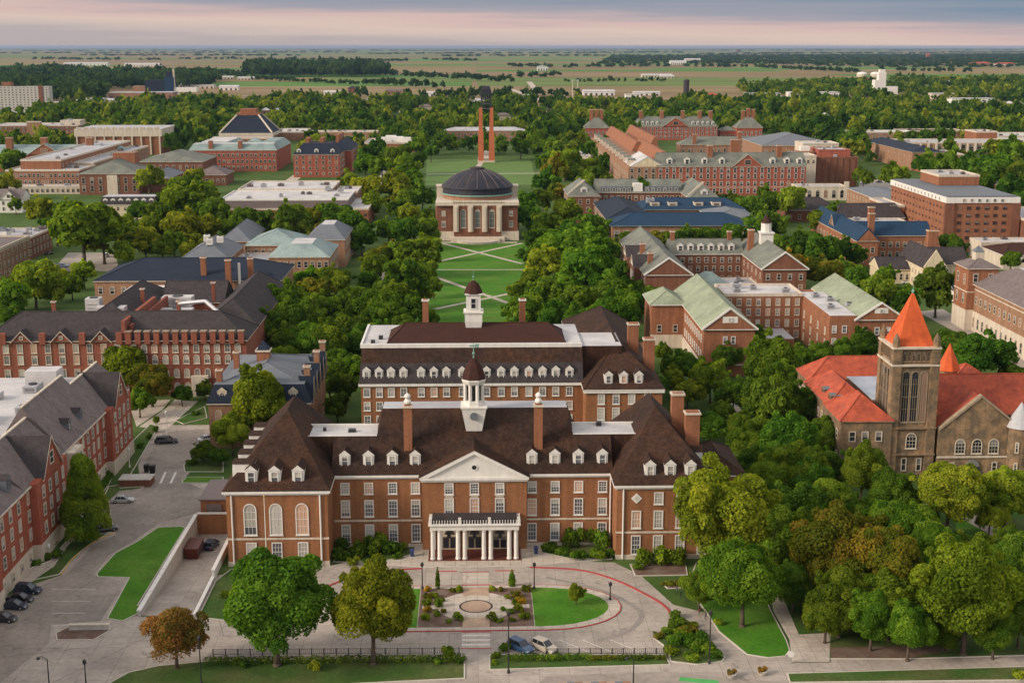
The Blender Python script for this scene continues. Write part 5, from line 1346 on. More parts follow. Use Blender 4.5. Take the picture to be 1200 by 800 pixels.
for x in (270, 275, 280): chimney(b, x, 1351, 18, 29 + (x % 3), 3.6, 3, brick_orange)
wing(b, 246, 261.9, 1345, 1358, 9, brick_red, ('hip', 4, roof_olive, {}), front=(4, [2], 2, 2.8))
b = B("far_brick_pavilion", "far brick pavilion with orange chimneys, left of the far dormitory", "building", 122, 1350)
wing(b, 110, 134, 1340, 1362, 12, brick_red, ('hip', 11, roof_olive, {}), front=(6, [2, 6], 2, 2.8), win_m=white)
for x in (117, 122, 127): chimney(b, x, 1351, 18, 30, 3.6, 3, brick_orange)
b = B("slate_roof_range", "low range with grey slate roof in front of the far dormitory", "building", 205, 1120)
wing(b, 172, 262, 1120, 1142, 11, brick_tan, ('hip', 6, roof_olive, {}), front=(18, [5], 2.2, 3))
chimney(b, 184, 1122, 10, 20, 3, 3, brick_orange); chimney(b, 222, 1122, 10, 22, 3, 3, brick_orange)
b = B("white_flat_building", "low white flat-roofed modern building among trees left of the brick roof lights", "building", 82, 1060)
wing(b, 62, 90, 1040, 1090, 8, white, ('flat', .8, roof_white), front=(8, [1.5, 4.8], 2.6, 1.6))
wing(b, 90.01, 112, 1062, 1080, 7, white, ('flat', .8, roof_white), front=(6, [3.5], 2.6, 1.6))

# ---------------------------------------------------------------- domed auditorium
b = B("domed_auditorium", "brick and stone auditorium with dark ribbed dome at the great lawn's end", "building", 1, 640)
cx, cy = 1.0, 662
part(b, "wall", lambda m: (m.box(-18.6, 20.4, 641.5, 684, 2.2, 17.0, brick_dark), m.lathe(cx, cy, [(20.8, 0), (20.8, 17)], brick_dark, 36)))
part(b, "portico_wall", lambda m: m.box(-10.4, 12.4, 640.2, 641.49, 2.2, 17, brick_dark))
part(b, "stone_base", lambda m: (m.box(-19.2, 21, 640.6, 684.5, 0, 4.4, stone_pale), m.box(-12, 14, 636, 640.59, 0, 2.0, stone_pale), m.lathe(cx, 637, [(10.5, 0), (10.5, 1.0)], stone_pale, 30)))
part(b, "steps", lambda m: [m.box(-9.5, 11.5, 631.5 + k * .75, 636, 0 + k * .3, .3 + k * .3, stone_pale) for k in range(6)])
part(b, "cornice", lambda m: (m.box(-19.2, 21, 640, 684.6, 17.003, 18.6, stone_pale), m.box(-11, 13, 639.6, 641, 18.603, 19.4, stone_pale)))
for x in (-9.4, -2.4, 4.4, 11.4):
    part(b, "pilaster", lambda m: (m.box(x - 1.3, x + 1.3, 639.3, 640.19, 4.4, 17.0, stone_pale), m.box(x - .55, x + .55, 638.9, 639.29, 4.4, 16.4, stone_pale)))
winrow(b, 'front', 640.19, [-5.9, 1.0, 7.9], 6.2, 2.7, 9.0, style='arch', fm=stone_pale, gm=pane_near)
winrow(b, 'front', 641.49, [-15.4, 17.2], 6.5, 2.0, 3.0, fm=stone_pale); winrow(b, 'front', 641.49, [-15.4, 17.2], 11.8, 2.0, 2.6, fm=stone_pale)
part(b, "attic", lambda m: (m.lathe(cx, cy, [(16.9, 18.61), (16.9, 20.2), (17.4, 20.3), (17.4, 20.7)], brick_tan, 36)))
part(b, "gutter", lambda m: m.lathe(cx, cy, [(17.7, 20.703), (17.7, 21.2), (17.1, 21.25)], copper_green, 36))
part(b, "dome", lambda m: m.lathe(cx, cy, [(17.2, 21.253), (17.0, 24.0), (17.8, 24.1), (17.6, 24.7), (15.6, 26.4), (13.2, 28.4), (10.2, 30.2), (7.0, 31.6), (3.8, 32.5), (3.6, 32.9), (.3, 33.2)], dome_mat, 40))
def ribs(m):
    prof = [(17.65, 24.75), (15.65, 26.45), (13.25, 28.45), (10.25, 30.25), (7.0, 31.65), (3.8, 32.55)]
    for k in range(20):
        a = 2 * math.pi * k / 20; c_, s_ = math.cos(a), math.sin(a)
        for (r0, z0), (r1, z1) in zip(prof[:-1], prof[1:]): m.tube((cx + r0 * c_, cy + r0 * s_, z0), (cx + r1 * c_, cy + r1 * s_, z1), .13, .13, metal_panel, 5)
part(b, "rib", ribs)
part(b, "lantern", lambda m: m.lathe(cx, cy, [(3.7, 32.8), (3.7, 33.3), (1, 33.8)], roof_slate, 20))
for sx in (-1, 1): part(b, "corner_block", lambda m: (m.box(cx + sx * 17.2 - 3, cx + sx * 17.2 + 3, 664, 672, 18.61, 23.6, stone_pale), m.box(cx + sx * 17.2 - 3.3, cx + sx * 17.2 + 3.3, 663.7, 672.3, 23.603, 24.2, stone_pale)))

# ---------------------------------------------------------------- bell tower
b = B("bell_tower", "slender bell tower of orange brick piers with dark bell cage on top", "tower", 9.2, 1087)
for x, y in ((4.7, 1087), (13.6, 1087), (4.9, 1096), (13.4, 1096)):
    part(b, "pier", lambda m: m.loft([[(x - 2.2, y - 2, 0), (x + 2.2, y - 2, 0), (x + 2.2, y + 2, 0), (x - 2.2, y + 2, 0)], [(x - 2.0, y - 2, 22), (x + 2.0, y - 2, 22), (x + 2.0, y + 2, 22), (x - 2.0, y + 2, 22)], [(x - 1.6, y - 1.6, 26), (x + 1.4, y - 1.6, 26), (x + 1.4, y + 1.6, 26), (x - 1.6, y + 1.6, 26)], [(x - 1.4, y - 1.6, 43 if y < 1090 else 40), (x + 1.2, y - 1.6, 44 if y < 1090 else 41), (x + 1.2, y + 1.6, 44 if y < 1090 else 41), (x - 1.4, y + 1.6, 43 if y < 1090 else 40)]], tower_brick))
part(b, "base", lambda m: m.box(2, 16, 1084, 1098, 0, 1.2, stone_pale))
def cage(m):
    for x in (5.2, 13.0):
        for y in (1087.5, 1095): m.tube((x, y, 40), (x, y, 57), .55, .45, black_metal, 6)
    for zz in (42, 46, 50): m.box(4.9, 13.3, 1087, 1095.5, zz, zz + .6, black_metal)
    for k in range(4):
        for j in range(3): m.lathe(6.3 + k * 1.9, 1091, [(.9, 43 + j * 3.9), (.6, 44.2 + j * 3.9), (.3, 45 + j * 3.9)], dome_mat, 8)
part(b, "bell_cage", cage)
part(b, "cage_roof", lambda m: m.loft([[(5.2, 1086.6, 54), (13, 1086.6, 54), (13, 1096, 54), (5.2, 1096, 54)], [(5.3, 1087, 58), (12.9, 1087, 58), (12.9, 1095.6, 58), (5.3, 1095.6, 58)], [(6, 1089, 60.6), (12, 1089, 60.6), (12, 1094, 60.6), (6, 1094, 60.6)]], dome_mat))

# ---------------------------------------------------------------- left middle distance
b = B("white_roof_hall", "broad red brick hall stepped in tiers with bright white flat roofs", "building", -98, 697)
wing(b, -141, -56, 697, 745, 8.6, brick_orange, ('flat', .7, roof_white), front=(26, [1.0, 4.8], 1.9, 1.9), right=(10, [1, 4.8], 1.9, 1.9), trim=stone_pale, win_m=brick_orange)
wing(b, -134, -67, 702, 745.5, 13.0, metal_panel, ('flat', .6, roof_white), z0=8.7, trim=white)
wing(b, -132, -80, 746, 792, 13.6, brick_tan, ('flat', .8, roof_white), trim=stone_pale)
wing(b, -78, -66, 748, 775, 12, brick_tan, ('flat', .8, roof_white), trim=stone_pale)
for x, y in ((-82, 744), (-120, 760), (-100, 770), (-74, 735)): vent(b, x, y, 13.7, 3, 3, 2)
b = B("slate_pavilion_hall", "tan brick hall with linked blue-green hipped slate pavilions and white roof decks", "building", -74, 513)
wing(b, -80.5, -57, 515, 548, 11.6, brick_tan, ('mansard', 4.0, roof_teal, dict(ins=(8, 8, 9, 9), top=roof_white)), front=(9, [2, 7.6], 1.7, 2.6), right=(8, [2, 7.6], 1.7, 2.6))
wing(b, -72, -55.5, 562, 600, 11.6, brick_tan, ('mansard', 5.0, roof_steel, dict(ins=(6, 6, 12, 12), top=roof_white)), right=(8, [2, 7.6], 1.7, 2.6))
wing(b, -95, -72.01, 548.01, 575, 11.4, brick_tan, ('hip', 5.0, roof_teal, {}), front=(8, [7.6], 1.7, 2.4))
wing(b, -108, -95.01, 560, 600, 11.4, brick_tan, ('hip', 5.4, roof_steel, {}), front=(4, [7.6], 1.7, 2.4))
wing(b, -114, -96, 513, 548, 11.4, brick_tan, ('hip', 5.6, roof_steel, dict(axis='y')), front=(6, [2, 7.6], 1.7, 2.6))
wing(b, -95.9, -80.6, 520, 547, 8.2, brick_orange, ('flat', .6, roof_gravel), front=(4, [3], 1.6, 2.4))
for x, y in ((-104, 520), (-101, 526), (-107, 530)): vent(b, x, y, 16, 2.4, 2, 2.6, white)
b = B("row_house", "white row house with dark mansard roof and a line of white dormers", "building", -187, 727)
wing(b, -204, -173, 728, 742, 7.6, cream, ('mansard', 4.2, roof_slate, dict(ins=1.6, top=roof_gravel)), front=(8, [1.2, 4.6], 1.5, 2.0), trim=white)
for x in spread(-203, -174, 7): dormer(b, x, 728.4, 8.2, 2.6, 3.2, 2, 'front', roof_slate, white, pane=False)
b = B("white_house", "small white gabled house with round attic window at the left edge", "building", -262, 758)
wing(b, -285, -256, 758, 772, 7.5, white, ('gable', 5, roof_grey, dict(axis='x')), front=(7, [1.2, 4.4], 1.4, 2))
gablet(b, -263, 757.4, 7.5, 10, 5, 6, 'front', white, roof_grey)
b = B("tan_block", "tan brick block with corbelled cornice at the left edge beside the parked cars", "building", -195, 500)
wing(b, -230, -189, 496, 566, 13.0, brick_tan, ('flat', .8, roof_grey), front=(8, [1.5, 5.2, 9], 1.7, 2.6), right=(14, [1.5, 5.2, 9], 1.7, 2.6), band=[12.0])
b = B("grey_gable_house", "dark brick house with flat roof and white roof lantern behind the tan block", "building", -205, 590)
wing(b, -235, -196, 585, 618, 9.5, brick_dark, ('flat', .6, roof_gravel), front=(8, [2, 5.6], 1.6, 2.4), right=(7, [2, 5.6], 1.6, 2.4))
part(b, "roof_lantern", lambda m: (m.box(-212, -207, 590, 596, 9.6, 12, white), m.lathe(-209.5, 593, [(3.8, 12.003), (.2, 14)], roof_steel, 4, .5)))
b = B("stepped_brick_block", "stepped tan brick block with white terraces and long ribbon of windows, far left", "building", -275, 866)
wing(b, -302, -255, 868, 905, 13.5, brick_orange, ('flat', .8, roof_white), front=(17, [1.2, 5.2, 9.2], 1.9, 2.6), right=(9, [1.2, 5.2, 9.2], 1.9, 2.6))
wing(b, -296, -270, 880, 1060, 19.0, brick_orange, ('flat', .9, roof_gravel), z0=13.0, right=(20, [14.4], 2, 2.6))
wing(b, -269.9, -256, 906, 1060, 15, brick_tan, ('flat', .9, roof_gravel), right=(20, [3, 7, 11], 2, 2.4))
wing(b, -306, -248, 856, 867.9, 4.5, stone_pale, ('flat', .5, roof_white), front=(18, [1], 2, 2.4))
b = B("pyramid_roof_hall", "brick hall with olive pyramid roof beside the stepped brick block", "building", -226, 848)
wing(b, -250, -213, 850, 890, 13, brick_dark, ('hip', 7.5, roof_olive, dict(ins=12)), front=(7, [2, 7], 2.2, 4), trim=stone_pale)
part(b, "roof_housing", lambda m: m.box(-236, -222, 880, 892, 17, 24, brick_orange))
part(b, "stone_bay", lambda m: (m.box(-232.5, -226, 849.4, 849.98, 0, 12.5, stone_pale)))
wing(b, -212.9, -196, 862, 905, 9, brick_dark, ('hip', 4, roof_steel, {}), right=(6, [2, 5.5], 1.7, 2.4))
b = B("grey_roof_lodge", "low brick lodge with a wide grey-brown hipped roof behind the pyramid-roofed hall", "building", -205, 950)
wing(b, -238, -192, 950, 1000, 12, brick_dark, ('hip', 6, roof_olive, dict(ins=12)), front=(10, [2, 7], 1.9, 3), trim=stone_pale)
wing(b, -190, -168, 905, 935, 7, brick_dark, ('hip', 5, roof_grey, {}), front=(6, [2], 1.9, 2.6))
b = B("teal_roof_hall", "long red brick hall with pale teal roof before the dark truncated pyramid", "building", -175, 1066)
wing(b, -214, -149, 1010, 1030, 15.5, brick_red, ('mansard', 4.6, roof_teal, dict(ins=(3, 3, 5, 5), top=roof_white)), front=(19, [1.5, 6, 10.6], 2.0, 2.8), trim=stone_pale, win_m=stone_pale)
wing(b, -214, -185, 1030.01, 1090, 15.5, brick_red, ('mansard', 4.6, roof_teal, dict(ins=5, top=roof_white)))
wing(b, -168, -149, 1030.01, 1090, 15.5, brick_red, ('mansard', 4.6, roof_teal, dict(ins=5, top=roof_teal)))
wing(b, -184.9, -168.1, 1075, 1092, 15.5, brick_red, ('hip', 4.6, roof_teal, {}))
for x in (-198, -176): chimney(b, x, 1012, 16, 23, 3, 3, brick_orange)
b = B("teal_roof_hall", "brick hall with pale teal copper roof and three domed brick chimneys, far left edge", "building", -310, 1000)
wing(b, -385, -262, 1012, 1040, 12.5, brick_red, ('hip', 6.4, roof_teal, dict(ins=10)), front=(20, [2, 7], 2, 2.8), trim=stone_pale)
gablet(b, -322, 1011.5, 12.5, 26, 8, 9, 'front', brick_orange, roof_teal)
for x in (-350, -324, -290): chimney(b, x, 1020, 15, 25, 4.5, 4.5, brick_orange)
b = B("ribbed_brick_block", "square brick block with pale vertical ribs and crenellated top, behind the teal roofs", "building", -300, 1174)
wing(b, -345, -272, 1172, 1230, 15.5, brick_orange, None)
part(b, "attic", lambda m: m.box(-346, -271, 1171, 1231, 15.51, 22, stone_pale, roof_gravel))
for x in np.linspace(-344, -273, 10): part(b, "rib", lambda m: m.box(x - .6, x + .6, 1170.9, 1171.99, 0, 15.5, stone_pale))
for x in np.linspace(-342, -275, 12): part(b, "merlon", lambda m: m.box(x - 2, x + 2, 1170.8, 1172.2, 22.003, 23.6, stone_pale))
b = B("pyramid_dome_theatre", "theatre with dark truncated pyramid roof and orange cap", "building", -217, 1285)
cxx = -218
def sq(h0, z0):
    h0 = h0 * .83 if h0 > 16 else h0 * .70
    return [(cxx - h0, 1312 - h0, z0), (cxx + h0, 1312 - h0, z0), (cxx + h0, 1312 + h0, z0), (cxx - h0, 1312 + h0, z0)]
part(b, "wall", lambda m: m.loft([sq(29, 0), sq(29, 8)], brick_orange))
part(b, "eave_band", lambda m: m.loft([sq(31, 8.01), sq(31, 11)], stone_pale))
part(b, "roof", lambda m: m.loft([sq(30, 11.01), sq(15, 27)], roof_navy))
for a, c in ((-1, -1), (1, -1), (1, 1), (-1, 1)): part(b, "hip_rib", lambda m: m.tube((cxx + a * 24.9, 1312 + c * 24.9, 11.3), (cxx + a * 10.5, 1312 + c * 10.5, 27.2), .9, .9, stone_pale, 6))
part(b, "cap", lambda m: (m.loft([sq(15.5, 27.01), sq(15.5, 29)], brick_orange), m.loft([sq(11, 29.01), sq(11, 33)], brick_orange)))
part(b, "terrace_canopy", lambda m: m.box(-246, -190, 1262, 1275, 7, 8.5, stone_pale))
b = B("blue_slate_brick_hall", "red brick hall with blue slate roof and red chimney walls", "building", -113, 962)
wing(b, -130, -97, 962, 1000, 16, brick_red, ('mansard', 7.5, roof_navy, dict(ins=7, top=roof_slate)), front=(7, [1.5, 5.6, 9.4, 12.8], 2, 2.4), right=(8, [1.5, 5.6, 9.4, 12.8], 2, 2.4), trim=stone_pale)
wing(b, -108, -92, 1000.01, 1060, 16, brick_red, ('hip', 7, roof_navy, {}), right=(8, [1.5, 5.6, 9.4, 12.8], 2, 2.4), trim=stone_pale)
for x in (-126, -113.5, -102): dormer(b, x, 963, 17, 3, 3.4, 3, 'front', roof_navy, white, pane=False)
for x, y in ((-121, 972), (-111, 975), (-103, 1010), (-103, 1030)): part(b, "chimney_wall", lambda m: m.box(x - 1.3, x + 1.3, y, y + 16, 17, 27, brick_orange))
b = B("slab_dormitory", "pale grid-fronted slab dormitory at the far left edge", "building", -640, 1930)
wing(b, -676, -602, 1930, 1948, 35, concrete, ('flat', 1.2, roof_gravel), front=(14, [3 + 3.4 * k for k in range(10)], 2.4, 1.9), trim=concrete, win_m=concrete)
part(b, "stair_tower", lambda m: (m.box(-616, -610, 1929, 1930.4, 0, 38, brick_dark), m.box(-677, -673.5, 1929, 1931, 0, 38, brick_dark), m.box(-668, -655, 1933, 1945, 37.1, 42, brick_orange)))
b = B("far_brick_range", "low brick range with flat roofs and white vents in front of the slab dormitory", "building", -440, 1375)
wing(b, -490, -402, 1375, 1420, 13, brick_dark, ('flat', .9, roof_gravel), front=(20, [2, 6, 9.6], 2, 2.2), trim=stone_pale)
wing(b, -452, -438, 1372, 1374.9, 17, brick_tan, ('flat', .8, roof_gravel))
wing(b, -424, -404, 1390, 1410, 17, stone_pale, ('flat', .8, roof_white), z0=13.1)

# ---------------------------------------------------------------- right middle distance
b = B("tall_brick_block", "tall windowed orange brick office block with white cornice band, right side", "building", 240, 600)
yaw_ = 0
wing(b, 214, 247, 598, 680, 24, brick_orange, None, left=(17, [2.2, 5.6, 9.0, 12.4, 15.8, 19.2], 2.0, 1.2), front=(8, [2.2, 5.6, 9.0, 12.4, 15.8, 19.2], 2.2, 1.7), win_m=brick_dark)
part(b, "cornice", lambda m: m.box(213.5, 247.5, 597.5, 680.5, 22.4, 25.0, white, roof_gravel))
winrow(b, 'front', 597.48, spread(220, 241, 6), 22.8, 1.6, 1.6, fm=white, pane=False); winrow(b, 'left', 213.48, spread(604, 674, 14), 22.8, 1.6, 1.6, fm=white, pane=False)
part(b, "roof", lambda m: m.box(214.5, 246.5, 599, 679, 25.203, 25.5, roof_steel))
wing(b, 226, 246, 645, 672, 30, brick_orange, ('flat', .8, roof_gravel), z0=25.6, trim=stone_pale)
part(b, "pier", lambda m: m.box(213.2, 217.5, 597.2, 598.9, 0, 22.39, brick_dark)); part(b, "pier", lambda m: m.box(243.6, 247.8, 597.2, 598.9, 0, 22.39, brick_dark))
b = B("low_brick_wing", "long low brick wing with white eave beside the tall orange block", "building", 230, 690)
wing(b, 222, 246, 690, 790, 9, brick_tan, ('hip', 2.2, roof_steel, dict(over=.6)), left=(16, [1.5, 5], 1.7, 2.2), front=(4, [1.5, 5], 1.7, 2.2), trim=white)
wing(b, 206, 213.4, 655, 690, 14, brick_orange, ('flat', .8, roof_gravel))
b = B("flat_brick_block", "plain dark brick block with grey flat roof, right of the tall orange block", "building", 262, 595)
wing(b, 248.5, 290, 592, 640, 15, brick_dark, ('flat', .8, roof_gravel), front=(6, [2, 6, 10], 1.6, 2))
part(b, "pier", lambda m: m.box(256.5, 258.5, 591, 591.99, 0, 15, stone_pale))
b = B("blue_roof_brick_house", "brick house with steep blue slate roof and chimneys below the tall orange block", "building", 182, 575)
wing(b, 168, 200, 576, 588, 10.5, brick_orange, ('hip', 5.5, roof_blue, dict(axis='x', ins=.5)), front=(10, [1.4, 5.6], 1.8, 2.4), trim=stone_pale)
wing(b, 163, 172, 560, 640, 10.5, brick_orange, ('gable', 5.5, roof_blue, dict(axis='y')), front=(2, [1.4, 5.6], 1.8, 2.4), left=(14, [1.4, 5.6], 1.8, 2.4), trim=stone_pale)
gablet(b, 163.5, 604, 10.5, 10, 6, 6, 'left', brick_orange, roof_blue)
wing(b, 172.01, 200, 610, 622, 12, stone_pale, ('flat', .7, roof_gravel), front=(8, [8.6], 1.6, 2))
chimney(b, 173, 575, 8, 21, 2.4, 2, brick_orange); chimney(b, 182, 606, 8, 20, 2.6, 2.4, brick_orange)
b = B("dark_roof_range", "long dark slate-roofed range behind the blue-roofed brick house", "building", 190, 650)
wing(b, 178, 212, 650, 662, 9, stone_pale, ('hip', 6.5, roof_slate, dict(ins=4)), front=(8, [4.5], 1.6, 2))
b = B("cream_house", "cream stucco house with a steep dark roof, parapet gables and brick chimney", "building", 178, 515)
wing(b, 172, 180, 500, 530, 8.5, cream, ('gable', 6.5, roof_slate, dict(axis='y')), front=(2, [1.5, 5], 1.3, 1.9), left=(8, [1.5, 5], 1.3, 1.9), trim=cream)
wing(b, 180.01, 194, 515, 528, 7.5, cream, ('gable', 6, roof_slate, dict(axis='x')), front=(5, [1.5], 1.3, 1.9), trim=cream)
wing(b, 160, 171.99, 516, 530, 5.5, cream, ('gable', 4, roof_slate, dict(axis='x')), front=(5, [1.5], 1.3, 2.6), trim=cream)
chimney(b, 186, 534, 6, 19, 4, 3, brick_orange, cream)
part(b, "parapet_gable", lambda m: m.loft([[(171.6, y, 8), (180.4, y, 8), (180.4, y, 9.6), (176, y, 16), (171.6, y, 9.6)] for y in (499.2, 499.7)], cream))
b = B("navy_roof_house", "small house with navy metal roof and white gable beside a round dark tree", "building", 190, 478)
wing(b, 176, 205, 478, 492, 4.5, white, ('gable', 4.2, roof_navy, dict(axis='x')), front=(8, [1.2], 1.3, 1.9), trim=white)
gablet(b, 179, 477.4, 4.5, 7, 4, 5, 'front', white, roof_navy)
b = B("white_roof_house", "low white-roofed house with dark red roof patches, before the flat dark brick block", "building", 238, 545)
wing(b, 222, 246, 548, 572, 6, stone_pale, ('hip', 3.4, roof_maroon, dict(ins=8)), front=(6, [1.5], 1.6, 2.2), trim=white)
wing(b, 246.5, 275, 530, 552, 6, brick_dark, ('hip', 3.6, roof_maroon, {}), front=(7, [1.5], 1.6, 2.2), trim=white)
wing(b, 222, 250, 574, 588, 7.5, stone_pale, ('flat', .6, roof_white))
b = B("corner_tower_hall", "tan brick hall with square corner tower, stone base and grey roof", "building", 175, 425)
wing(b, 164.5, 200, 340, 436, 15.2, brick_tan, None, left=(24, [9.0], 1.6, 2.6), front=(8, [3, 9], 1.6, 2.6), win_m=stone_pale, band=[13.6])
part(b, "stone_base", lambda m: m.box(164.2, 200.2, 339.8, 436.1, 0, 6.6, stone_pale))
winrow(b, 'left', 164.19, spread(342, 436, 24), 1.2, 1.7, 3.6, fm=stone_pale, pane=False)
part(b, "roof", lambda m: m.mansard(164.5, 204, 340, 436, 15.5, 6, (13, 13, 13, 13), roof_grey, roof_white, over=.8, trim=stone_pale))
wing(b, 162, 172, 428, 440, 20.4, brick_orange, ('hip', 2.8, roof_grey, dict(over=.6)), left=(2, [8.6, 15], 1.6, 3.4), front=(2, [16.0], 1.6, 3), trim=stone_pale, band=[12.6])
part(b, "belvedere", lambda m: (m.box(165.6, 168.4, 432.5, 435.5, 22.4, 25.4, stone_pale), m.lathe(167, 434, [(2.3, 25.403), (.1, 27.4)], roof_steel, 4, .5)))
part(b, "stone_base", lambda m: m.box(161.8, 172.2, 427.8, 440.2, 0, 6.8, stone_pale))
b = B("blue_roof_gym", "tan brick gymnasium with dark blue pitched roof, upper right", "building", 335, 1003)
wing(b, 330, 354, 1003, 1130, 13.5, brick_tan, ('hip', 3.5, roof_navy, dict(axis='y', ins=10)), left=(10, [9], 2, 1.6), front=(4, [8], 2, 2), trim=stone_pale)
wing(b, 354.1, 372, 1010, 1050, 11, brick_tan, ('flat', .8, roof_steel), front=(5, [3, 7], 2, 2))
wing(b, 332, 350, 988, 1002.9, 7, brick_orange, ('flat', .8, roof_gravel))
b = B("portal_hall", "long pale hall with white flat roof and tall pilasters beside the blue-roofed gymnasium", "building", 420, 1150)
wing(b, 372, 470, 1155, 1200, 9.5, brick_tan, ('flat', 1.0, roof_gravel), front=(14, [1.5], 3.6, 6.6), trim=stone_pale)
for x in np.linspace(373, 469, 15): part(b, "pilaster", lambda m: m.box(x - .8, x + .8, 1153.6, 1154.99, 0, 9.4, stone_pale))
wing(b, 471, 560, 1200, 1250, 12, white, ('flat', 1.0, roof_white), front=(18, [2, 6.5], 3, 2.4))
wing(b, 452, 470.9, 1200.1, 1230, 16, brick_orange, ('flat', 1.0, roof_gravel))
b = B("white_panel_house", "low pale building with white flat roofs among trees, above the blue-roofed gymnasium", "building", 420, 1350)
wing(b, 375, 436, 1330, 1352, 8, brick_tan, ('flat', 1.0, roof_white), front=(12, [2, 5], 2.4, 1.8), trim=white)
wing(b, 352, 374.9, 1380, 1400, 7, white, ('flat', 1.0, roof_white), front=(6, [2], 2.4, 1.8))
wing(b, 436.1, 500, 1360, 1390, 7, brick_dark, ('flat', 1.0, roof_maroon), front=(10, [2], 2.4, 1.8))
b = B("brick_bungalow", "small grey-roofed brick house among dark trees at the right edge", "building", 345, 840)
wing(b, 318, 342, 838, 858, 6, brick_tan, ('hip', 3.4, roof_grey, {}), front=(5, [1.5], 1.6, 2))
b = B("white_roof_block", "brick block with broken white and grey flat roofs, right of the blue slate hall", "building", -60, 1150)
wing(b, -94, -52, 1145, 1200, 11, brick_orange, ('flat', 1.0, roof_white), front=(10, [2, 6], 2, 2.4), right=(10, [2, 6], 2, 2.4))
for x, y, w_ in ((-84, 1152, 8), (-72, 1160, 10), (-62, 1150, 7), (-78, 1175, 9)): part(b, "roof_housing", lambda m: m.box(x, x + w_, y, y + 9, 11.1, 15.5, white))
b = B("long_white_roof_shed", "long white-roofed brick range behind the blue slate hall", "building", -150, 1345)
wing(b, -200, -170, 1340, 1400, 8, brick_tan, ('flat', .9, roof_white)); wing(b, -168, -96, 1330, 1350, 9, brick_tan, ('flat', .9, roof_white), front=(14, [3], 2.2, 2.6))
b = B("white_hall_far", "plain white-roofed pavilion seen behind the bell tower", "building", 20, 1330)
wing(b, -30, 50, 1330, 1350, 10, brick_tan, ('hip', 3, roof_gravel, {}), front=(14, [2, 6], 2.2, 2.6))
# ------------------------------------------------------------------ foliage
def leaf_mat(name, dark, mid, light, hue=0.035, val=0.22):
    m = bpy.data.materials.new(name); m.use_nodes = True
    t = m.node_tree; n = t.nodes; l = t.links.new; b = n["Principled BSDF"]
    b.inputs["Roughness"].default_value = 0.8; b.inputs["Specular IOR Level"].default_value = 0.04
    at_ = n.new("ShaderNodeAttribute"); at_.attribute_name = "tint"
    cr = n.new("ShaderNodeValToRGB"); e = cr.color_ramp.elements
    e[0].position, e[0].color = 0.12, (*dark, 1); e[1].position, e[1].color = 0.92, (*light, 1)
    q = e.new(0.5); q.color = (*mid, 1)
    l(at_.outputs["Fac"], cr.inputs[0])
    oi = n.new("ShaderNodeObjectInfo")
    hs = n.new("ShaderNodeHueSaturation")
    a = n.new("ShaderNodeMapRange"); a.inputs[3].default_value = 0.5 - hue; a.inputs[4].default_value = 0.5 + hue * .15; l(oi.outputs["Random"], a.inputs[0])
    f = n.new("ShaderNodeMath"); f.operation = 'MULTIPLY'; f.inputs[1].default_value = 7.77; l(oi.outputs["Random"], f.inputs[0])
    g_ = n.new("ShaderNodeMath"); g_.operation = 'FRACT'; l(f.outputs[0], g_.inputs[0])
    v = n.new("ShaderNodeMapRange"); v.inputs[3].default_value = 1.16 - val; v.inputs[4].default_value = 1.16 + val; l(g_.outputs[0], v.inputs[0])
    l(a.outputs[0], hs.inputs["Hue"]); l(v.outputs[0], hs.inputs["Value"]); l(cr.outputs[0], hs.inputs["Color"])
    l(hs.outputs[0], b.inputs["Base Color"])
    tr = n.new("ShaderNodeBsdfTranslucent"); ms = n.new("ShaderNodeMixShader"); ms.inputs[0].default_value = 0.42
    br_ = n.new("ShaderNodeHueSaturation"); br_.inputs["Hue"].default_value = 0.485; br_.inputs["Saturation"].default_value = 1.1; br_.inputs["Value"].default_value = 1.5
    l(hs.outputs[0], br_.inputs["Color"]); l(br_.outputs[0], tr.inputs[0])
    l(b.outputs[0], ms.inputs[1]); l(tr.outputs[0], ms.inputs[2]); l(ms.outputs[0], n["Material Output"].inputs[0])
    return m
LEAF = {
 'D': leaf_mat("dark_green_leaves", (0.024, 0.066, 0.007), (0.050, 0.120, 0.011), (0.105, 0.190, 0.018)),
 'G': leaf_mat("green_leaves", (0.034, 0.084, 0.007), (0.074, 0.152, 0.012), (0.145, 0.228, 0.020)),
 'L': leaf_mat("lime_leaves", (0.062, 0.108, 0.009), (0.135, 0.205, 0.015), (0.235, 0.290, 0.026)),
 'Y': leaf_mat("yellow_green_leaves", (0.055, 0.092, 0.007), (0.120, 0.182, 0.013), (0.225, 0.275, 0.021)),
 'O': leaf_mat("olive_brown_leaves", (0.038, 0.070, 0.007), (0.086, 0.116, 0.011), (0.205, 0.172, 0.016)),
 'M': leaf_mat("orange_brown_leaves", (0.070, 0.085, 0.014), (0.185, 0.125, 0.026), (0.310, 0.170, 0.040)),
 'W': leaf_mat("golden_leaves", (0.120, 0.110, 0.010), (0.270, 0.200, 0.015), (0.400, 0.280, 0.020)),
 'N': leaf_mat("evergreen_needles", (0.010, 0.024, 0.012), (0.020, 0.042, 0.018), (0.034, 0.062, 0.024)),
}
KIND = {'D': 'dark green', 'G': 'mid green', 'L': 'lime green', 'Y': 'yellow-green', 'O': 'olive-brown', 'M': 'orange-brown', 'W': 'golden yellow', 'N': 'blackish evergreen'}

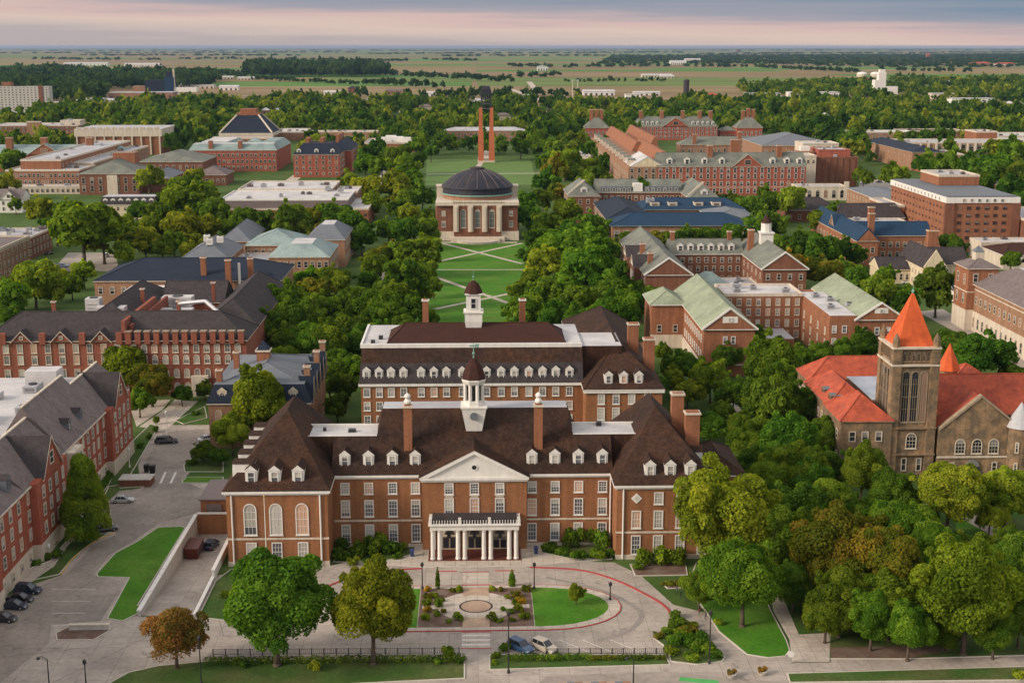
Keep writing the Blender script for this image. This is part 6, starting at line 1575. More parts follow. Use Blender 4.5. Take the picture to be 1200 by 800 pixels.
def leaf_cloud(rng, centres, radii, per, size, squash=1.0, outward=0.62, core=0.0):
    """quads scattered over overlapping lobes; returns verts, faces, tint per face"""
    V, T = [], []
    for c, r in zip(centres, radii):
        k = max(4, int(per * (r / np.mean(radii)) ** 2))
        d = rng.normal(size=(k, 3)); d /= np.linalg.norm(d, axis=1)[:, None]
        d[:, 2] = np.where(d[:, 2] < -0.55, -d[:, 2], d[:, 2])
        p = c + d * (r * (0.66 + 0.40 * rng.random(k) ** 0.6))[:, None]
        nrm = d * outward + rng.normal(size=(k, 3)) * (1 - outward) * 0.75
        nrm /= np.linalg.norm(nrm, axis=1)[:, None]
        ref = rng.normal(size=(k, 3))
        u = np.cross(nrm, ref); u /= np.linalg.norm(u, axis=1)[:, None] + 1e-9
        v = np.cross(nrm, u)
        s = size * (0.55 + 0.9 * rng.random(k))
        a, b_ = u * s[:, None], v * (s * (0.55 + 0.4 * rng.random(k)))[:, None]
        bend = nrm * (s * 0.18)[:, None]
        q = np.stack([p - a - b_ * .6 - bend, p + a * .7 - b_ - bend * .3, p + a + b_ * .7 - bend, p - a * .6 + b_ + bend * .4], 1)
        V.append(q.reshape(-1, 3))
        T.append(np.clip(0.5 + (rng.random() - .5) * 0.62 + (rng.random(k) - .5) * .5, 0, 1))
    V = np.concatenate(V); T = np.concatenate(T)
    V[:, 2] *= squash
    return V, T
def quad_mesh(name, V, T, m, extra=None):
    nq = len(V) // 4
    me = bpy.data.meshes.new(name)
    nv, nf = len(V), nq
    me.vertices.add(nv); me.vertices.foreach_set("co", V.astype(np.float32).ravel())
    me.loops.add(nf * 4); me.polygons.add(nf)
    me.loops.foreach_set("vertex_index", np.arange(nf * 4, dtype=np.int32))
    me.polygons.foreach_set("loop_start", np.arange(0, nf * 4, 4, dtype=np.int32))
    me.polygons.foreach_set("loop_total", np.full(nf, 4, dtype=np.int32))
    me.materials.append(m)
    at_ = me.attributes.new("tint", 'FLOAT', 'FACE'); at_.data.foreach_set("value", T.astype(np.float32))
    me.update(calc_edges=True); me.validate()
    return me
def lobes(rng, n, conical=0.0, spread_=0.62):
    """lobe centres filling a unit crown centred at the origin"""
    C, R = [], []
    i = 0; seedp = rng.random() * 6
    while len(C) < n:
        d = rng.normal(size=3); d /= np.linalg.norm(d)
        if d[2] < -0.80: continue
        rr = spread_ * (0.5 + 0.62 * rng.random() ** 0.6) * (1 + 0.22 * math.sin(3 * math.atan2(d[1], d[0]) + seedp) * (1 - abs(d[2])))
        c = d * rr * (1, 1, 0.95)
        if conical:
            z = rng.random() * 1.8 - 0.8
            rad = (1.0 - (z + 0.8) / 2.05) * 0.74
            a = rng.random() * 6.28
            c = np.array([math.cos(a) * rad, math.sin(a) * rad, z])
        C.append(c); R.append((0.15 + 0.23 * rng.random()) * (0.75 if conical else 1.0))
    if not conical:
        C.append(np.array([0, 0, .1])); R.append(0.46)
        for _ in range(max(3, n // 5)):
            d = rng.normal(size=3); d /= np.linalg.norm(d); d[2] = abs(d[2]) * (1 if rng.random() < .7 else -.6)
            C.append(d * (0.86 + 0.16 * rng.random())); R.append(0.09 + 0.10 * rng.random())
    return np.array(C), np.array(R)
def crown_mesh(seed, n_lobes, per, size, conical=False):
    rng = np.random.default_rng(seed)
    C, R = lobes(rng, n_lobes, conical)
    V, T = leaf_cloud(rng, C, R, per, size)
    return quad_mesh("crown", V, T, LEAF["G"]), C, R
def trunk_mesh(seed, C, hc, th):
    """tapered trunk with limbs reaching into the crown; unit crown radius, crown centre at hc"""
    rng = random.Random(seed); m = MB()
    top = hc - 0.15
    prof = [(0, 0, 0), (rng.uniform(-.02, .02), rng.uniform(-.02, .02), top * .5), (rng.uniform(-.05, .05), rng.uniform(-.05, .05), top)]
    for i in range(2): m.tube(prof[i], prof[i + 1], th * (1.15, .82)[i], th * (.82, .55)[i], bark, 9)
    m.tube((0, 0, 0), (0, 0, .07), th * 1.7, th * 1.15, bark, 9)
    idx = list(range(len(C))); rng.shuffle(idx)
    for i in idx[:8]:
        c = C[i]; s = Vector(prof[1]).lerp(Vector(prof[2]), rng.uniform(.2, 1))
        e = Vector((c[0], c[1], c[2] + hc)); mid = s.lerp(e, .5) + Vector((0, 0, -.06))
        m.tube(s, mid, th * .46, th * .3, bark, 6); m.tube(mid, e, th * .3, th * .10, bark, 5)
    return m.mesh("trunk", smooth=True)
HC = 1.14
_TR = {}
SPEC = {0: (60, 900, .0235, 5), 1: (44, 480, .036, 4), 2: (30, 150, .066, 4), 3: (20, 60, .12, 4), 4: (46, 330, .027, 1)}   # level of detail: lobes, leaves per lobe, leaf size, variants
def tree_meshes(kind, lod, var, conical):
    key = (lod, var, conical)
    if key not in _TR:
        nl, per, size, _ = SPEC[lod]
        if conical: nl, per = int(nl * 1.9), int(per * .62)
        cm, C, R = crown_mesh(lod * 131 + var * 17 + conical * 7 + (lod == 4) * 3, nl, per, size * (.85 if conical else 1), conical)
        tkey = ('t', lod, var, conical)
        if tkey not in _TR: _TR[tkey] = trunk_mesh(var * 7 + lod, C, HC, .052 if not conical else .045)
        _TR[key] = (cm, _TR[tkey])
    return _TR[key]
TREES = []      # (root, px, py, kind, zone, radius)
rt = random.Random(11)
COUNT = [0]
def tree_at(x, y, R, kind, zone, asp=1.0, conical=False, lod=None, name=None, z=0.0):
    if lod is None:
        lod = 0 if y < 300 else 1 if y < 420 else 2 if y < 720 else 3
    if kind == 'M' and lod == 0: lod = 4
    var = rt.randrange(SPEC[lod][3])
    cm, tm = tree_meshes(kind, lod, var, conical)
    root = bpy.data.objects.new(name or ("conifer" if conical or kind == 'N' else "deciduous_tree"), None); COL.objects.link(root)
    root.location = (x, y, z); root.rotation_euler = (0, 0, rt.uniform(0, 6.28)); root.empty_display_size = 1
    root.scale = (R * rt.uniform(.94, 1.06), R * rt.uniform(.94, 1.06), R * asp)
    t = bpy.data.objects.new("trunk", tm); COL.objects.link(t); t.parent = root
    c = bpy.data.objects.new("crown", cm); COL.objects.link(c); c.parent = root; c.location = (0, 0, HC)
    c.material_slots[0].link = 'OBJECT'; c.material_slots[0].material = LEAF[kind]
    p = project(x, y, R * asp * HC)
    TREES.append([root, p[0], p[1], kind, zone, R, asp * R * 2.4])
    return root
def T(zone, *rows):
    """rows: (px, py, half-width in px, kind[, aspect[, conical]]) of a crown as seen; placed on the ground below it"""
    for q in rows:
        px, py, r, kind = q[:4]; r = r * (1.12 if zone not in ('front', 'alley', 'brickfront') else 1.04); asp = q[4] if len(q) > 4 else rt.uniform(.92, 1.10); con = len(q) > 5 and q[5]
        zc = 10.0
        for _ in range(6):
            x, y = at(px, py, zc)
            dist = math.sqrt(x * x + y * y + (H - zc) ** 2)
            R = r * dist / FPX
            zc = min(R * asp * HC, 40)
        tree_at(x, y, R, kind, zone, asp, con)

T("front", (322, 712, 64, 'D', .94), (436, 716, 50, 'Y', 1.12), (205, 743, 37, 'M', .95))
T("alley", (98, 586, 33, 'G', 1.25, True), (150, 428, 30, 'Y', 1.0), (177, 448, 24, 'O', 1.0), (213, 462, 13, 'D', .9), (163, 470, 18, 'G', .9), (244, 432, 14, 'G', 1.1), (240, 456, 11, 'D', 1.0), (238, 528, 15, 'D', .8), (257, 535, 12, 'D', .8))
T("brickfront", (10, 406, 13, 'D'), (36, 404, 15, 'D'), (62, 407, 11, 'G'), (90, 409, 12, 'D'), (116, 420, 14, 'Y'))
T("mansard", (300, 474, 36, 'Y', 1.15), (322, 455, 24, 'Y', 1.0), (272, 508, 21, 'L', 1.0))
T("rightwing", (850, 606, 54, 'Y', 1.15), (872, 678, 42, 'G', 1.1), (912, 636, 40, 'G', 1.1), (820, 690, 20, 'G', 1.0))
T("grove", (982, 652, 48, 'O', 1.05), (1036, 668, 46, 'O', 1.05), (1052, 625, 36, 'G', 1.0), (1134, 698, 50, 'Y', 1.1), (1192, 662, 30, 'D'), (1196, 722, 28, 'D'), (1066, 735, 28, 'G', 1.1), (1022, 726, 27, 'G', 1.1), (968, 722, 26, 'G', 1.0), (930, 684, 26, 'D', 1.0), (1090, 690, 26, 'D'), (1180, 640, 22, 'G'), (1000, 700, 28, 'G', 1.0), (1100, 745, 16, 'D'), (985, 702, 36, 'G', 1.0), (1042, 708, 34, 'G', 1.0), (1140, 650, 28, 'G'), (1166, 738, 24, 'D'), (1092, 646, 30, 'G'), (1012, 640, 32, 'O', 1.0), (944, 655, 32, 'G', 1.0), (1076, 694, 34, 'D', .95), (955, 690, 24, 'Y'), (1110, 735, 22, 'G'))
T("towerfront", (972, 590, 28, 'G'), (930, 600, 36, 'D'), (945, 560, 28, 'D'), (972, 552, 20, 'D', 1.2), (1010, 555, 26, 'G', 1.2), (1045, 582, 28, 'D'), (1112, 580, 38, 'L', .95), (1180, 580, 30, 'L', 1.0), (900, 590, 26, 'D'), (1010, 605, 24, 'D'), (1080, 612, 24, 'G', .9), (955, 625, 24, 'G'), (1160, 605, 18, 'L'))
T("gully", (905, 425, 32, 'G', 1.1), (902, 474, 34, 'D', 1.1), (920, 520, 34, 'D', 1.1), (960, 515, 24, 'D'), (880, 548, 24, 'D'), (906, 560, 28, 'G'), (832, 500, 20, 'D', .8), (800, 430, 20, 'D'), (806, 462, 18, 'L', .9), (833, 444, 22, 'G'), (860, 462, 20, 'D'), (790, 446, 14, 'L'), (850, 420, 18, 'D'), (872, 500, 18, 'G'), (932, 478, 30, 'D'), (885, 520, 28, 'G'), (932, 552, 32, 'G'), (872, 580, 24, 'G'), (915, 450, 25, 'G'), (880, 400, 18, 'G'), (846, 486, 16, 'D'), (770, 452, 15, 'G'), (784, 430, 14, 'D'), (776, 412, 11, 'G'), (960, 480, 16, 'G'), (958, 545, 24, 'G'), (905, 600, 26, 'D'))
T("stonehall", (1010, 404, 19, 'D'), (990, 414, 17, 'G'), (1150, 418, 32, 'D', .85), (1115, 404, 20, 'D', .85), (1186, 438, 14, 'D'), (960, 416, 16, 'D'), (940, 420, 14, 'G'), (1098, 338, 24, 'D'), (1058, 352, 18, 'G'), (1030, 346, 22, 'G'), (1008, 332, 20, 'D'), (1045, 375, 16, 'G'))
T("cupola", (930, 314, 24, 'W', .9), (964, 322, 22, 'O', .9), (990, 318, 18, 'G'), (962, 292, 22, 'D'), (940, 290, 20, 'D'), (985, 296, 18, 'D'), (962, 262, 17, 'G'), (976, 252, 16, 'D'), (924, 236, 18, 'L', 1.15), (904, 234, 12, 'G'), (893, 242, 15, 'D'), (872, 246, 16, 'D'), (915, 290, 14, 'G'), (1004, 300, 12, 'D'), (1040, 325, 12, 'G'), (1110, 285, 12, 'G'), (1122, 292, 12, 'D'), (1185, 305, 13, 'G'))
T("bluerow", (752, 288, 13, 'D'), (775, 284, 16, 'O', .9), (800, 282, 18, 'D'), (830, 281, 18, 'D'), (856, 276, 18, 'D'), (882, 270, 18, 'D'), (902, 262, 20, 'D'), (735, 282, 12, 'G'), (843, 258, 10, 'G'))
T("sloperow", (716, 232, 12, 'G'), (735, 226, 17, 'D'), (756, 230, 18, 'D'), (840, 240, 15, 'D'), (860, 238, 13, 'D'), (895, 225, 8, 'G'), (702, 238, 9, 'D'))
T("quadright", (620, 256, 18, 'D'), (645, 266, 22, 'D'), (662, 250, 18, 'G'), (630, 282, 18, 'D'), (656, 296, 27, 'G'), (690, 290, 24, 'G'), (640, 312, 24, 'L', .95), (690, 320, 35, 'G'), (640, 345, 22, 'D'), (665, 346, 20, 'G'), (716, 346, 22, 'D'), (620, 366, 22, 'G'), (650, 374, 20, 'D'), (682, 380, 21, 'G'), (720, 370, 27, 'G'), (752, 360, 16, 'D'), (604, 362, 16, 'G'), (744, 342, 15, 'D'), (770, 326, 20, 'G'), (696, 266, 18, 'D'), (730, 320, 18, 'D'), (615, 300, 10, 'D'), (622, 330, 14, 'G'), (668, 318, 18, 'D'), (700, 352, 18, 'D'), (600, 385, 12, 'G'), (735, 300, 12, 'D'), (720, 292, 12, 'G'), (704, 300, 22, 'G'), (676, 354, 22, 'D'), (762, 346, 15, 'G'), (642, 294, 16, 'G'), (606, 340, 12, 'G'), (672, 276, 18, 'D'), (738, 355, 18, 'G'))
T("quadrightfar", (688, 216, 13, 'G'), (700, 206, 12, 'D'), (706, 193, 11, 'D'), (702, 180, 11, 'G'), (690, 196, 12, 'L'), (712, 212, 9, 'G'), (676, 206, 12, 'G'), (672, 186, 12, 'D'), (640, 214, 15, 'D'), (650, 200, 17, 'O'), (662, 190, 17, 'L'), (640, 190, 14, 'G'), (618, 240, 15, 'D'), (636, 234, 14, 'D'), (656, 228, 15, 'O'), (672, 240, 14, 'D'), (648, 176, 13, 'D'), (632, 172, 12, 'G'), (610, 172, 12, 'D'), (690, 176, 12, 'D'))
T("quadleft", (480, 252, 15, 'Y', .9), (470, 272, 18, 'D'), (496, 270, 18, 'D'), (505, 256, 14, 'D'), (490, 296, 25, 'G'), (455, 300, 20, 'O', .95), (440, 312, 18, 'G'), (474, 326, 30, 'D'), (430, 332, 16, 'D'), (446, 366, 28, 'G'), (495, 346, 13, 'L', .9), (500, 376, 14, 'G'), (472, 384, 18, 'D'), (452, 345, 18, 'D'), (420, 350, 16, 'G'), (500, 318, 14, 'G'), (485, 360, 16, 'D'), (468, 300, 18, 'G'), (464, 352, 20, 'G'), (432, 366, 18, 'G'), (506, 290, 13, 'G'), (508, 335, 12, 'G'), (455, 270, 15, 'G'))
T("leftgrove", (404, 388, 25, 'D'), (384, 402, 24, 'G'), (352, 378, 30, 'D'), (330, 362, 33, 'G'), (310, 390, 28, 'D'), (340, 402, 25, 'D'), (372, 346, 25, 'O', .9), (392, 330, 20, 'G'), (410, 358, 24, 'D'), (360, 328, 18, 'G'), (330, 420, 18, 'L', .9), (398, 424, 18, 'D'), (402, 452, 18, 'D'), (372, 428, 16, 'G'), (424, 385, 16, 'D'), (395, 475, 14, 'D', 1.2), (345, 345, 16, 'D'), (366, 402, 26, 'G'), (300, 358, 20, 'G'), (422, 402, 20, 'D'), (444, 398, 20, 'G'), (386, 442, 22, 'D'), (410, 432, 18, 'G'), (378, 366, 22, 'G'), (318, 342, 18, 'D'))
T("whiteroof", (284, 258, 16, 'D'), (302, 264, 24, 'D'), (340, 264, 24, 'D'), (370, 260, 20, 'O', .9), (396, 256, 22, 'D'), (415, 266, 24, 'D'), (424, 282, 15, 'D'), (320, 274, 12, 'G'))
T("lawnside", (408, 216, 14, 'Y'), (430, 220, 18, 'Y', .9), (460, 222, 22, 'Y', .9), (482, 214, 15, 'G'), (476, 200, 16, 'G'), (448, 196, 15, 'G'), (428, 192, 14, 'D'), (468, 184, 16, 'D'), (488, 190, 12, 'D'), (438, 240, 14, 'G'), (466, 244, 14, 'D'), (495, 232, 14, 'D'), (440, 178, 13, 'D'), (490, 170, 12, 'G'), (505, 178, 9, 'D'), (478, 235, 12, 'G'))
T("leftmid", (96, 268, 40, 'G', .95), (120, 272, 26, 'Y'), (46, 246, 18, 'L', .95), (174, 210, 17, 'L', .9), (214, 240, 24, 'G'), (240, 226, 18, 'G'), (190, 256, 24, 'D'), (216, 270, 26, 'L', .9), (170, 284, 18, 'L'), (145, 296, 14, 'L'), (240, 268, 18, 'Y', .9), (40, 330, 27, 'L', .9), (18, 350, 20, 'G'), (66, 326, 13, 'L'), (98, 320, 14, 'L'), (210, 222, 17, 'G'), (226, 210, 13, 'L'), (190, 292, 14, 'G'), (255, 285, 14, 'D'), (10, 372, 14, 'D'), (228, 250, 16, 'D'), (12, 190, 15, 'D'), (8, 216, 14, 'L'), (18, 240, 8, 'D'), (270, 268, 14, 'D'), (160, 248, 14, 'D'), (140, 272, 20, 'G'), (204, 284, 16, 'G'), (230, 284, 16, 'L'), (178, 272, 18, 'G'), (252, 250, 18, 'D'), (262, 296, 11, 'G'), (80, 250, 18, 'G'), (66, 268, 16, 'D'), (24, 335, 18, 'G'), (62, 342, 15, 'L'), (84, 334, 13, 'G'), (200, 232, 16, 'G'), (222, 296, 12, 'L'), (150, 282, 16, 'L'), (5, 345, 16, 'G'))
T("rightmid", (1050, 206, 16, 'L', .9), (1012, 208, 11, 'G'), (1110, 194, 17, 'D'), (1140, 198, 17, 'D'), (1168, 200, 19, 'D'), (1190, 207, 18, 'D'), (1080, 195, 10, 'D'), (1190, 180, 18, 'G'), (1172, 178, 16, 'Y'), (1125, 205, 12, 'L', .8), (1150, 215, 14, 'D'), (1182, 222, 16, 'D'), (1085, 188, 12, 'G'), (1195, 238, 14, 'D'))

# individual trees among the farther buildings, filled up to the limit of 300
FOOT = []
def occupied(x, y, pad):
    for (x0, x1, y0, y1) in FOOT:
        if x0 - pad < x < x1 + pad and y0 - pad < y < y1 + pad: return True
    return False
bpy.context.view_layer.update()
for o in list(bpy.data.objects):
    if o.type == 'MESH' and o.parent and o.name.split('.')[0] in ('wall', 'roof', 'parapet', 'stone_base', 'bay', 'pier', 'base', 'shaft', 'wing', 'hall', 'annex'):
        pw = world_of(o.parent)
        xs_ = [v.co.x for v in o.data.vertices]; ys_ = [v.co.y for v in o.data.vertices]
        FOOT.append((min(xs_) + pw[0] + o.location.x, max(xs_) + pw[0] + o.location.x, min(ys_) + pw[1] + o.location.y, max(ys_) + pw[1] + o.location.y))
def open_ground(px, py):
    if 498 < px < 642 and 183 < py < 218: return True
    if 500 < px < 618 and 240 < py < 400: return True
    if 1000 < px < 1042 and 208 < py < 246: return True
    return False
def hides(x, y, R, ht):
    """would this crown stand in front of a building the photo shows clear?"""
    top = project(x, y, ht)
    return False
N_IND = 322
have = len(TREES)
rf = random.Random(5)
tries = 0
midpts = [(r_[0].location.x, r_[0].location.y, r_[5]) for r_ in TREES]
while len(TREES) < N_IND and tries < 20000:
    tries += 1
    py = rf.uniform(150, 236); px = rf.uniform(-10, 1210)
    if open_ground(px, py): continue
    x, y = at(px, py)
    R = rf.uniform(4.5, 8.0)
    if y > 1250 or occupied(x, y, R * .9): continue
    if any(x0 - 4 < x < x1 + 4 and y0 - 60 < y < y0 for x0, x1, y0, y1 in FOOT if y0 < 1500): continue
    if any((x - a) ** 2 + (y - b_) ** 2 < (R + c) ** 2 * .42 for a, b_, c in midpts): continue
    z_ = "fillleft" if px < 330 else "fillcentreleft" if px < 510 else "fillcentre" if px < 700 else "fillright" if px < 960 else "fillfarright"
    tree_at(x, y, R, rf.choices('DGLYOMN', (40, 26, 10, 6, 8, 2, 8))[0], z_, rf.uniform(.95, 1.25))
    midpts.append((x, y, R))
print("TREES", have, len(TREES), tries)

# ------------------------------------------------------------------ woods too far off to count: one object per stretch of wood
def mini_crown(seed, n=120):
    rng = np.random.default_rng(seed)
    C, R = lobes(rng, 8)
    V, T_ = leaf_cloud(rng, C, R, n // 12, .20)
    return V, T_
MINI = [mini_crown(100 + k) for k in range(6)]
def wood(name, label, pts, m):
    """pts: x, y, crown radius, aspect, tint shift"""
    VV, TT = [], []
    for i, (x, y, R, a, sh) in enumerate(pts):
        V, T_ = MINI[i % 6]
        ang = i * 2.399
        c, s = math.cos(ang), math.sin(ang)
        W = np.empty_like(V)
        W[:, 0] = (V[:, 0] * c - V[:, 1] * s) * R + x; W[:, 1] = (V[:, 0] * s + V[:, 1] * c) * R + y; W[:, 2] = V[:, 2] * R * a + R * a * 1.05
        VV.append(W); TT.append(np.clip(T_ * .45 + .25 + sh + .16 * math.sin(x * .021 + 1.3) * math.cos(y * .013), 0, 1))
    if not VV: return
    V = np.concatenate(VV); o0 = V.mean(0); o0[2] = 0
    me = quad_mesh(name, V - o0, np.concatenate(TT), m)
    o = bpy.data.objects.new(name, me); COL.objects.link(o); o.location = o0
    tag(o, label, "wood", kind="stuff")
def wood_mat(name, d, m_, l_): return leaf_mat(name, d, m_, l_, 0.0, 0.0)
WM_ = wood_mat("mixed_wood_leaves", (0.018, 0.050, 0.008), (0.060, 0.118, 0.013), (0.200, 0.225, 0.026))
WD_ = wood_mat("dark_wood_leaves", (0.015, 0.038, 0.012), (0.030, 0.066, 0.017), (0.065, 0.105, 0.025))
rw_ = random.Random(21)
def scatter(poly_px, dens, Rr, asp=(1.0, 1.3), keep=1.0, avoid=True, n=None):
    """points over a pixel polygon, spaced evenly on the ground"""
    ws = [at(px, py) for px, py in poly_px]
    def inside(px, py):
        c = False; j = len(poly_px) - 1
        for i in range(len(poly_px)):
            xi, yi = poly_px[i]; xj, yj = poly_px[j]
            if (yi > py) != (yj > py) and px < (xj - xi) * (py - yi) / (yj - yi) + xi: c = not c
            j = i
        return c
    x0, x1 = min(q[0] for q in ws), max(q[0] for q in ws); y0, y1 = min(q[1] for q in ws), max(q[1] for q in ws)
    res = []; step = dens
    y = y0
    while y < y1:
        x = x0 + rw_.random() * step
        while x < x1:
            xx, yy = x + rw_.uniform(-.5, .5) * step, y + rw_.uniform(-.5, .5) * step
            p = project(xx, yy, 0)
            if rw_.random() < keep and -40 < p[0] < 1240 and inside(*p):
                R = rw_.uniform(*Rr) * (1.25 if rw_.random() < .15 else 1)
                if not open_ground(*p) and not (avoid and (occupied(xx, yy, R * .8) or any(a0 - 6 < xx < a1 + 6 and b0 - max(45, b0 * (.075 if b0 < 1600 else .14)) < yy < b0 for a0, a1, b0, b1 in FOOT) or any((xx - a) ** 2 + (yy - b_) ** 2 < (R + c) ** 2 * .35 for a, b_, c in midpts))):
                    res.append((xx, yy, R, rw_.uniform(*asp), rw_.gauss(0, .2)))
            x += step
        y += step
    return res
wood("woodland", "unbroken mixed wood between the far campus roofs on the left and centre", scatter([(0, 196), (0, 126), (120, 126), (250, 124), (420, 121), (600, 127), (600, 185), (500, 186), (420, 200), (330, 175)], 15, (5, 9.5), (.9, 1.4), .78), WM_)
wood("woodland", "mixed wood around the far brick dormitory on the right", scatter([(600, 185), (600, 128), (700, 128), (900, 121), (1000, 115), (1200, 110), (1200, 190), (1000, 195), (960, 170), (720, 175), (640, 186)], 15, (5, 9.5), (.9, 1.4), .78), WM_)
wood("woodland", "dark forest belt on the left below the horizon", scatter([(0, 120), (0, 86), (60, 84), (110, 88), (250, 90), (260, 96), (240, 104), (130, 106), (120, 120)], 24, (8, 13), avoid=False), WD_)
wood("woodland", "dark rectangular forest plantation among the fields", scatter([(285, 91), (288, 82), (300, 79), (440, 80), (456, 86), (452, 91)], 26, (10, 15), (1.2, 1.5), avoid=False), WD_)
wood("woodland", "open parkland trees beyond the bell tower", scatter([(330, 121), (380, 114), (640, 112), (700, 120), (640, 128), (520, 126), (420, 120)], 26, (5, 9), (1.0, 1.5), .45), WD_)
wood("woodland", "scattered trees of the suburb on the right below the horizon", scatter([(700, 76), (720, 66), (1200, 64), (1200, 80), (1020, 80), (900, 76)], 60, (10, 18), (.35, .6), .7, False), WD_)
wood("woodland", "tree belts round the white tower and farm sheds on the right", scatter([(880, 118), (860, 104), (960, 99), (1060, 94), (1100, 98), (1200, 94), (1200, 108), (1040, 116)], 20, (6, 10), (.9, 1.2), .6), WM_)
hed = []
for (a, b_, wd_) in (((455, 89), (600, 97), 14), ((600, 92), (655, 90), 16), ((640, 80), (760, 79), 20), ((600, 79), (640, 80), 20), ((760, 79), (905, 80), 18), ((40, 70), (140, 71), 26), ((165, 71), (195, 71), 26), ((210, 70), (290, 70), 26), ((330, 71), (400, 71), 30), ((430, 73), (480, 72), 26), ((500, 71), (560, 72), 26), ((0, 63), (420, 62), 60), ((430, 64), (800, 62), 60), ((820, 64), (1200, 62), 60), ((0, 60), (1200, 59.5), 110), ((100, 65.5), (360, 66), 45), ((520, 66.5), (760, 66), 45),
                     ((420, 99), (520, 104), 12), ((230, 84), (285, 91), 14), ((890, 80), (1000, 86), 14), ((1040, 84), (1140, 86), 14), ((660, 97), (780, 96), 9), ((250, 91), (420, 100), 8), ((905, 75), (1200, 74), 26)):
    (xa, ya), (xb, yb) = at(*a), at(*b_)
    L_ = math.hypot(xb - xa, yb - ya); k = max(8, min(int(L_ / (wd_ * .9)), 900))
    for i in range(k):
        t_ = (i + rw_.random()) / k
        if rw_.random() < .24: continue
        R = wd_ * rw_.uniform(.55, 1.0)
        hed.append((xa + (xb - xa) * t_ + rw_.uniform(-1, 1) * wd_ * .5, ya + (yb - ya) * t_ + rw_.uniform(-2, 2) * wd_ * 3, R, min(1.0, 11 / R) * rw_.uniform(.7, 1.1), rw_.gauss(0, .1)))
wood("hedgerow_trees", "dark lines of hedgerow trees between the far fields", hed, WD_)

# ------------------------------------------------------------------ shrubs and hedges
_SH = {}
def shrub_mesh(kind, v, conical=False):
    k = (kind, v, conical)
    if k not in _SH:
        rng = np.random.default_rng(300 + v)
        if conical:
            C = np.array([[0, 0, .25 + .3 * i] for i in range(6)]); R = np.array([.42, .42, .38, .32, .24, .15])
        else:
            C = np.array([[rng.uniform(-.55, .55), rng.uniform(-.55, .55), rng.uniform(.25, .55)] for _ in range(9)]); R = rng.uniform(.30, .46, 9)
        V, T_ = leaf_cloud(rng, C, R, 95, .085)
        V[:, 2] = np.maximum(V[:, 2], 0.0)
        _SH[k] = quad_mesh("shrub", V, T_, LEAF[kind])
    return _SH[k]
SHRUBS = []
def shrub(x, y, r, kind, zone, h=None, conical=False, z=.13):
    o = bpy.data.objects.new("conical_shrub" if conical else "shrub", shrub_mesh(kind, rt.randrange(4), conical)); COL.objects.link(o)
    o.location = (x, y, z); o.rotation_euler = (0, 0, rt.uniform(0, 6)); o.scale = (r, r, h or r)
    SHRUBS.append((o, *project(x, y, 0), kind, zone)); return o
def S(zone, *rows):
    for px, py, r, kind, *e in rows:
        x, y = at(px, py); d = math.sqrt(x * x + y * y + H * H)
        shrub(x, y, r * d / FPX, kind, zone, (e[0] * r * d / FPX) if e else None)
S("leftbed", (400, 656, 13, 'D'), (420, 652, 15, 'D', 1.3), (440, 648, 16, 'G', 1.5), (457, 648, 14, 'D', 1.2), (472, 645, 10, 'G', 1.0), (414, 661, 9, 'L', .9), (432, 662, 8, 'G', .8), (402, 644, 12, 'D', 1.2), (465, 654, 9, 'D', .7))
S("rightbed", (672, 640, 14, 'G', 1.7), (690, 636, 15, 'G', 1.8), (705, 640, 14, 'G', 1.5), (645, 646, 12, 'D', 1.0), (678, 655, 11, 'G', 1.0), (700, 656, 13, 'G', 1.0), (712, 652, 10, 'D', 1.0), (660, 650, 11, 'D', .9))
S("wingbed", (756, 662, 14, 'G', 1.5), (775, 662, 15, 'Y', 1.5), (793, 660, 14, 'G', 1.4), (748, 668, 8, 'G', 1.0))
S("ovalleft", (500, 693, 6, 'W', 1), (501, 701, 7, 'O', 1), (500, 709, 7, 'Y', 1), (500, 717, 7, 'W', 1), (499, 726, 8, 'Y', 1), (510, 700, 6, 'Y', 1), (513, 712, 6, 'G', 2.0), (512, 722, 6, 'G', 1.2), (538, 693, 7, 'Y', 1), (530, 694, 5, 'O', 1), (537, 726, 8, 'Y', 1), (518, 705, 5, 'Y', 1), (520, 718, 5, 'O', 1), (527, 730, 5, 'G', .9))
S("ovalright", (577, 692, 6, 'Y', 1), (586, 693, 5, 'O', 1), (606, 700, 8, 'O', 1), (610, 708, 9, 'W', 1), (608, 716, 8, 'Y', 1), (615, 725, 8, 'Y', 1), (577, 726, 8, 'O', 1), (590, 716, 5, 'G', 1), (595, 702, 5, 'Y', 1), (617, 693, 8, 'O', 1.1), (598, 719, 6, 'G', 1), (604, 708, 6, 'G', 1.2), (586, 729, 5, 'Y', .9), (600, 728, 5, 'O', .9))
S("rightisland", (792, 735, 15, 'G', .8), (808, 742, 14, 'O', .7), (800, 755, 19, 'G', .7), (822, 762, 18, 'G', .7), (790, 724, 10, 'D', .9), (836, 769, 12, 'D', .7), (773, 748, 9, 'O', .8), (824, 749, 12, 'D', .7), (810, 772, 13, 'G', .6), (788, 766, 13, 'Y', .6), (782, 742, 10, 'G', .8), (812, 734, 8, 'Y', .7), (798, 744, 12, 'Y', .6))
S("rightpath", (785, 686, 7, 'Y', .8), (795, 686, 7, 'O', .8), (842, 732, 7, 'L', 1.1), (778, 686, 5, 'O', .8))
S("fencebed", (582, 770, 7, 'G', 1.0), (592, 762, 9, 'G', 1.1), (525, 768, 10, 'G', 1.2), (540, 776, 7, 'D', 1), (512, 778, 8, 'G', .8), (580, 778, 6, 'G', .8), (370, 785, 10, 'L', 1.1), (284, 782, 8, 'D', 1))
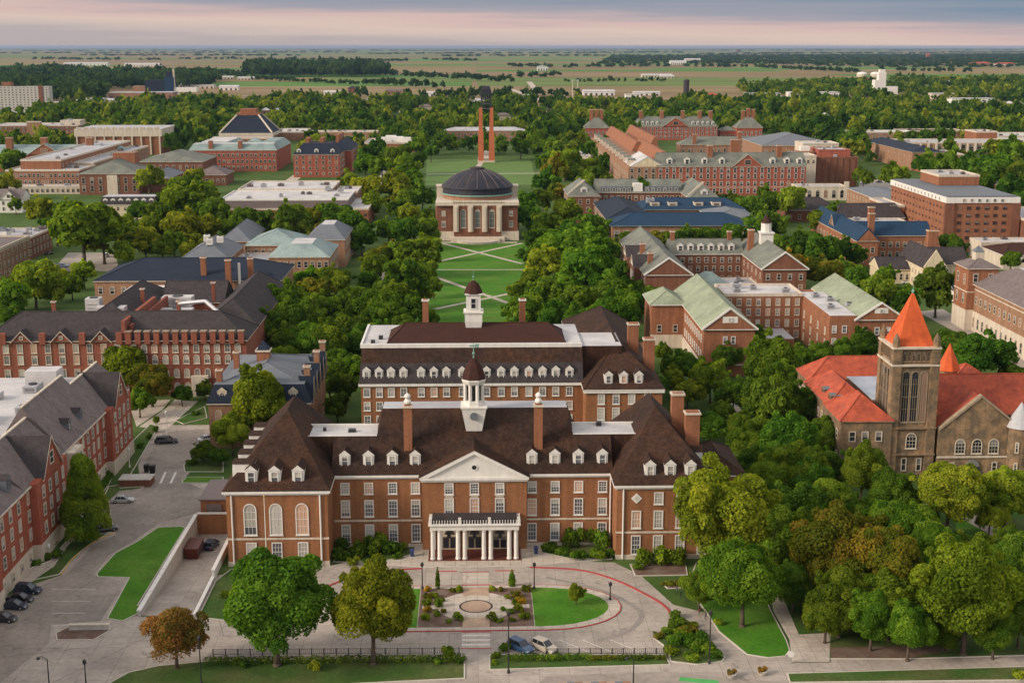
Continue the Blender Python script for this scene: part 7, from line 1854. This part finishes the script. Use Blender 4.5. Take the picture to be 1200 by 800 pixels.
S("alleybeds", (55, 655, 8, 'D', 1), (42, 662, 7, 'D', .9), (68, 654, 7, 'G', 1.5), (110, 600, 9, 'D', .9), (135, 545, 9, 'D', 1), (148, 522, 8, 'D', 1), (165, 525, 5, 'D', 1.4), (174, 515, 5, 'D', 1.4), (182, 506, 5, 'D', 1.4), (184, 497, 5, 'D', 2.0), (145, 566, 5, 'G', 1), (125, 560, 8, 'D', 1), (225, 545, 7, 'D', 1), (230, 486, 6, 'D', .8), (90, 612, 9, 'D', 1))
S("corner", (1193, 794, 9, 'L', 1.1), (263, 700, 8, 'G', .9))
for px, py, kind, r, h in ((513, 690, 'D', 1.0, 2.1), (600, 687, 'G', 1.5, 1.6)):
    x, y = at(px, py); shrub(x, y, r, kind, "ovalcone", h, True)
tx, ty = at(675, 709); tree_at(tx, ty, 1.6, 'L', "ovalsapling", 1.25, False, 1)
# clipped hedge along the fence
def hedge(label, a, b_, wd_, h_, kind):
    (xa, ya), (xb, yb) = at(*a), at(*b_)
    L_ = math.hypot(xb - xa, yb - ya); rng = np.random.default_rng(int(L_ * 10))
    n_ = max(4, int(L_ / .7)); C = np.array([[t_ * L_, rng.uniform(-.2, .2), h_ * .5] for t_ in np.linspace(0, 1, n_)]); R = np.full(n_, wd_ * .5) * rng.uniform(.85, 1.2, n_)
    V, T_ = leaf_cloud(rng, C, R, 90, .12); V[:, 2] = np.maximum(V[:, 2] * h_ / wd_ * 1.0, 0)
    o = bpy.data.objects.new("hedge", quad_mesh("hedge", V, T_, LEAF[kind])); COL.objects.link(o)
    o.location = (xa, ya, .13); o.rotation_euler = (0, 0, math.atan2(yb - ya, xb - xa)); tag(o, label, "hedge")
hedge("clipped green hedge below the railing, right of the axis path", (597, 774), (690, 773), 1.5, 1.1, 'G')
hedge("dark hedge under the railing behind the two front trees", (245, 778), (540, 775), 1.6, 1.2, 'D')
hedge("sparse brownish hedge at the right end of the forecourt railing", (695, 773), (780, 772), 1.3, .8, 'O')
hedge("dark hedge along the foot of the red brick building's stone base", (62, 640), (128, 560), 2.0, 1.2, 'D')

ORD = ["first", "second", "third", "fourth", "fifth", "sixth", "seventh", "eighth", "ninth", "tenth", "eleventh", "twelfth", "thirteenth", "fourteenth", "fifteenth", "sixteenth", "seventeenth", "eighteenth", "nineteenth", "twentieth"]
ZTXT = {"front": "in front of the brown brick hall", "alley": "along the alley on the left", "brickfront": "before the hall with parapet posts", "mansard": "beside the mansard hall",
        "rightwing": "at the brown hall's right end", "grove": "in the lower right grove", "towerfront": "before the stone tower hall", "gully": "between the brown hall and copper-roofed hall",
        "stonehall": "behind the stone tower hall", "cupola": "around the white-cupola hall's right side", "bluerow": "under the bright blue roof", "sloperow": "before the slate-roofed hall with white dormers",
        "quadright": "right of the great lawn", "quadrightfar": "right of the domed auditorium", "quadleft": "left of the great lawn", "leftgrove": "in the grove behind the mansard hall",
        "whiteroof": "before the white-roofed hall", "lawnside": "left of the domed auditorium", "leftmid": "among the left middle houses", "rightmid": "near the tall orange block",
        "fillleft": "among the far left brick halls", "fillcentreleft": "below the blue slate hall", "fillcentre": "around the bell tower", "fillright": "around the grand brick hall", "fillfarright": "near the blue-roofed gymnasium", "ovalsapling": "on the oval lawn"}
GTXT = {z: "trees " + t for z, t in ZTXT.items()}
def ordinal(i, n):
    if n == 1: return "only one"
    if i < len(ORD) and i <= n / 2: return ORD[i] + " from left"
    j = n - 1 - i
    return "rightmost" if j == 0 else (ORD[j] + " from right" if j < len(ORD) else "number %d from left" % (i + 1))
byz = {}
for t_ in TREES: byz.setdefault((t_[4], t_[3]), []).append(t_)
for (z_, k_), lst in byz.items():
    lst.sort(key=lambda q: q[1])
    for i, q in enumerate(lst):
        size = "tall" if q[6] > 20 else "small" if q[6] < 12 else "middling"
        n_ = len(lst)
        lab = f"{size} {KIND[k_]} tree {ZTXT[z_]}" + ("" if n_ == 1 else f", {ordinal(i, n_)} of that colour")
        if len(lab.split()) > 16: lab = lab.split(" ", 1)[1]
        tag(q[0], lab, "tree", GTXT[z_])
SZ = {"leftbed": "in the bed left of the portico", "rightbed": "in the bed right of the portico", "wingbed": "under the right wing windows", "ovalleft": "in the oval's left flower bed", "ovalright": "in the oval's right flower bed",
      "rightisland": "on the triangular island", "rightpath": "along the diagonal path", "fencebed": "by the forecourt railing", "alleybeds": "in the alley beds", "corner": "at the grass corner", "ovalcone": "on the oval facing the portico"}
byz = {}
for s_ in SHRUBS: byz.setdefault((s_[4], s_[3]), []).append(s_)
for (z_, k_), lst in byz.items():
    lst.sort(key=lambda q: q[1])
    for i, q in enumerate(lst):
        n_ = len(lst)
        tag(q[0], f"{KIND[k_]} bush {SZ[z_]}" + ("" if n_ == 1 else f", {ordinal(i, n_)} of that colour"), "shrub", "shrubs " + SZ[z_])
# ------------------------------------------------------------------ cars
car_glass = mat("car_glass", (0.015, 0.02, 0.025), rough=0.08, spec=0.7, var=0.02)
def car_paint(name, c): return mat(name, c, rough=0.28, spec=0.6, var=0.03)
lamp_w = mat("headlamp_lens", (0.6, 0.6, 0.58), rough=0.15, spec=0.6, var=0.02)
lamp_r = mat("tail_lamp_lens", (0.35, 0.02, 0.02), rough=0.2, spec=0.6, var=0.02)
alloy = mat("alloy_rim", (0.4, 0.4, 0.42), rough=0.3, metal=0.6, var=0.05)
def car(px, py, ang, label, paint, kind='sedan', group=None, z=0.0, L_=4.7):
    """car standing on the ground, nose along +x turned by ang degrees"""
    x, y = at(px, py, z)
    if kind == 'suv': H_, wd_ = 1.72, 1.9
    elif kind == 'van': H_, wd_ = 1.85, 1.95
    else: H_, wd_ = 1.45, 1.82
    t_ = thing("parked_car", label, "car", (x, y, z + .012), group, math.radians(ang))
    h2, w2 = L_ / 2, wd_ / 2
    def ring_(xx, zb, zt, ww, tw):
        return [(xx, -ww, zb), (xx, -ww * 1.0, zb + (zt - zb) * .55), (xx, -tw, zt), (xx, tw, zt), (xx, ww, zb + (zt - zb) * .55), (xx, ww, zb)]
    bd = MB(); bz = H_ * .58
    prof = [(-h2, .42, bz * .86, w2 * .82), (-h2 + .12, .3, bz * .98, w2 * .93), (-h2 + .6, .24, bz * 1.02, w2), (0, .22, bz * 1.02, w2), (h2 - 1.2, .22, bz * .98, w2), (h2 - .45, .26, bz * .86, w2 * .96), (h2 - .08, .34, bz * .72, w2 * .86), (h2, .42, bz * .6, w2 * .78)]
    bd.loft([ring_(xx, zb, zt, ww, ww * .90) for xx, zb, zt, ww in prof], paint)
    o = bd.mesh("body", smooth=False); bo = bpy.data.objects.new("body", o); COL.objects.link(bo); bo.parent = t_
    cb = MB(); back = -h2 + (.25 if kind != 'sedan' else .75); fr = h2 - 1.25
    cb.loft([[(back, -w2 * .86, bz * 1.0), (fr, -w2 * .86, bz * .97), (fr, w2 * .86, bz * .97), (back, w2 * .86, bz * 1.0)],
             [(back + (.22 if kind != 'sedan' else .65), -w2 * .72, H_ - .06), (fr - .85, -w2 * .72, H_ - .06), (fr - .85, w2 * .72, H_ - .06), (back + (.22 if kind != 'sedan' else .65), w2 * .72, H_ - .06)]], car_glass)
    c_ = bpy.data.objects.new("windows", cb.mesh("windows")); COL.objects.link(c_); c_.parent = t_
    rf_ = MB(); b0, f0 = back + (.18 if kind != 'sedan' else .6), fr - .8
    rf_.loft([[(b0, -w2 * .75, H_ - .075), (f0, -w2 * .75, H_ - .075), (f0, w2 * .75, H_ - .075), (b0, w2 * .75, H_ - .075)], [(b0 + .12, -w2 * .66, H_), (f0 - .15, -w2 * .66, H_), (f0 - .15, w2 * .66, H_), (b0 + .12, w2 * .66, H_)]], paint)
    for s_ in (-1, 1):
        for xx in (b0 + .12, (b0 + f0) / 2 + .1):
            rf_.tube((xx - .1, s_ * w2 * .87, bz * .99), (xx, s_ * w2 * .735, H_ - .06), .05, .05, paint, 5)
        rf_.tube((fr + .02, s_ * w2 * .87, bz * .97), (f0, s_ * w2 * .735, H_ - .05), .05, .05, paint, 5)
    r_ = bpy.data.objects.new("roof", rf_.mesh("roof")); COL.objects.link(r_); r_.parent = t_
    for xx in (-h2 + .95, h2 - .9):
        for s_ in (-1, 1):
            wm = MB(); wm.tube((xx, s_ * (w2 - .2), .33), (xx, s_ * (w2 + .02), .33), .33, .33, rubber, 16)
            wo = bpy.data.objects.new("wheel", wm.mesh("wheel")); COL.objects.link(wo); wo.parent = t_
            rm = MB(); rm.tube((xx, s_ * (w2 + .01), .33), (xx, s_ * (w2 + .04), .33), .2, .18, alloy, 12)
            ro = bpy.data.objects.new("rim", rm.mesh("rim")); COL.objects.link(ro); ro.parent = wo
    for s_ in (-1, 1):
        for nm, xx, mm, zz in (("headlight", h2 - .12, lamp_w, bz * .62), ("tail_light", -h2 + .02, lamp_r, bz * .72)):
            lm = MB(); lm.box(xx - .08, xx + .1, s_ * w2 * .66 - .18, s_ * w2 * .66 + .18, zz - .07, zz + .09, mm)
            lo = bpy.data.objects.new(nm, lm.mesh(nm)); COL.objects.link(lo); lo.parent = t_
        mr_ = MB(); mr_.box(fr - .25, fr - .1, s_ * (w2 + .02) - .1, s_ * (w2 + .02) + .1, bz * .98, bz * .98 + .14, paint)
        mo = bpy.data.objects.new("mirror", mr_.mesh("mirror")); COL.objects.link(mo); mo.parent = t_
    return t_
P_BLK, P_NAVY, P_BLUE, P_SIL, P_BEI, P_WHT, P_RED = car_paint("black_paint", (.012, .012, .016)), car_paint("navy_paint", (.012, .022, .045)), car_paint("blue_paint", (.03, .07, .14)), car_paint("silver_paint", (.36, .36, .36)), car_paint("beige_paint", (.42, .36, .29)), car_paint("white_car_paint", (.6, .6, .6)), car_paint("red_paint", (.25, .03, .02))
G1 = "cars parked in the left alley"
car(33, 694, -8, "dark navy car with grey roof, farthest of the group parked at the left edge", P_NAVY, 'suv', G1)
car(24, 704, -8, "black car in the middle of the three parked at the left edge", P_BLK, 'sedan', G1)
car(17, 712, -8, "dark teal car next to the black one at the left edge", P_NAVY, 'sedan', G1)
car(4, 727, -8, "black car nearest the viewer, cut by the left edge", P_BLK, 'sedan', G1)
car(195, 519, 8, "long black car parked across the alley beside the mansard hall", P_BLK, 'suv', G1, L_=5.4)
car(144, 588, 4, "silver car beside the brick planter enclosure", P_SIL, 'sedan', G1)
car(124, 622, 25, "dark car half hidden under the pointed green tree", P_BLK, 'sedan', G1)
car(243, 516, 40, "small white car tucked against the mansard hall", P_WHT, 'sedan', G1)
G2 = "cars parked on the oval drive"
car(610, 761, -46, "blue car parked nose to the railing on the forecourt drive", P_BLUE, 'suv', G2)
car(638, 761, -46, "beige car with dark windows parked beside the blue one on the forecourt drive", P_BEI, 'suv', G2)
G3 = "cars parked by the big olive tree"
car(74, 313, 4, "pale blue car before the big olive-brown tree on the left", car_paint("pale_blue_paint", (.25, .33, .42)), 'suv', G3)
car(63, 312, 5, "dark car beside the pale blue one near the tan block", P_NAVY, 'sedan', G3)
car(58, 298, 60, "black car in the shade behind the tan block", P_BLK, 'sedan', G3)
car(124, 301, 90, "white van at the right foot of the big olive-brown tree", P_WHT, 'van', G3)
G4 = "cars in the beige parking lot"
for px, py, lab, pt in ((1012, 216, "silver car at the top of the beige parking lot", P_SIL), (1030, 214, "black car at the top right of the beige parking lot", P_BLK), (1006, 232, "dark blue car at the lower left of the beige parking lot", P_NAVY)): car(px, py, 10, lab, pt, 'sedan', G4)
G5 = "cars in the street by the corner tower hall"
car(1133, 382, -50, "silver car in the street beside the corner tower hall", P_SIL, 'suv', G5); car(1054, 372, -30, "white car under trees behind the red spire", P_WHT, 'sedan', G5)
car(1062, 332, 10, "white car beside the cream stucco house", P_WHT, 'sedan', G5)
car(248, 641, 80, "dark car at the bottom of the loading ramp", P_NAVY, 'suv', None, z=-3.0)
# container at the foot of the ramp
rx, ry = at(228, 650, -3.0)
ct = thing("waste_container", "rusty brown waste container at the foot of the loading ramp", "container", (rx, ry, -3))
part(ct, "body", lambda m: m.loft([[(rx - 1.1, ry - 2.6, -2.8), (rx + 1.1, ry - 2.6, -2.8), (rx + 1.1, ry + 2.6, -2.8), (rx - 1.1, ry + 2.6, -2.8)], [(rx - 1.3, ry - 3.0, -.7), (rx + 1.3, ry - 3.0, -.7), (rx + 1.3, ry + 3.0, -.7), (rx - 1.3, ry + 3.0, -.7)]], door_red))
part(ct, "lid", lambda m: (m.box(rx - 1.35, rx - .03, ry - 3.0, ry + 3.0, -.697, -.6, door_red), m.box(rx + .03, rx + 1.35, ry - 3.0, ry + 3.0, -.697, -.6, door_red)))
part(ct, "rib", lambda m: [m.box(rx - 1.38, rx + 1.38, ry + k, ry + k + .12, -2.2, -.75, metal_panel) for k in (-2.2, -1.1, 0, 1.1, 2.2)])
part(ct, "wheel", lambda m: [m.tube((rx + sx, ry + sy, -2.88), (rx + sx + .1, ry + sy, -2.88), .11, .11, rubber, 10) for sx in (-.9, .8) for sy in (-2.2, 2.2)])
def bin_(px, py, label, m_, w_=.8, h_=1.3):
    x, y = at(px, py)
    b_ = thing("wheelie_bin", label, "bin", (x, y, .13))
    part(b_, "body", lambda m: m.loft([[(x - w_ * .4, y - w_ * .4, .2), (x + w_ * .4, y - w_ * .4, .2), (x + w_ * .4, y + w_ * .4, .2), (x - w_ * .4, y + w_ * .4, .2)], [(x - w_ * .5, y - w_ * .5, h_), (x + w_ * .5, y - w_ * .5, h_), (x + w_ * .5, y + w_ * .5, h_), (x - w_ * .5, y + w_ * .5, h_)]], m_))
    part(b_, "lid", lambda m: m.loft([[(x - w_ * .55, y - w_ * .55, h_ + .003), (x + w_ * .55, y - w_ * .55, h_ + .003), (x + w_ * .55, y + w_ * .55, h_ + .003), (x - w_ * .55, y + w_ * .55, h_ + .003)], [(x - w_ * .4, y - w_ * .4, h_ + .2), (x + w_ * .4, y - w_ * .4, h_ + .2), (x + w_ * .4, y + w_ * .4, h_ + .2), (x - w_ * .4, y + w_ * .4, h_ + .2)]], m_))
    part(b_, "wheel", lambda m: m.tube((x - w_ * .4, y + w_ * .4, .2), (x + w_ * .4, y + w_ * .4, .2), .07, .07, rubber, 8))
bin_(483, 652, "blue bin standing left of the portico", door_blue); bin_(628, 649, "blue bin standing right of the portico", door_blue)
bin_(172, 553, "black bin left of its twin behind the alley planter", black_metal, 1.1, 1.7); bin_(179, 555, "black bin at the corner of the alley planter", black_metal, 1.2, 1.9)

# ------------------------------------------------------------------ lamps, signs, railings
def lamp(px, py, h_, label, arm=0.0, globe=False):
    x, y = at(px, py)
    l_ = thing("street_lamp", label, "lamp", (x, y, 0), "street lamps")
    pm = white if globe == 'w' else black_metal
    part(l_, "base", lambda m: m.lathe(x, y, [(.22, 0), (.22, .5), (.12, .7)], pm, 10))
    part(l_, "pole", lambda m: (m.lathe(x, y, [(.11, .5), (.08, h_)], pm, 8), (m.tube((x, y, h_ - .05), (x + arm * .6, y, h_ + .45), .05, .05, pm, 6), m.tube((x + arm * .6, y, h_ + .45), (x + arm, y, h_ + .3), .05, .05, pm, 6)) if arm else None))
    hx = x + arm
    part(l_, "lamp_head", lambda m: m.lathe(hx, y, [(.1, h_ - .1 if not arm else h_ + .02), (.3, h_ + .15), (.28, h_ + .6), (.1, h_ + .75)] if not arm else [(.28, h_ + .05), (.22, h_ + .3), (.05, h_ + .36)], (lamp_w if globe else black_metal), 10))
lamp(495, 690, 4.2, "black lamp post left of the portico at the drive edge")
lamp(626, 690, 4.2, "black lamp post right of the portico at the drive edge")
lamp(715, 703, 2.6, "short black lamp at the right tip of the oval lawn")
lamp(596, 788, 9.2, "tall black lamp post beside the axis path and the blue car")
lamp(831, 777, 8.0, "tall black lamp post on the triangular island at right")
lamp(101, 804, 3.6, "short black lamp post at the bottom left beside the arched lamp")
lamp(58, 806, 4.6, "arched black lamp at the bottom left corner", arm=-1.3)
lamp(236, 802, 7.0, "black lamp post under the orange-brown tree")
lamp(196, 508, 5.0, "pale lamp post with white head at the top of the alley", globe='w')
lamp(152, 548, 4.0, "pale lamp post on the left alley path", globe='w')
lamp(58, 652, 1.8, "small white path light beside the red brick building", globe='w')
lamp(742, 806, 4.6, "leaning dark lamp at the bottom centre by the street", arm=-1.0)
lamp(1112, 412, 6.0, "pale lamp post in the street behind the red spire", arm=-.9, globe='w')
sx_, sy_ = at(926, 777)
sg_ = thing("white_sign", "small white panel sign on a post at the corner of the right path", "sign", (sx_, sy_, 0))
part(sg_, "post", lambda m: m.lathe(sx_, sy_, [(.06, 0), (.06, 1.2)], grey_metal, 8))
part(sg_, "panel", lambda m: m.loft([[(sx_ + .55 * math.cos(a), yy, 1.6 + .5 * math.sin(a)) for a in np.linspace(0, 6.28, 13)[:-1]] for yy in (sy_ - .05, sy_ - .12)], white))
def railing(label, a, b_, n_, h_=1.05):
    (xa, ya), (xb, yb) = at(*a), at(*b_)
    f = thing("railing", label, "railing", (xa, ya, 0))
    def P(t_): return xa + (xb - xa) * t_, ya + (yb - ya) * t_
    for k in range(n_ + 1):
        x, y = P(k / n_)
        part(f, "post", lambda m: m.box(x - .07, x + .07, y - .07, y + .07, 0, h_ + .12, black_metal))
    part(f, "rail", lambda m: [m.tube((xa, ya, zz), (xb, yb, zz), .035, .035, black_metal, 5) for zz in (.25, h_)])
    part(f, "bars", lambda m: [m.box(P(t_)[0] - .02, P(t_)[0] + .02, P(t_)[1] - .02, P(t_)[1] + .02, .25, h_, black_metal) for t_ in np.linspace(0, 1, int(math.hypot(xb - xa, yb - ya) / .3))])
railing("black iron railing left of the axis path along the forecourt edge", (250, 768), (538, 766), 20)
railing("black iron railing right of the axis path behind the parked cars", (640, 767), (782, 767), 11)
def planter(px, py, label, kind):
    x, y = at(px, py)
    p_ = thing("flower_pot", label, "planter", (x, y, 0))
    part(p_, "pot", lambda m: m.lathe(x, y, [(.5, 0), (.75, .45), (.82, .7), (.7, .7)], concrete, 16))
    o = bpy.data.objects.new("flowers", shrub_mesh(kind, 1)); COL.objects.link(o); o.parent = p_; o.location = (0, 0, .5); o.scale = (.85, .85, .8)
planter(857, 793, "round pot of orange flowers, left of two on the lower right pavement", 'M'); planter(893, 790, "round pot of yellow-orange flowers, right of two on the lower right pavement", 'W')
# bicycles at the racks on the diagonal path
def bike(px, py, ang, label, c):
    x, y = at(px, py)
    b_ = thing("bicycle", label, "bicycle", (x, y, .05), "bicycles along the diagonal path", math.radians(ang))
    for xx in (-.52, .52):
        m = MB(); n_ = 14
        for k in range(n_):
            a0, a1 = 6.2832 * k / n_, 6.2832 * (k + 1) / n_
            m.tube((xx + .33 * math.cos(a0), 0, .34 + .33 * math.sin(a0)), (xx + .33 * math.cos(a1), 0, .34 + .33 * math.sin(a1)), .025, .025, rubber, 5)
        for k in range(6):
            a0 = 3.1416 * k / 6
            m.tube((xx - .32 * math.cos(a0), 0, .34 - .32 * math.sin(a0)), (xx + .32 * math.cos(a0), 0, .34 + .32 * math.sin(a0)), .006, .006, alloy, 3)
        o = bpy.data.objects.new("wheel", m.mesh("wheel")); COL.objects.link(o); o.parent = b_
    m = MB()
    for p0, p1 in (((-.52, 0, .34), (-.05, 0, .34)), ((-.52, 0, .34), (-.2, 0, .82)), ((-.05, 0, .34), (-.22, 0, .88)), ((-.05, 0, .34), (.38, 0, .8)), ((-.2, 0, .82), (.38, 0, .84)), ((.38, 0, .95), (.52, 0, .34))): m.tube(p0, p1, .025, .025, c, 6)
    o = bpy.data.objects.new("frame", m.mesh("frame")); COL.objects.link(o); o.parent = b_
    m = MB(); m.box(-.36, -.1, -.08, .08, .88, .94, rubber); o = bpy.data.objects.new("saddle", m.mesh("saddle")); COL.objects.link(o); o.parent = b_
    m = MB(); m.tube((.36, -.28, 1.0), (.36, .28, 1.0), .02, .02, black_metal, 6); o = bpy.data.objects.new("handlebar", m.mesh("handlebar")); COL.objects.link(o); o.parent = b_
for px, py, lab, c in ((793, 694, "silver bicycle, topmost at the racks along the diagonal path", alloy), (798, 699, "black bicycle, second from top along the diagonal path", black_metal), (804, 704, "dark blue bicycle in the middle of the diagonal path racks", P_BLUE), (820, 718, "red bicycle, second from bottom along the diagonal path", P_RED), (827, 724, "black bicycle, lowest along the diagonal path", black_metal)):
    bike(px, py, 70, lab, c)
# bus shelter at the bottom edge
bx0, by0 = at(655, 822); bx1, by1 = at(738, 815)
bs = thing("bus_shelter", "long low bus shelter with brick-coloured and blue roof panels at the bottom edge", "shelter", (bx0, by0, 0))
n_ = 9
for k in range(n_):
    x0 = bx0 + (bx1 - bx0) * k / n_; x1 = bx0 + (bx1 - bx0) * (k + 1) / n_
    part(bs, "roof_panel", lambda m: m.box(x0 + .03, x1 - .03, by0 - 1.2, by0 + 1.0, 2.5, 2.62, (tan_pave, roof_steel, brick_tan)[k % 3]))
for x in (bx0 + .3, (bx0 + bx1) / 2, bx1 - .3): part(bs, "post", lambda m: m.lathe(x, by0 + .8, [(.07, 0), (.07, 2.5)], black_metal, 8))
part(bs, "bench", lambda m: m.box(bx0 + 1, bx1 - 1, by0 + .3, by0 + .75, .42, .5, black_metal))

# shed at the near corner of the brown hall
hx, hy = at(248, 597)
sh_ = thing("service_shed", "low brown flat-roofed service shed behind the loading ramp", "shed", (hx, hy, 0))
part(sh_, "wall", lambda m: m.box(-55.2, -46.2, 254, 266, 0, 3.6, brick_union))
part(sh_, "roof", lambda m: m.box(-55.5, -46.0, 253.7, 266.3, 3.603, 3.9, metal_panel))
part(sh_, "gate", lambda m: m.box(-54, -51, 253.75, 253.99, 0, 2.8, metal_panel))

# ------------------------------------------------------------------ air: thin haze round everything
hz = MB(); hz.box(-45000, 45000, -2500, 56000, -1.0, 97.0, white)
ho = hz.build("haze"); ho["kind"] = "stuff"
hm = bpy.data.materials.new("haze_air"); hm.use_nodes = True
t = hm.node_tree
for n in list(t.nodes):
    if n.type != 'OUTPUT_MATERIAL': t.nodes.remove(n)
pv = t.nodes.new("ShaderNodeVolumePrincipled")
pv.inputs["Color"].default_value = (0.30, 0.43, 0.66, 1); pv.inputs["Density"].default_value = 0.000022; pv.inputs["Anisotropy"].default_value = 0.2
outn = [n for n in t.nodes if n.type == 'OUTPUT_MATERIAL'][0]
t.links.new(pv.outputs[0], outn.inputs["Volume"])
ho.data.materials.clear(); ho.data.materials.append(hm)
